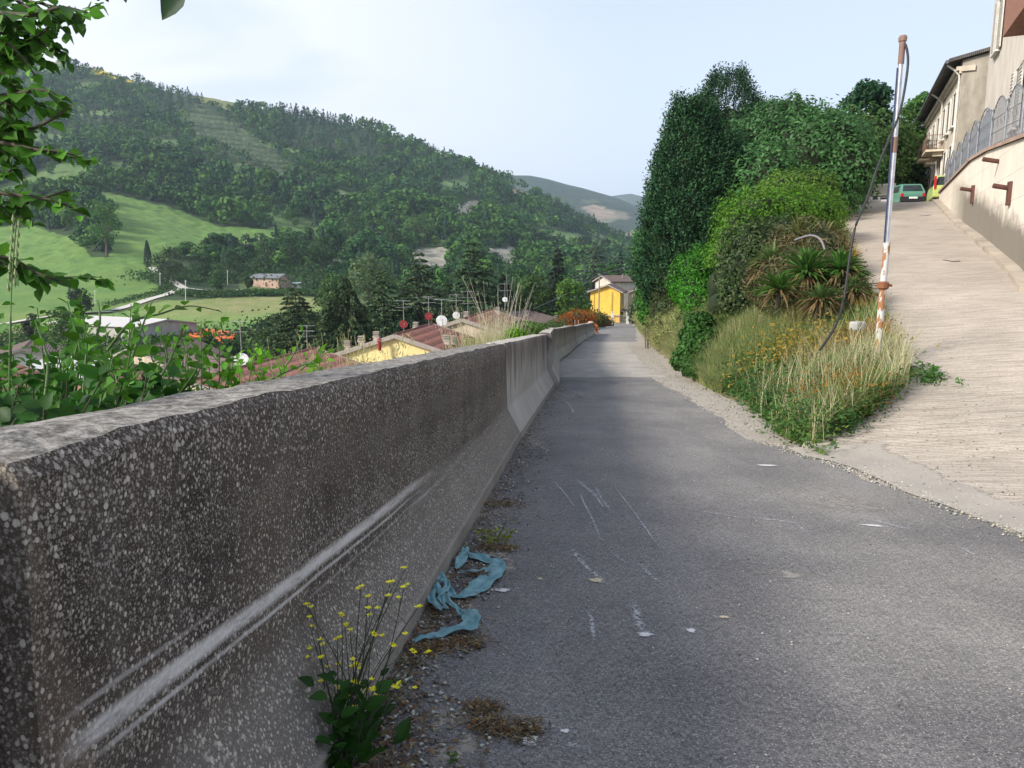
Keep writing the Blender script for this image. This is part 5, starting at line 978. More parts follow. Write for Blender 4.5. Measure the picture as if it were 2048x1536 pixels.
T(columnar, 'cypress_tree', 'thin cypress above the farmhouse', 551, 446, landat(551, 500, 160), 9, (.025, .042, .025), vbase=500, leaf=.8, n=700)
T(conifer, 'pine_tree', 'dark lone pine right of the thin cypress', 620, 455, landat(620, 512, 160), 18, (.03, .042, .03), vbase=512, style='spire', n=34, leaf=1.0, trunk_show=.3)
# hedge masses round the farm: field hedge as countless scrub
def scrub(name, label, pts, n, hgt, leaf, col, seed, wid=4):
    r = np.random.default_rng(seed); PP = []; NN = []; CC = []
    P3 = []
    for u_, v_ in pts: y_ = landat(u_, v_, 100, 800); P3.append((ray(u_, v_)[0]*y_, y_))
    P3 = np.array(P3); k = r.uniform(0, len(P3)-1, n); i = np.minimum(k.astype(int), len(P3)-2); f = (k-i)[:, None]; p = P3[i]*(1-f)+P3[i+1]*f+r.normal(size=(n, 2))*wid*.5
    env = .35+.65*vnoise(p[:, 0], p[:, 1], wid*1.2, seed); h = hgt*env*r.uniform(0.1, 1, n)**.6; q = np.stack([p[:, 0], p[:, 1], GZ(p[:, 0], p[:, 1])+h], 1)
    N = unit(rdir(n, r)+np.array((0, -.3, .6))); V, Q = leafquads(q, N, leaf*r.uniform(.6, 1.3, n), .7, r=r); c = colvar(np.array(col), n, r)*(.75+.5*vnoise(p[:, 0], p[:, 1], 7, seed+3))[:, None]
    tag(link(name, npmesh(name, V, Q, cols=np.repeat(c, 4, 0)), LEAF), label, 'scrub', kind='stuff')
scrub('hedge_scrub', 'band of mixed scrub along the top of the low field', [(385, 590), (430, 592), (480, 590), (540, 590), (600, 590), (660, 592)], 7000, 2.2, 1.1, (.05, .095, .03), 1, 7)
scrub('hedge_scrub', 'scrub filling the slope around the farm between meadow and field', [(330, 560), (380, 558), (430, 556), (480, 545), (560, 535), (620, 540), (680, 555)], 11000, 3.5, 1.1, (.055, .10, .035), 2, 14)
scrub('hedge_scrub', 'scrub in the gully between farm trees and cliff scars', [(600, 545), (680, 560), (760, 575), (860, 580), (960, 580), (1060, 570), (1150, 560)], 22000, 9, 1.3, (.045, .085, .03), 3, 34)
scrub('hedge_scrub', 'thin hedge along the dirt lane below the meadow', [(215, 612), (270, 598), (318, 585), (335, 572), (318, 560)], 1500, 1.3, .6, (.05, .09, .03), 4, 3)
scrub('hedge_scrub', 'scrub in village gardens below the low field', [(0, 680), (90, 690), (200, 690), (300, 700), (420, 710), (540, 715)], 9000, 3, .7, (.05, .09, .03), 5, 22)
scrub('hedge_scrub', 'dark undergrowth between the conifers and the roofs', [(560, 690), (700, 680), (850, 670), (1000, 660), (1100, 645)], 22000, 7, .8, (.03, .055, .022), 6, 14)
# ---------------------------------------------------------------- hedges and trees on the right bank
def S3(u, v, y): return tuple(P(u, v, y))
def thuja(name, label, u, vtop, vb, y, wpx, lobes, n, col, seed, col2):
    r = np.random.default_rng(seed); x, y, h, w, z = place(u, vtop, y, wpx, vb); e = empty(name, (x, y, z), label, 'conifer tree', 'pair of big dark conifers on the bank')
    P_ = []; N_ = []; C_ = []
    for lx, ly, lw, lz0, lz1 in lobes:
        k = int(n*lw*(lz1-lz0)*1.15); f = r.random(k)*.99; q = r.uniform(0, 6.283, k); prof = np.minimum((f+.06)*4, (1.01-f)**.55*1.12); rr = lw*w*.5*np.clip(prof, 0, 1)*(.84+.34*vnoise(q*2.2, f*9, .7, seed)+.26*vnoise(q*5, f*26, .8, seed+2))*r.uniform(.88, 1.06, k)
        P_.append(np.stack([lx*w+np.cos(q)*rr, ly*w+np.sin(q)*rr, h*(lz0+(lz1-lz0)*f)], 1)); N_.append(np.stack([np.cos(q), np.sin(q), q*0+.35], 1)); C_.append(np.repeat((vnoise(q*3, f*14, .8, seed+5))[:, None], 3, 1))
    p = np.concatenate(P_); nn = unit(np.concatenate(N_)+rdir(len(p), r)*.4); cm = np.concatenate(C_)
    V, Q, C = spray(p, unit(nn*.8+np.array((0, 0, .75))), r.uniform(.25, .75, len(p)), 4, .17, col, r, .38, -.05, .8, .35); cm = np.repeat(cm, 4, 0); C = C*(.7+.6*cm)+np.array(col2)*(cm > .6)*.5
    foliage('crown', V, Q, C, e, NEEDLE); trunk_obj(e, (0, 0, -.3), (0, 0, h*.85), .22)
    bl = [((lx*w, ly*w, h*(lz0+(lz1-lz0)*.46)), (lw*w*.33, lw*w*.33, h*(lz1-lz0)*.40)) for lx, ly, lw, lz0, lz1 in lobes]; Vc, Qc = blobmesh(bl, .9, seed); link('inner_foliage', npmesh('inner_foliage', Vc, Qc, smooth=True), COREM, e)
thuja('conifer', 'big dark conifer, nearer and shorter of the pair above the bank', 1395, 203, 640, 37, 190, [(0, 0, 1.0, 0, .97), (-.12, -.05, .62, .3, 1.0), (.25, -.1, .75, .02, .84), (-.27, 0, .52, .02, .80)], 7600, (.036, .078, .04), 61, (.03, .055, .02))
thuja('conifer', 'tallest dark conifer with pointed top behind the nearer one', 1458, 148, 600, 43, 245, [(0, 0, .9, 0, 1.0), (.22, 0, .55, .1, .86), (-.2, 0, .55, .1, .88)], 11000, (.042, .078, .048), 62, (.02, .03, .015))
def hedge(name, label, B, n, leaf, col, seed, cat='hedge', group=None, **k):
    shrub(name, label, [((P(u, v, y).x, y, P(u, v, y).z), rad) for u, v, y, rad in B], n, leaf, col, cat, group, seed=seed, mat=GLOSSY, **k)
hedge('laurel_tree', 'broad dark green laurel tree right of the conifers', [(1600, 330, 38, (3.0, 2.6, 2.6)), (1530, 300, 39, (1.9, 2, 2.1)), (1570, 250, 40, (1.7, 1.7, 1.4)), (1650, 290, 38, (2.1, 2, 1.7)), (1690, 340, 37, (1.7, 1.8, 1.6)), (1530, 370, 35, (1.5, 1.6, 1.9)), (1560, 225, 40, (.8, .8, .7)), (1620, 400, 36, (2.2, 1.8, 1.6)), (1545, 235, 39, (.7, .7, .9)), (1590, 222, 40, (.9, .8, .8)), (1660, 245, 39, (1, .9, .8)), (1705, 275, 38, (.9, .9, .8)), (1500, 330, 37, (.9, .9, 1.0))], 30000, .24, (.065, .14, .055), 71, cat='tree', col2=(.11, .2, .09), asp=.42, lo=.72, hi=1.14, blobcol=.2)
T(broadleaf, 'robinia_tree', 'feathery tree rising behind the laurel, left of the pole', 1735, 158, 56, 105, (.05, .105, .06), vbase=400, leaf=.34, n=5200, lobes=13, crown0=.3)
T(broadleaf, 'robinia_tree', 'thin sprig topped tree poking over the laurel crown', 1625, 205, 52, 60, (.055, .11, .055), vbase=400, leaf=.3, n=1300, lobes=8, crown0=.4)
T(broadleaf, 'lime_tree', 'light green tree between the pole and the old house', 1838, 190, 66, 105, (.10, .18, .06), vbase=402, leaf=.4, n=4200, crown0=.25)
hedge('background_bushes', 'mixed green bushes behind the parked cars', [(1700, 300, 50, (2.4, 2, 2.0)), (1745, 290, 55, (3, 2, 2.6)), (1720, 360, 52, (2.6, 1.6, 1.8)), (1790, 340, 60, (3.2, 2, 2.6)), (1835, 330, 64, (3, 2, 3.4)), (1690, 380, 48, (1.3, 1.3, 1.1))], 17000, .3, (.07, .125, .042), 72, cat='bushes', col2=(.10, .16, .06), lo=.7, hi=1.15, asp=.6)
LH = (.10, .20, .042); LH2 = (.145, .26, .06)
hedge('yellow_green_hedge', 'bright yellow green hedge top beside the parapet', [(1600, 372, 33, (1.5, 1.0, .7)), (1570, 378, 32, (1.1, .9, .6)), (1635, 385, 33, (.9, .8, .7))], 7000, .13, (.13, .21, .06), 73, col2=(.16, .26, .07))
hedge('laurel_hedge', 'bright green glossy hedge running down the bank edge', [(1600, 425, 26.5, (1.25, 1.3, .75)), (1560, 425, 25.5, (1.05, 1.2, .75)), (1510, 428, 24.5, (.95, 1.1, .8)), (1475, 465, 23.5, (.62, .9, .8)), (1448, 515, 23, (.5, .8, .8)), (1440, 570, 22.5, (.48, .8, .7)), (1638, 430, 27.5, (.75, .9, .6)), (1530, 470, 24.5, (1.1, 1.0, .8)), (1470, 540, 23.3, (.7, .8, 1.1)), (1436, 610, 22.2, (.42, .7, .5))], 22000, .125, LH, 74, col2=LH2, asp=.45, hi=1.3)
hedge('dark_ivy', 'dark leafy shrub under the bright hedge, behind the yucca clump', [(1500, 500, 21.5, (.75, .9, .9)), (1490, 555, 21, (.75, .9, .9)), (1560, 470, 22.5, (1.0, .9, .6)), (1470, 600, 20.5, (.5, .6, .6))], 8000, .12, (.045, .075, .03), 75, cat='shrub', col2=(.10, .12, .06))
hedge('round_bush', 'rounded clipped green bush below the big conifer', [(1392, 552, 29.5, (.92, .95, 1.1)), (1388, 578, 29, (.85, .9, .75)), (1410, 530, 30, (.7, .8, .8)), (1395, 605, 27.5, (.6, .7, .6))], 9000, .12, (.06, .17, .032), 76, cat='bush', col2=(.08, .22, .045))
hedge('climbing_bush', 'bright leafy bush at the left foot of the big conifer', [(1300, 500, 40, (.9, 1, 1.2)), (1298, 560, 40, (.8, 1, 1.3)), (1290, 600, 40, (.5, .8, .6)), (1300, 615, 38, (.6, .8, .9)), (1312, 470, 41, (.5, .8, .7))], 7500, .2, (.075, .19, .045), 77, cat='bush', col2=(.05, .12, .035))
hedge('olive_bush', 'dull olive coloured shrub between the leafy bush and the round bush', [(1335, 530, 37, (.85, .9, 1.2)), (1340, 580, 36, (.85, .9, 1.0)), (1325, 620, 35, (.6, .7, .6)), (1338, 630, 34, (.7, .7, .8))], 6000, .16, (.05, .07, .03), 78, cat='bush', col2=(.10, .11, .06))
hedge('nettle_patch', 'dark green leafy weeds bulging from the bank toward the road', [(1388, 672, 19.8, (.40, .4, .38)), (1376, 706, 19.0, (.34, .35, .34)), (1402, 648, 20.8, (.42, .5, .4)), (1392, 728, 18.4, (.32, .3, .22)), (1362, 722, 19.6, (.25, .3, .25)), (1415, 690, 18.8, (.3, .3, .4)), (1384, 738, 18.1, (.3, .25, .22)), (1405, 735, 17.8, (.3, .25, .22))], 5200, .14, (.055, .12, .035), 79, cat='weeds', core=.6)
hedge('fig_bush', 'small round tree at the road end beside the grey garden fence', [(1272, 628, 120, (1.3, 1.3, 1.6)), (1280, 615, 118, (1.2, 1.2, 1.2))], 1500, .4, (.05, .09, .035), 80, cat='bush', col2=(.2, .22, .15))
hedge('straw_tussocks', 'pale straw coloured grass mounds on the far bank below the conifers', [(1318, 640, 38, (.8, 1.6, .75)), (1345, 655, 33, (.7, 1.4, .65)), (1300, 645, 48, (.8, 2.0, .7)), (1290, 640, 62, (.8, 2.5, .9)), (1368, 640, 29, (.6, 1.2, .5)), (1335, 615, 37, (.7, 1.2, .6)), (1320, 680, 35, (.5, 1, .4))], 15000, .34, (.40, .37, .2), 87, cat='grass', col2=(.2, .27, .09), asp=.05, core=.55, hi=1.2, nrm=.4)
# hedges by the yellow house
hedge('red_tip_hedge', 'orange red photinia hedge right behind the last barriers', [(1135, 646, 92, (1.5, 2, 1.1)), (1155, 638, 96, (1.9, 2, 1.2)), (1172, 636, 100, (1.4, 2, 1.0)), (1122, 656, 88, (.9, 1.5, .6))], 5000, .22, (.42, .10, .035), 81, col2=(.2, .16, .05))
hedge('green_hedge', 'green hedge with rusty tips between the orange hedge and the house', [(1187, 638, 108, (1.3, 1.6, 1.2)), (1200, 640, 112, (1.2, 1.5, 1.1)), (1178, 646, 104, (1.0, 1.2, .8))], 4200, .25, (.11, .15, .04), 82, col2=(.2, .12, .05))
hedge('dark_hedge', 'dark clipped hedge with a reddish crown left of the gate', [(1214, 645, 135, (1.2, 1.5, .9)), (1206, 648, 130, (1.0, 1.5, .8))], 1800, .3, (.04, .065, .025), 83, col2=(.2, .09, .04))
hedge('green_bush', 'low green bush behind the barrier near the dry grass', [(1050, 660, 20, (.45, .6, .22)), (1070, 660, 22, (.4, .6, .2)), (1035, 668, 18, (.3, .5, .2))], 3000, .09, (.10, .17, .05), 84, cat='bush', core=.5)
hedge('green_bush', 'bright small bush left of the low green bush, at the barrier top', [(1030, 672, 15, (.25, .3, .16))], 1000, .07, (.13, .26, .04), 85, cat='bush', core=.5)
hedge('green_bush', 'bush below the hipped roof at the orange hedge', [(1112, 652, 80, (1.2, 1.5, .7)), (1095, 658, 76, (1.2, 1.2, .6))], 2200, .22, (.09, .13, .045), 86, cat='bush', core=.7)
# ---------------------------------------------------------------- yuccas
def yucca(label, u, v, y, R, n, dead, seed, tilt=(0, -.3), col=(.10, .19, .06)):
    r = np.random.default_rng(seed); p = P(u, v, y); e = empty('yucca_plant', p, label, 'yucca', 'yucca plants on the bank')
    def blades(k, lo, hi, c, name, w=.032, drp=.5):
        V = []; Q = []; C = []
        for i in range(k):
            q = r.uniform(0, 6.283); el = r.uniform(lo, hi); L = R*r.uniform(.7, 1.1); d = np.array((math.cos(q)*math.cos(el)+tilt[0]*.4, math.sin(q)*math.cos(el)+tilt[1]*.4, math.sin(el))); d /= np.linalg.norm(d); s = np.cross(d, (0, 0, 1)); s /= max(np.linalg.norm(s), 1e-6); b = len(V)
            for j, (t, ww) in enumerate(((0, .6), (.35, 1), (.7, .8), (1, .05))):
                c0 = d*L*t+np.array((0, 0, -1))*drp*L*t*t*t*.5; up_ = np.array((0, 0, .25*w)); V += [c0-s*w*ww+up_, c0-up_, c0+s*w*ww+up_]
            for j in range(3):
                for a in (0, 1): Q.append((b+3*j+a, b+3*j+a+1, b+3*j+a+4, b+3*j+a+3))
            cc = np.clip(np.array(c)*r.uniform(.6, 1.4), 0, 1); C += [cc]*12
        link(name, npmesh(name, np.array(V), np.array(Q), cols=np.array(C)), GLOSSY, e)
    blades(int(n*1.5), .0, 1.45, col, 'green_blades'); blades(dead, -.5, .6, (.24, .17, .10), 'dead_blades', .022, .9)
    m = MB(); m.tube([(0, .1, -.35), (0, .05, -.15), (0, 0, 0)], [.05, .06, .05], 7); m.obj('stem', BARK, e)
for k, a in enumerate([
  ('large bright green fan of blades in the middle of the yucca clump', 1612, 535, 16.0, .95, 90, 40, (0, -.6), (.10, .19, .06)), ('green yucca fan right of the largest one, next to the cable', 1680, 530, 15.6, .75, 70, 30, (.3, -.5), (.10, .20, .06)),
  ('brown yucca with mostly dead blades at the top of the clump', 1600, 468, 19.5, 1.0, 50, 130, (-.1, -.2), (.16, .17, .07)), ('brownish yucca at the upper right beside the ramp', 1650, 462, 19.8, .8, 30, 110, (.3, 0), (.17, .16, .08)),
  ('spiky dull yucca at the left of the clump', 1545, 520, 17.5, .85, 60, 70, (-.4, -.2), (.12, .18, .07)), ('low green yucca under the left side of the clump', 1560, 570, 15.5, .7, 60, 30, (-.3, -.5), (.09, .17, .05)),
  ('low yucca with pale dead skirt beneath the largest fan', 1640, 590, 14.8, .62, 40, 80, (.1, -.5), (.10, .15, .06)), ('small yucca closest to the ramp at the right end', 1705, 570, 15.2, .6, 40, 60, (.4, -.3), (.10, .15, .06))]):
    yucca(a[0], a[1], a[2]+12, a[3], a[4]*.88, a[5], a[6], 90+k, a[7], a[8])
hedge('yucca_undergrowth', 'tangle of dull dead leaves beneath the yucca plants', [(1600, 560, 17.2, (1.0, .8, .7)), (1660, 560, 16.6, (.75, .7, .55)), (1620, 500, 19.5, (1.1, .8, .7)), (1545, 560, 17.5, (.6, .6, .6)), (1690, 590, 15.6, (.4, .5, .35))], 9000, .17, (.11, .12, .055), 99, cat='shrub', col2=(.2, .16, .1), asp=.16)
m = MB(); m.tube(curve([S3(1590, 480, 17), S3(1620, 471, 16.6), (P(1640, 478, 16.4)), S3(1650, 500, 16.2)], 6), .024, 6); tag(m.obj('bent_pipe', plain((.17, .155, .165), .7)), 'short bent grey pipe curving over the yuccas', 'pipe')
# ---------------------------------------------------------------- bank grass: one mass
def grass(name, label, n, sampler, hfun, seed, wid=.006, curl=.5, cat='grass', mat=LEAF, colf=None, segs=2):
    r = np.random.default_rng(seed); x, y = sampler(n, r); n = len(x); z = GZ(x, y)-.03; h = hfun(x, y)*r.uniform(.5, 1.3, n); q = r.uniform(0, 6.283, n); lean = r.uniform(.1, curl, n); dx, dy = np.cos(q)*lean, np.sin(q)*lean; s = np.stack([-np.sin(q), np.cos(q), q*0], 1)*(wid*(1+y*.035)*r.uniform(.6, 1.5, n))[:, None]
    b = np.stack([x, y, z], 1); d = np.stack([dx, dy, q*0+1], 1); mid = b+d*(h*.5)[:, None]*np.array((.5, .5, 1)); tip = b+np.stack([dx*1.3*h, dy*1.3*h, h*(1-lean*.45)], 1)
    V = np.stack([b-s, b+s, mid+s*.8, mid-s*.8, mid+s*.8, tip+s*.08, tip-s*.08, mid-s*.8], 1).reshape(-1, 3); Q = np.arange(8*n).reshape(-1, 4); C = colf(x, y, n, r)
    tag(link(name, npmesh(name, V, Q, cols=np.repeat(C, 8, 0)), mat), label, cat, kind='stuff')
def bank_s(n, r, ymin=7.9, ymax=80):
    y = ymin*(ymax/ymin)**(r.random(n)**1.15); t = r.random(n); x = TOE(y)-.12+(XL(y)-TOE(y)+.1)*t; k = (vnoise(x, y, .5, 91) > .25) | (r.random(n) < .5); ed = ((x-TOE(y)) > .3*vnoise(x, y, .6, 97)-.12); k &= ed; return x[k], y[k]
def bcol(x, y, n, r):
    t = vnoise(x, y, 1.6, 92)*.6+vnoise(x, y, .5, 93)*.4; e = (x-TOE(y))/np.maximum(XL(y)-TOE(y), .3); t = t+.12*(e-.4)+r.normal(size=n)*.14
    gr = np.array((.13, .21, .06)); st = np.array((.46, .42, .24)); pa = np.array((.30, .34, .17)); c = np.where((t < .52)[:, None], gr, np.where((t < .68)[:, None], pa, st)); rust = (vnoise(x, y, .9, 94) > .70) & (e > .45); c = np.where(rust[:, None], np.array((.36, .18, .06)), c)
    return np.clip(c*r.uniform(.65, 1.35, (n, 1)), 0, 1)
grass('bank_grass', 'tall dry and green grass covering the bank right of the road', 210000, bank_s, lambda x, y: (.18+.4*vnoise(x, y, 1.1, 95))*(1+.012*y)*np.clip((x-TOE(y)+.3)/.8, .3, 1), 101, .0032, .7, colf=bcol)
grass('bank_grass', 'tall dry grass on the farther part of the bank', 90000, lambda n, r: (lambda y, t: (TOE(y)-.1+(XL(y)-TOE(y))*t, y))(15*(85/15)**r.random(n), r.random(n)**1.8*.7), lambda x, y: (.35+.5*vnoise(x, y, 1.3, 98))*(.9+.012*y), 107, .004, .6, colf=lambda x, y, n, r: np.clip(bcol(x, y, n, r)*.6+np.array((.42, .39, .22))*.45*r.uniform(.5, 1.2, (n, 1)), 0, 1))
scr = lambda n, r: (lambda y: (TOE(y)+.1+r.random(n)*1.6, y))(r.uniform(20, 75, n))
# pale seeding oats standing above the bank
def oats_col(x, y, n, r): return np.clip(np.array((.55, .5, .33))*r.uniform(.7, 1.25, (n, 1)), 0, 1)
grass('seeding_grass', 'pale seeding grass stalks standing above the bank', 3600, lambda n, r: bank_s(n, r, 8.3, 45), lambda x, y: .55+.35*vnoise(x, y, 1.4, 96), 102, .0028, .45, colf=oats_col)
grass('seeding_grass', 'dry stalks round the foot of the pole', 900, lambda n, r: (lambda x, y: (np.minimum(x, XL(y)+.1*r.random(n)), y))(5.2+r.normal(size=n)*.5, 10.9+r.normal(size=n)*.8), lambda x, y: .9+0*x, 103, .003, .5, colf=oats_col)
# broadleaf weeds mixed into the bank
def weeds(name, label, n, sampler, seed, leaf, hmax, col, cat='weeds', perp=14):
    r = np.random.default_rng(seed); x, y = sampler(n, r); n = len(x); z = GZ(x, y); rep = lambda a: np.repeat(a, perp); R_ = r.uniform(.5, 1.2, n)*hmax
    X_ = rep(x)+r.normal(size=n*perp)*.35*rep(R_); Y_ = rep(y)+r.normal(size=n*perp)*.35*rep(R_); Z_ = rep(z)+r.uniform(0, 1, n*perp)*rep(R_); p = np.stack([X_, Y_, Z_], 1); N = unit(rdir(len(p), r)*.7+np.array((0, -.2, .8)))
    V, Q = leafquads(p, N, leaf*(1+Y_*.02)*r.uniform(.5, 1.4, len(p)), .45, r=r); C = colvar(col, len(p), r)*np.repeat(r.uniform(.6, 1.3, (n, 1)), perp, 0); tag(link(name, npmesh(name, V, Q, cols=np.repeat(C, 4, 0)), LEAF), label, cat, kind='stuff')
weeds('bank_weeds', 'low leafy weeds among the bank grass', 3600, lambda n, r: bank_s(n, r, 8, 50), 111, .055, .42, (.10, .17, .055))
weeds('bank_weeds', 'dark green weeds along the foot of the bank', 900, lambda n, r: (lambda y: (TOE(y)+r.uniform(0, .9, n)*np.clip((y-6)/4, .3, 1), y))(r.uniform(8.5, 16, n)), 112, .06, .38, (.05, .11, .035))
weeds('bank_weeds', 'greenish brown weeds at the bank tip near the ramp mouth', 420, lambda n, r: (lambda x, y: (np.minimum(x, XL(y)-.05), y))(3.7+r.uniform(0, 1.6, n), 8.75+r.uniform(0, 1.6, n)), 113, .055, .35, (.08, .14, .04))
weeds('bank_weeds', 'leafy weeds and brambles along the far part of the bank', 900, scr, 117, .08, .9, (.10, .15, .05), perp=22)
weeds('ramp_weeds', 'fresh green weeds creeping onto the ramp beside the pole', 60, lambda n, r: (5.95+r.normal(size=n)*.16, 10.7+r.normal(size=n)*.35), 114, .06, .16, (.07, .16, .04))
weeds('bank_flowers', 'orange brown dry shrub patch under the yuccas', 190, lambda n, r: (5.3+r.normal(size=n)*.4, 13.4+r.normal(size=n)*.8), 115, .05, .8, (.30, .22, .07), perp=22)
weeds('bank_flowers', 'rusty dry weeds at the bank end toward the ramp', 200, lambda n, r: (lambda x, y: (np.minimum(x, XL(y)-.25), y))(4.7+r.normal(size=n)*.35, 9.9+r.normal(size=n)*.5), 116, .045, .55, (.25, .14, .05), perp=22)
m = MB(); q = P(1782, 742, 10.7); m.lathe((0, 0, 0), [(.02, -.1), (.15, -.06), (.19, .02), (.15, .1), (.03, .14)], 10); o = m.obj('grey_stone', plain((.3, .3, .3), .9), None, q); tag(o, 'rounded grey stone half hidden in weeds at the pole foot', 'stone')
m = MB(); m.box((0, 0, 0), (.22, .18, .15), rz=.4); o = m.obj('concrete_block', stucco((.38, .38, .36), .2), None, P(1715, 652, 12.4), bevel=.03); tag(o, 'pale concrete block among dry grass behind the pole', 'block')
# dry grass behind the barriers
def lefts(y0, y1, w0=.8, w1=1.5): return lambda n, r: (lambda y: (XB(y)-r.uniform(w0, w1, n), y))(r.uniform(y0, y1, n))
def tufts(label, n, u0, u1, y0, y1, hlo, hhi, seed, col, wid=.004):
    """stalks rooted behind the barrier, top above it"""
    r = np.random.default_rng(seed); V = []; Q = []; C = []; org = None
    for i in range(n):
        y = r.uniform(y0, y1); x = XB(y)-r.uniform(.78, 1.3); z = RZ(x, y)-.15; h = r.uniform(hlo, hhi); q = r.uniform(0, 6.28); l = r.uniform(.05, .35); b = len(V); c = np.clip(np.array(col)*r.uniform(.6, 1.3), 0, 1)
        w = wid*r.uniform(.6, 1.4)
        for t in (0, .5, 1): p_ = np.array((x+math.cos(q)*l*h*t*t, y+math.sin(q)*l*h*t*t, z+h*t)); V += [p_-np.array((w*(1-.6*t), 0, 0)), p_+np.array((w*(1-.6*t), 0, 0))]
        Q += [(b, b+1, b+3, b+2), (b+2, b+3, b+5, b+4)]; C += [c]*6
        if r.random() < .45:
            for k in range(9): t = .72+.28*k/8; s = np.array((x+math.cos(q)*l*h*t*t, y+math.sin(q)*l*h*t*t, z+h*t))+r.normal(size=3)*.025; b = len(V); d = r.normal(size=3)*.008+np.array((0, 0, .016)); V += [s-d, s+np.array((.005, .003, 0)), s+d, s-np.array((.005, .003, 0))]; Q.append((b, b+1, b+2, b+3)); C += [c*1.15]*4
    tag(link('dry_grass', npmesh('dry_grass', np.array(V), np.array(Q), cols=np.array(C)), LEAF), label, 'dry grass', kind='stuff')
tufts('straw coloured grass sprouting behind the barriers in front of the red roof', 400, 0, 0, 11.0, 16.5, 1.2, 1.85, 121, (.55, .48, .33))
tufts('tallest dead stalks rising above the brown roof', 24, 0, 0, 14.5, 16.5, 1.9, 2.6, 122, (.5, .46, .38), .007)
tufts('green grass at the top edge of the barrier below the dry stalks', 500, 0, 0, 11, 20, 1.1, 1.4, 123, (.16, .26, .06))
tufts('sparse pale stalks in front of the yellow gable', 120, 0, 0, 4.8, 7.0, 1.2, 1.5, 124, (.5, .44, .25), .0025)
# ---------------------------------------------------------------- near foliage: real leaf blades with a fold and a point
LSH = [(0, 0), (.12, .22), (.35, .40), (.62, .33), (.85, .14), (1, 0)]
def leaves_mesh(pts, dirs, nrms, sizes, cols, asp=1.):
    V = []; Q = []; C = []
    for p, d, n, s, c in zip(pts, dirs, nrms, sizes, cols):
        b = np.cross(n, d); b /= max(np.linalg.norm(b), 1e-6); n2 = np.cross(d, b); base = len(V)
        for i, (t, w) in enumerate(LSH):
            mid = p+d*s*t-n2*s*.18*t*t*(1 if n2[2] > 0 else -1)
            V += [mid-b*w*s*asp+n2*w*s*.35, mid, mid+b*w*s*asp+n2*w*s*.35]
        for i in range(5):
            for a in (0, 1): Q.append((base+3*i+a, base+3*i+a+1, base+3*i+a+4, base+3*i+a+3))
        C += [np.clip(c, 0, 1)]*18
    return np.array(V), np.array(Q), np.array(C)
def stemplant(name, label, stems, cat, leaf, col, seed, stemcol, per=9, group=None, r0=.006, asp=1., hang=.0, org=None, leafname='leaves', var=.3, t0=.12):
    r = np.random.default_rng(seed); o = Vector(stems[0][0]) if org is None else Vector(org); e = empty(name, o, label, cat, group); P_, D_, N_, S_, C_ = [], [], [], [], []; m = MB()
    for st in stems:
        c = curve([Vector(q)-o for q in st], 7); n = len(c); m.tube(c, [r0*(1-.75*i/n) for i in range(n)], 5); L = sum((c[i+1]-c[i]).length for i in range(n-1)); k = max(2, int(L*per))
        for i in range(k):
            t = t0+(1-t0)*(i+r.random()*.5)/k; j = min(int(t*(n-1)), n-2); f = t*(n-1)-j; p = c[j].lerp(c[j+1], f); tg = (c[j+1]-c[j]).normalized(); sd = np.array(tg.cross(Vector((0, 0, 1)))); sd = sd/max(np.linalg.norm(sd), 1e-3)*(1 if i % 2 else -1)
            d = np.array(tg)*.55+sd*.7+r.normal(size=3)*.35+np.array((0, 0, .15-hang)); d /= np.linalg.norm(d); nn = r.normal(size=3)*.45+np.array((0, -.25, 1.)); nn -= d*nn.dot(d); nn /= np.linalg.norm(nn)
            P_.append(np.array(p)+d*leaf*.15); D_.append(d); N_.append(nn); S_.append(leaf*r.uniform(.55, 1.25)*(1.1-.45*t)); C_.append(np.array(col)*r.uniform(1-var, 1+var)*(1+.5*(t > .8)*(r.random() < .5)))
    V, Q, C = leaves_mesh(P_, D_, N_, S_, C_, asp); link(leafname, npmesh(leafname, V, Q, cols=C, smooth=True), GLOSSY, e); m.obj('stems', stemcol, e); return e
GST = plain((.10, .16, .06), .6); BST = plain((.06, .05, .035), .8)
def arcs(n, u0, u1, v0, v1, y0, y1, seed, lean=60, hroot=.0):
    r = random.Random(seed); out = []
    for i in range(n):
        u = r.uniform(u0, u1); v = r.uniform(v0, v1); y = r.uniform(y0, y1); t = P(u, v, y); rx = t.x-r.uniform(-.35, .35); ry = t.y+r.uniform(-.35, .25); rx = min(rx, float(XB(ry))-.80); b = Vector((rx, ry, float(RZ(0, ry))-.25+hroot))
        mid = b.lerp(t, .55)+Vector((r.uniform(-.12, .12), r.uniform(-.1, .1), .1+.15*r.random())); mid.x = min(mid.x, float(XB(mid.y))-.58); t.x = min(t.x, float(XB(t.y))-.35) if t.z < .95 else t.x; out.append([b, mid, t])
    return out
BG = 'leafy bushes behind the nearest barrier'
stemplant('bush', 'tall dense leafy bush at the far left behind the barrier', arcs(52, -60, 175, 600, 840, 2.1, 3.2, 1), 'bush', .058, (.055, .13, .03), 131, GST, 25, BG)
stemplant('bush', 'leafy bush with arching shoots in the middle of the left group', arcs(46, 150, 330, 590, 830, 2.2, 3.4, 2), 'bush', .056, (.07, .155, .034), 132, GST, 23, BG)
stemplant('bush', 'sparser bush in front of the village roofs, before the satellite dish', arcs(34, 320, 470, 640, 810, 2.6, 3.8, 3), 'bush', .062, (.08, .18, .035), 133, GST, 18, BG)
stemplant('bush', 'low rightmost shoots trailing over the barrier top under the red roof', arcs(26, 470, 660, 690, 775, 3.6, 5.0, 4), 'bush', .065, (.12, .25, .045), 134, GST, 13, BG)
stemplant('bush', 'dark low undergrowth of the bushes pressed against the barrier', arcs(60, -80, 380, 740, 850, 1.9, 3.0, 5), 'bush', .075, (.03, .075, .02), 135, BST, 26, BG)
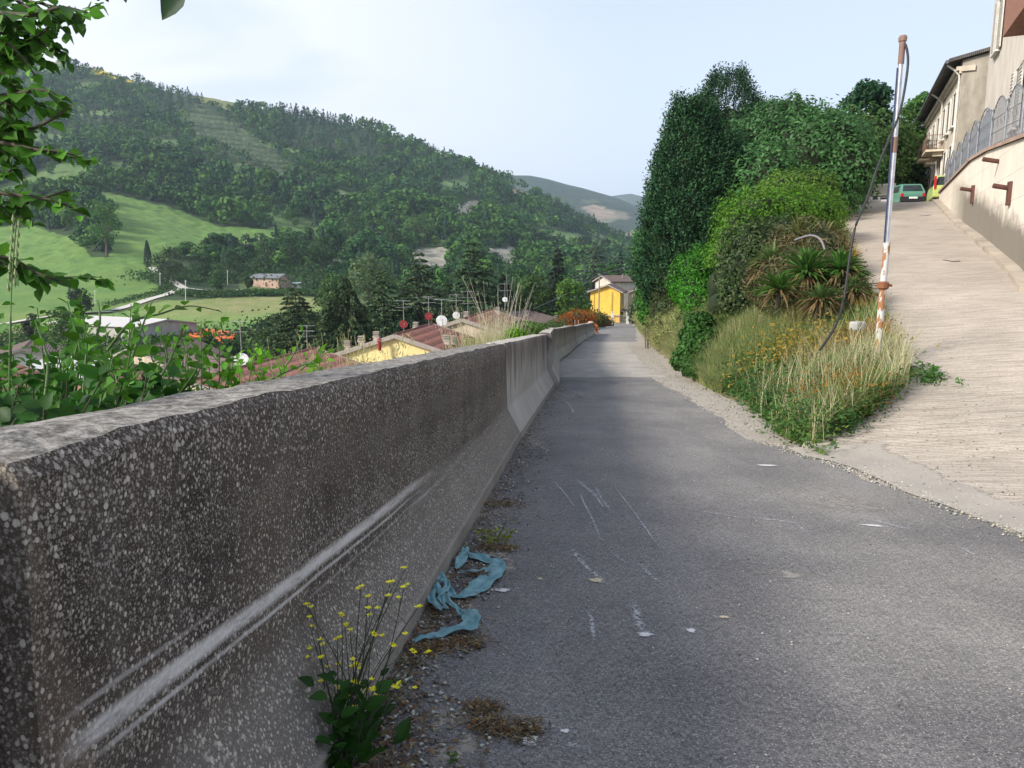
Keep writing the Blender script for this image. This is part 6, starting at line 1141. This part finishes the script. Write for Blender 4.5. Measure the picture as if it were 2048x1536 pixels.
def shoots(L): return [[P(*q) for q in s] for s in L]
stemplant('bramble_shoot', 'long shoot with paired leaves arching right toward the low field', shoots([[(215, 700, 2.7), (262, 645, 2.7), (320, 628, 2.75), (378, 612, 2.8), (440, 622, 2.9)], [(260, 730, 2.6), (282, 660, 2.6), (305, 600, 2.6)], [(190, 690, 2.5), (200, 640, 2.5), (195, 600, 2.5)]]), 'shoot', .062, (.11, .22, .045), 136, GST, 17)
stemplant('bramble_shoot', 'thin shoot with few leaves reaching up before the conifers', shoots([[(560, 745, 4.0), (585, 712, 4.0), (600, 680, 4.0), (618, 650, 4.0)], [(600, 740, 4.1), (640, 712, 4.1), (690, 690, 4.1)], [(540, 760, 3.8), (600, 732, 3.9), (660, 720, 4.0)]]), 'shoot', .06, (.13, .28, .05), 137, GST, 14)
stemplant('bramble_shoot', 'upright shoots with small leaves in front of the grey warehouse', shoots([[(150, 790, 2.5), (160, 700, 2.5), (145, 640, 2.5)], [(90, 800, 2.3), (95, 720, 2.3), (70, 640, 2.3)], [(300, 790, 2.7), (340, 720, 2.8), (365, 660, 2.8)], [(350, 800, 2.9), (392, 740, 2.9), (400, 700, 2.9)]]), 'shoot', .06, (.08, .17, .035), 138, GST, 16)
# tall seeding stalk at the left edge
c = [P(18, 850, 2.3), P(20, 700, 2.3), (P(24, 560, 2.3)), P(33, 440, 2.3)]; e = empty('tall_grass_stalk', c[0], 'single tall grass stalk with a notched seed head at the left edge', 'grass stalk'); o_ = Vector(c[0]); cc = curve([Vector(q)-o_ for q in c], 8); m = MB(); m.tube(cc, [.004]*12+[.002]*(len(cc)-12), 4); m.obj('stalk', GST, e)
m = MB()
for k in range(15): p_ = cc[-1].lerp(cc[-10], k/14); s = 1 if k % 2 else -1; m.lathe(p_+Vector((s*.009, 0, 0)), [(.001, -.012), (.006, 0), (.001, .018)], 5)
m.obj('seed_head', plain((.16, .20, .09), .7), e)
# overhanging tree at the upper left: trunk stands outside the frame
br = [[(-260, 330, 3.0), (-120, 200, 2.9), (0, 110, 2.8), (60, 75, 2.75), (120, 45, 2.7), (205, 5, 2.7)], [(-120, 200, 2.9), (-20, 130, 2.6), (40, 90, 2.6), (95, 60, 2.6)], [(-200, 80, 2.8), (-60, 20, 2.7), (30, 10, 2.7), (70, 20, 2.7)],
      [(-260, 330, 3.0), (-120, 260, 2.8), (-10, 215, 2.6), (60, 205, 2.6), (115, 225, 2.6)], [(-120, 260, 2.8), (-20, 270, 2.5), (50, 262, 2.5), (110, 235, 2.5), (140, 210, 2.55)], [(-200, 330, 2.9), (-60, 290, 2.6), (20, 280, 2.6), (80, 300, 2.6), (165, 320, 2.65)],
      [(-200, 430, 2.9), (-60, 420, 2.7), (10, 425, 2.6), (60, 405, 2.6), (140, 380, 2.65)], [(-200, 520, 2.9), (-60, 520, 2.7), (20, 530, 2.6), (90, 555, 2.6), (170, 555, 2.65), (205, 565, 2.7)], [(-100, 480, 2.7), (-30, 510, 2.5), (30, 520, 2.5), (75, 548, 2.5)],
      [(-150, 150, 2.6), (-40, 140, 2.5), (10, 150, 2.5), (40, 190, 2.5)], [(-150, 350, 2.6), (-50, 340, 2.5), (5, 350, 2.5), (30, 330, 2.5)], [(-150, 20, 2.6), (-30, 60, 2.5), (30, 100, 2.5), (70, 150, 2.5)], [(-120, 280, 2.6), (0, 285, 2.5), (70, 300, 2.45), (130, 305, 2.45), (182, 322, 2.45)], [(-100, 360, 2.6), (0, 385, 2.5), (70, 395, 2.45), (120, 405, 2.45), (165, 428, 2.45)], [(-80, 200, 2.6), (20, 190, 2.5), (80, 180, 2.45), (130, 200, 2.45)], [(-60, 20, 2.6), (60, 30, 2.5), (120, 15, 2.45), (175, 25, 2.45)], [(-60, 440, 2.6), (20, 430, 2.5), (60, 450, 2.5)]]
tr = stemplant('overhanging_tree', 'leafy branches hanging into the upper left corner', shoots(br), 'tree', .058, (.085, .185, .042), 141, BST, 46, org=P(-260, 900, 3.2), r0=.010, hang=.35, leafname='leaves', asp=1.15, var=.45)
extra = []; r_ = random.Random(5)
for (u_, v_, y_) in [(0, 20, 2.6), (20, 60, 2.6), (30, 110, 2.6), (60, 90, 2.6), (10, 200, 2.5), (5, 250, 2.5), (15, 300, 2.5), (90, 30, 2.6), (140, 20, 2.6), (0, 150, 2.5), (100, 90, 2.6), (5, 100, 2.6), (20, 240, 2.5), (20, 530, 2.5), (-10, 400, 2.5), (80, 545, 2.5)]*3:
    extra.append([(u_-60+r_.uniform(-20, 20), v_-20+r_.uniform(-30, 30), y_+.1), (u_-10, v_, y_), (u_+r_.uniform(5, 45), v_+r_.uniform(0, 40), y_)])
stemplant('overhanging_tree', 'darker inner twigs crowding the upper left edge', shoots(extra), 'tree', .062, (.055, .12, .03), 142, BST, 34, org=P(-260, 900, 3.3), r0=.005, hang=.4, t0=0)
for k, o in enumerate([q for q in bpy.data.objects if q.name.startswith('overhanging_tree')]):
    b = Vector((o.location.x, o.location.y, float(GZ(o.location.x, o.location.y)))); m = MB(); top = P(-260, 330, 3.0); m.tube([b-o.location-Vector((0, 0, .3)), Vector((.02, k*.2, 0)), top-o.location], [.09-.03*k, .06-.02*k, .03], 8); m.obj('trunk', BARK, o)
# single leaf hanging into the top of the frame
V, Q, C = leaves_mesh([np.array(P(372, -25, 1.5))], [np.array((P(322, 30, 1.5)-P(372, -25, 1.5)).normalized())], [np.array((.15, -.95, .2))], [.078], [(.03, .06, .03)], .8); o = link('leaf', npmesh('leaf', V, Q, cols=C, smooth=True), GLOSSY); tag(o, 'single dark leaf hanging from the top edge of the view', 'leaf')
m = MB(); m.tube([P(372, -25, 1.5), P(400, -90, 1.52), P(460, -160, 1.6)], .0015, 4); m.obj('twig', BST, None).parent = o
V, Q, C = leaves_mesh([np.array(P(205, -25, 2.3)), np.array(P(252, -20, 2.3))], [np.array((.3, 0, -.95)), np.array((-.2, 0, -.97))], [np.array((.2, -.9, .2)), np.array((-.2, -.9, .1))], [.04, .035], [(.03, .06, .03)]*2); tag(link('leaf', npmesh('leaf', V, Q, cols=C), GLOSSY), 'pair of leaf tips at the top edge right of the branches', 'leaf')
# ---------------------------------------------------------------- wild mustard at the barrier foot
def RP(u, v):
    """point of the road surface met by a sight line"""
    a, s = ray(u, v); y = 5.
    for _ in range(30): y = (CZ-float(RZ(a*y, y)))/(-s)
    return Vector((a*y, y, float(RZ(a*y, y))+.008))
mo = RP(700, 1530); mo = Vector((mo.x-.02, mo.y, mo.z)); r = np.random.default_rng(9)
tips = [(575, 1195), (612, 1212), (628, 1213), (614, 1235), (612, 1295), (636, 1282), (645, 1288), (675, 1278), (722, 1175), (735, 1195), (684, 1230), (700, 1262), (690, 1250), (751, 1220), (780, 1168), (790, 1165), (810, 1138), (742, 1265), (750, 1270), (782, 1288), (790, 1290), (838, 1212), (855, 1305), (828, 1303), (727, 1368), (748, 1380), (693, 1367), (790, 1378), (830, 1376), (636, 1390), (775, 1190), (808, 1175)]
e = empty('wild_mustard', mo, 'wild mustard with small yellow flowers at the foot of the nearest barrier', 'wildflower'); m = MB(); fl = []; seg = []
for i, (u_, v_) in enumerate(tips):
    yb = mo.y+r.uniform(-.02, .22); t = P(u_, v_, yb)-mo; b = Vector((r.uniform(-.07, .07), r.uniform(-.05, .05), 0)); mid = b.lerp(t, .5)+Vector((r.uniform(-.02, .02), r.uniform(-.02, .02), .02))
    c = curve([b, mid, t], 6); m.tube(c, [.0028*(1-.6*k/len(c)) for k in range(len(c))], 4, cap=False); fl.append(t); seg.append(c)
    for q in (.45, .6, .75, .85):
        k = int(q*(len(c)-1)); d = Vector((r.uniform(-.04, .04), r.uniform(-.03, .03), r.uniform(.02, .06))); m.tube([c[k], c[k]+d], .0009, 3, cap=False)
        if r.random() < .25: fl.append(c[k]+d)
m.obj('stems', plain((.05, .065, .035), .7), e)
fm = MB(); YF = plain((.75, .68, .02), .6)
for t in fl[:95]:
    fm = MB()
    for hd in range(r.integers(1, 3)):
        c0 = t+Vector((r.uniform(-.008, .008), r.uniform(-.008, .008), r.uniform(-.004, .006)))
        for k in range(4):
            q = k*math.pi/2+r.uniform(-.3, .3); d = Vector((math.cos(q), math.sin(q), .35))*.0105; s = Vector((-math.sin(q), math.cos(q), 0))*.0052; fm.add([c0, c0+d*.6+s, c0+d, c0+d*.6-s], [(0, 1, 2, 3)])
        fm.lathe(c0, [(.0008, -.004), (.002, .001), (.0008, .003)], 5)
    if len(fm.v): fm.obj('flower', YF, e)
pass
P_, D_, N_, S_, C_ = [], [], [], [], []
for i in range(95):
    h = r.random()**1.6; p_ = np.array((r.normal()*.055, r.normal()*.07, .03+h*.26)); d = np.array((p_[0]*6+r.normal()*.6, p_[1]*4+r.normal()*.5, .5)); d /= np.linalg.norm(d); nn = r.normal(size=3)*.3+np.array((0, -.2, 1)); nn -= d*nn.dot(d); nn /= np.linalg.norm(nn)
    P_.append(p_); D_.append(d); N_.append(nn); S_.append(r.uniform(.05, .11)*(1-.4*h)); C_.append(np.array((.035, .085, .022))*r.uniform(.6, 1.4))
V, Q, C = leaves_mesh(P_, D_, N_, S_, C_, .75); link('leaves', npmesh('leaves', V, Q, cols=C, smooth=True), GLOSSY, e)
m = MB(); bb = RP(905, 1532); 
stemplant('road_weed', 'tiny green weed growing from the asphalt at the bottom edge', [[bb+Vector((0, 0, -.01)), bb+Vector((.005, 0, .02)), bb+Vector((.01, .0, .045))], [bb, bb+Vector((-.01, .005, .03))], [bb, bb+Vector((.015, .005, .03))]], 'weed', .02, (.10, .18, .05), 151, GST, 120, r0=.0015)
bb = RP(985, 1090)
stemplant('road_weed', 'yellow green weed tuft in the litter heap near the blue cloth', [[bb+Vector((q, 0, -.01)), bb+Vector((q*1.5, .01, .05)), bb+Vector((q*2.2, .0, .09))] for q in (-.05, -.03, -.01, .01, .03, .05, .07)], 'weed', .03, (.22, .24, .06), 152, GST, 90, r0=.0015)
weeds('foot_weeds', 'small weeds in the gap between barrier and asphalt', 46, lambda n, r: (lambda y: (XB(y)+r.uniform(.0, .10, n), y))(np.concatenate([r.uniform(1.9, 2.6, n//2), r.uniform(3.2, 16, n-n//2)])), 153, .028, .07, (.07, .12, .04), perp=10)
# ---------------------------------------------------------------- blue cloth strip
def ribbon(pts, wid, seed, seg=7):
    """crumpled strip following points on the road; pts (u, v, halfwidth_m, lift)"""
    c = []; 
    base = [(RP(u, v), w_, l_) for u, v, w_, l_ in pts]; n = len(base)
    P3 = curve([b[0]+Vector((0, 0, b[2])) for b in base], seg); ws = np.interp(np.arange(len(P3)), np.arange(n)*seg, [b[1] for b in base]); V = []; K = 12
    for i, p in enumerate(P3):
        t = P3[min(i+1, len(P3)-1)]-P3[max(i-1, 0)]; t.normalize(); s = Vector((-t.y, t.x, 0)); s.normalize()
        for k in range(K+1):
            f = -1+2*k/K; q = p+s*ws[i]*f*(1+.12*math.sin(i*1.3+seed)); wr = (float(vnoise(q.x*3+seed, q.y*3, .10, seed))-.4)*.024+(float(vnoise(q.x*3, q.y*3, .035, seed+9))-.5)*.012+math.sin(f*4+i*.7)*.004; q.z = max(q.z+wr, float(RZ(q.x, q.y))+.007); V.append(q)
    return [tuple(v) for v in V], [(i*(K+1)+k, i*(K+1)+k+1, (i+1)*(K+1)+k+1, (i+1)*(K+1)+k) for i in range(len(P3)-1) for k in range(K)]
g = G('teal_cloth'); w1 = g.wave(260, None, 0, 'X'); w2 = g.wave(260, None, 0, 'Y'); nn_ = g.noise(14, detail=5); c_ = g.mix(g.mr(nn_, .3, .7), (.13, .29, .33), (.24, .42, .46)); c_ = g.mix(g.math('MULTIPLY', g.mr(g.noise(5, detail=6), .55, .8), .5), c_, (.25, .25, .22)); g.bump(g.math('ADD', g.math('ADD', w1, w2), g.math('MULTIPLY', nn_, 6)), .5, .003); CLOTH = g.done(c_, .95)
mb = MB()
for k, L in enumerate([[(932, 1105, .02, .02), (925, 1125, .035, .03), (912, 1145, .012, .015)], [(930, 1112, .02, .012), (960, 1122, .045, .012), (995, 1132, .04, .012), (984, 1155, .062, .012), (955, 1182, .055, .015), (925, 1200, .035, .012), (902, 1200, .022, .03), (885, 1172, .022, .045), (872, 1178, .02, .05), (862, 1212, .024, .05), (884, 1240, .018, .04)], [(872, 1192, .018, .055), (890, 1215, .02, .045), (915, 1232, .016, .03), (930, 1240, .022, .025), (940, 1240, .045, .03), (940, 1264, .042, .03), (898, 1273, .032, .02), (860, 1282, .022, .015), (826, 1292, .010, .01)], [(920, 1150, .006, .01), (945, 1152, .012, .012), (975, 1145, .012, .012)], [(880, 1180, .012, .06), (896, 1195, .014, .055), (880, 1215, .016, .05), (895, 1235, .01, .04)]]):
    V, Fq = ribbon(L, .02, k+3); mb.add(V, Fq, 0, True)
o = mb.obj('cloth_strip', CLOTH); tag(o, 'crumpled blue green cloth strip lying against the barrier foot', 'cloth'); sd = o.modifiers.new('thick', 'SOLIDIFY'); sd.thickness = .0018; sd.offset = 1; su = o.modifiers.new('sub', 'SUBSURF'); su.levels = 1; su.render_levels = 1
# ---------------------------------------------------------------- litter: leaves, twigs, pebbles, dust
def onroad(x, y): return RZ(x, y)+.006
def litter(name, label, pts, kind, seed, size, cols, cat):
    r = np.random.default_rng(seed); x, y = pts; n = len(x); z = onroad(x, y) if kind != 'ramp' else RAMP(x, y)+.01
    if kind == 'leaf':
        N = unit(rdir(n, r)*.45+np.array((0, 0, 1.))); V, Q = leafquads(np.stack([x, y, z+r.uniform(.002, .018, n)], 1), N, size*r.uniform(.5, 1.3, n), .5, r=r, fold=.12)
        C = np.repeat(np.array(cols)[r.integers(len(cols), size=n)]*r.uniform(.6, 1.3, (n, 1)), 4, 0)
    elif kind == 'twig':
        q = r.uniform(0, 6.28, n); L = size*r.uniform(.3, 1.3, n); d = np.stack([np.cos(q), np.sin(q), r.normal(size=n)*.12], 1)*L[:, None]*.5; s = np.stack([-np.sin(q), np.cos(q), q*0], 1)*.0013; u_ = np.array((0, 0, .0016)); c0 = np.stack([x, y, z+.006+np.abs(d[:, 2])], 1)
        V = np.stack([c0-d-s, c0-d+s, c0+d+s, c0+d-s, c0-d+u_, c0-d-s, c0+d-s, c0+d+u_, c0-d+s, c0-d+u_, c0+d+u_, c0+d+s], 1).reshape(-1, 3); Q = np.arange(len(V)).reshape(-1, 4); C = np.repeat(np.array(cols)[r.integers(len(cols), size=n)]*r.uniform(.6, 1.3, (n, 1)), 12, 0)
    else:
        u8 = np.array([(1, 0, 0), (0, 1, 0), (-1, 0, 0), (0, -1, 0), (0, 0, 1), (0, 0, -1.)]); s = size*r.uniform(.3, 1.2, n)**1.5; V = []; R = r.normal(size=(n, 6, 3))*.18
        V = (np.stack([x, y, z+s*.3], 1)[:, None]+(u8[None]+R)*s[:, None, None]*np.array((1, .85, .6))).reshape(-1, 3); t = np.array([(0, 1, 4, 4), (1, 2, 4, 4), (2, 3, 4, 4), (3, 0, 4, 4), (1, 0, 5, 5), (2, 1, 5, 5), (3, 2, 5, 5), (0, 3, 5, 5)])[:, :3]; Q = (np.arange(n)[:, None, None]*6+t[None]).reshape(-1, 3); C = np.repeat(np.array(cols)[r.integers(len(cols), size=n)]*r.uniform(.7, 1.3, (n, 1)), 6, 0)
    tag(link(name, npmesh(name, V, Q, cols=np.clip(C, 0, 1)), NEEDLE if kind != 'leaf' else LEAF), label, cat, kind='stuff')
def alongfoot(n, seed, y0=1.9, y1=18, w=.16, p=1.7):
    r = np.random.default_rng(seed); y = y0*(y1/y0)**(r.random(n)**p); c = vnoise(y, 0, .5, 5); x = XB(y)+.01+np.abs(r.normal(size=n))*w*(.35+c); return x, y
def clump(n, seed, L):
    r = np.random.default_rng(seed); X_, Y_ = [], []
    for (u_, v_, rad) in L: p_ = RP(u_, v_); k = n//len(L); X_.append(p_.x+r.normal(size=k)*rad); Y_.append(p_.y+r.normal(size=k)*rad*.8)
    return np.concatenate(X_), np.concatenate(Y_)
DL = [(.22, .12, .06), (.3, .2, .12), (.14, .09, .06), (.36, .3, .2)]; TW = [(.18, .13, .09), (.3, .24, .17), (.09, .07, .05)]; PB = [(.42, .4, .37), (.26, .25, .24), (.55, .52, .48), (.14, .13, .13)]
litter('leaf_litter', 'dry leaf litter along the barrier foot', alongfoot(1500, 1), 'leaf', 161, .026, DL, 'leaf litter'); litter('twig_litter', 'thin dry twigs scattered along the barrier foot', alongfoot(1300, 2), 'twig', 162, .07, TW, 'twigs'); litter('pebbles', 'pebbles and grit along the barrier foot', alongfoot(2600, 3, w=.2), 'peb', 163, .011, PB, 'pebbles')
HP = [(985, 1098, .045), (1010, 1100, .04), (965, 1420, .03), (975, 1455, .04), (1040, 1465, .045), (880, 1210, .06), (930, 1290, .05), (860, 1300, .05), (1000, 1010, .08), (960, 1150, .04)]
litter('leaf_litter', 'heaps of dry leaves round the blue cloth', clump(900, 4, HP), 'leaf', 164, .024, DL, 'leaf litter'); litter('twig_litter', 'matted dry stalks heaped round the blue cloth', clump(1500, 5, HP), 'twig', 165, .06, TW, 'twigs'); litter('pebbles', 'grit scattered round the blue cloth', clump(900, 6, HP), 'peb', 166, .008, PB, 'pebbles')
r = np.random.default_rng(77); yy_ = 1.5*(19/1.5)**(r.random(2600)**.8); litter('pebbles', 'loose chippings scattered over the asphalt', (XB(yy_)+.1+r.random(2600)*(np.interp(yy_, AE_Y, AE_X)-XB(yy_)), yy_), 'peb', 167, .0055, PB, 'pebbles')
yy_ = 4.5+r.random(3500)**1.2*40; litter('pebbles', 'loose gravel on the shoulder right of the asphalt', (np.where(yy_ < 19.3, np.interp(yy_, AE_Y, AE_X), XB(yy_)+2.9)+r.random(3500)*.9-.1, yy_), 'peb', 168, .012, PB+[(.5, .44, .36)], 'pebbles')
yy_ = 1.5+r.random(2600)*7.2; litter('pebbles', 'crumbled grit along the seam between asphalt and ramp', (np.interp(yy_, AE_Y, AE_X)+r.normal(size=2600)*.07, yy_), 'peb', 169, .011, PB+[(.5, .44, .36)]*2, 'pebbles')
yy_ = 2+r.random(2500)*14; xx_ = np.interp(yy_, AE_Y, AE_X)+.2+np.abs(r.normal(size=2500))*2.2; kk_ = xx_ > XL(yy_); litter('pebbles', 'stray chippings on the lower part of the ramp', (xx_[kk_], yy_[kk_]), 'ramp', 170, .010, PB+[(.3, .27, .22)]*2, 'pebbles')
# scuffs, patches and repair spots: thin sheets on the road
def patchmat(name, c, cov, sc=30):
    g = G(name); tr_ = g.nd.new('ShaderNodeBsdfTransparent'); mx = g.nd.new('ShaderNodeMixShader'); n = g.noise(sc, detail=5, rough=.75); at = g.sep(g.attr())[0]
    g.lk.new(g.math('MULTIPLY', g.mr(n, .62-cov*.3, .72-cov*.3, 0, 1), at), mx.inputs[0]); g.done(g.mix(g.mr(g.noise(80), .3, .7), tuple(q*.7 for q in c), c)); g.lk.new(tr_.outputs[0], mx.inputs[1]); g.lk.new(g.b.outputs[0], mx.inputs[2]); g.lk.new(mx.outputs[0], g.out.inputs[0]); return g.m
SCUFF = patchmat('scuffed_asphalt', (.42, .42, .43), .62, 45); DUST = patchmat('dust', (.30, .28, .25), .5, 9); CHALK = patchmat('mortar_spot', (.68, .66, .66), 1.1, 22); SAND = patchmat('sand_spot', (.55, .48, .34), .95, 25)
def ribs(name, L, mat, dz=.0075):
    V = []; Q = []; C = []
    for u0, v0, u1, v1, w in L:
        a, b = RP(u0, v0), RP(u1, v1); d = (b-a); n = max(2, int(d.length/.12)); d.normalize(); s = Vector((-d.y, d.x, 0)); base = len(V)
        for i in range(n+1):
            t = i/n; p_ = a.lerp(b, t)+s*math.sin(t*5+u0)*w*.5
            for f, al in ((-1, 0), (-.3, 1), (.3, 1), (1, 0)): q = p_+s*w*f; V.append((q.x, q.y, float(RZ(q.x, q.y))+dz)); C.append((al*min(1, 4*t+.3, 4*(1-t)+.3),)*3)
        Q += [(base+4*i+k, base+4*i+k+1, base+4*i+k+5, base+4*i+k+4) for i in range(n) for k in range(3)]
    tag(link(name, npmesh(name, V, Q, cols=np.array(C)), mat), kind='structure')
ribs('road_scuffs', [(1140, 1095, 1205, 1170, .022), (1215, 1100, 1262, 1135, .010), (1278, 1130, 1330, 1176, .018), (1258, 1200, 1300, 1278, .032), (1175, 1222, 1192, 1285, .016), (1155, 960, 1215, 1020, .03), (1190, 975, 1225, 1030, .02), (1160, 985, 1200, 1080, .012), (1225, 970, 1330, 1110, .010), (1105, 960, 1150, 1015, .012), (1020, 965, 1150, 950, .012), (1085, 940, 1135, 945, .02), (1340, 1012, 1500, 1040, .014), (1500, 1035, 1600, 1050, .035), (1590, 1048, 1615, 1068, .03), (1100, 860, 1165, 868, .02), (1180, 850, 1260, 845, .02), (1345, 905, 1400, 912, .02), (1910, 1090, 1970, 1125, .018), (1880, 1050, 1915, 1062, .012), (1600, 880, 1680, 935, .016), (1200, 905, 1240, 900, .02), (1310, 915, 1350, 918, .025), (1130, 800, 1150, 830, .03), (1170, 790, 1200, 800, .03), (1720, 1035, 1830, 1065, .03), (1690, 960, 1760, 985, .012), (1480, 1000, 1530, 1005, .03), (1050, 880, 1105, 905, .02), (1380, 860, 1450, 850, .02), (1120, 1480, 1160, 1500, .02), (1260, 780, 1330, 775, .05)], SCUFF)
def spots(name, L, mat, dz=.009):
    V = []; Q = []; C = []; r = random.Random(3)
    for u0, v0, w, l, q in L:
        c = RP(u0, v0); base = len(V); V.append(tuple(c+Vector((0, 0, dz-.008)))); C.append((1,)*3); n = 16
        for ring, al in ((.55, 1), (1, 0)):
            for k in range(n): t = 6.283*k/n; rr = ring*(1+.12*math.sin(3*t+u0)+.12*math.sin(5*t+v0)+.1*math.sin(9*t)); x_, y_ = math.cos(t)*w*rr, math.sin(t)*l*rr; X_, Y_ = c.x+x_*math.cos(q)-y_*math.sin(q), c.y+x_*math.sin(q)+y_*math.cos(q); V.append((X_, Y_, float(RZ(X_, Y_))+dz)); C.append((al,)*3)
        Q += [(base, base+1+k, base+1+(k+1) % n, base+1+(k+1) % n) for k in range(n)]; Q += [(base+1+k, base+1+n+k, base+1+n+(k+1) % n, base+1+(k+1) % n) for k in range(n)]
    me = bpy.data.meshes.new(name); me.from_pydata(V, [], [tuple(dict.fromkeys(q)) for q in Q]); me.update(); at = me.color_attributes.new('col', 'FLOAT_COLOR', 'POINT')
    for i, c in enumerate(C): at.data[i].color = (*c, 1)
    tag(link(name, me, mat), kind='structure')
spots('mortar_spots', [(1005, 1183, .05, .03, 0), (1055, 1485, .035, .04, .4), (1745, 1053, .09, .03, -.3), (1534, 932, .12, .05, -.1), (1130, 1466, .02, .015, 0), (1382, 1264, .025, .03, 0), (1290, 1272, .04, .03, .2)], CHALK)
spots('sand_spots', [(1193, 1163, .05, .045, 0), (1448, 1237, .03, .02, 0), (1080, 1160, .02, .02, 0)], SAND)
spots('dust_patches', [(930, 1240, .16, .35, .3), (1000, 1120, .12, .3, .3), (980, 1040, .15, .5, .2), (900, 1480, .12, .25, .1), (1060, 880, .3, 1.0, .1), (1120, 790, .4, 1.5, .1), (1560, 1150, .2, .12, .2), (1700, 1010, .3, .3, 0)], DUST, .0065)
# ---------------------------------------------------------------- air
hz = bpy.data.meshes.new('haze'); x0, x1, y0, y1, z0, z1 = -5200, 6000, -70, 6200, -60, 560
hz.from_pydata([(x, y, z) for x in (x0, x1) for y in (y0, y1) for z in (z0, z1)], [], [(0, 1, 3, 2), (4, 6, 7, 5), (0, 4, 5, 1), (2, 3, 7, 6), (0, 2, 6, 4), (1, 5, 7, 3)]); hz.update()
ho = bpy.data.objects.new('haze', hz); COL.objects.link(ho); hm = bpy.data.materials.new('haze'); hm.use_nodes = True; hm.node_tree.nodes.clear(); v_ = hm.node_tree.nodes.new('ShaderNodeVolumePrincipled'); v_.inputs['Color'].default_value = (.68, .84, 1, 1); v_.inputs['Density'].default_value = .00015; v_.inputs['Anisotropy'].default_value = .2
om = hm.node_tree.nodes.new('ShaderNodeOutputMaterial'); hm.node_tree.links.new(v_.outputs[0], om.inputs['Volume']); hz.materials.append(hm); ho['kind'] = 'stuff'; ho['label'] = 'thin summer haze over the whole valley'; ho['category'] = 'haze'
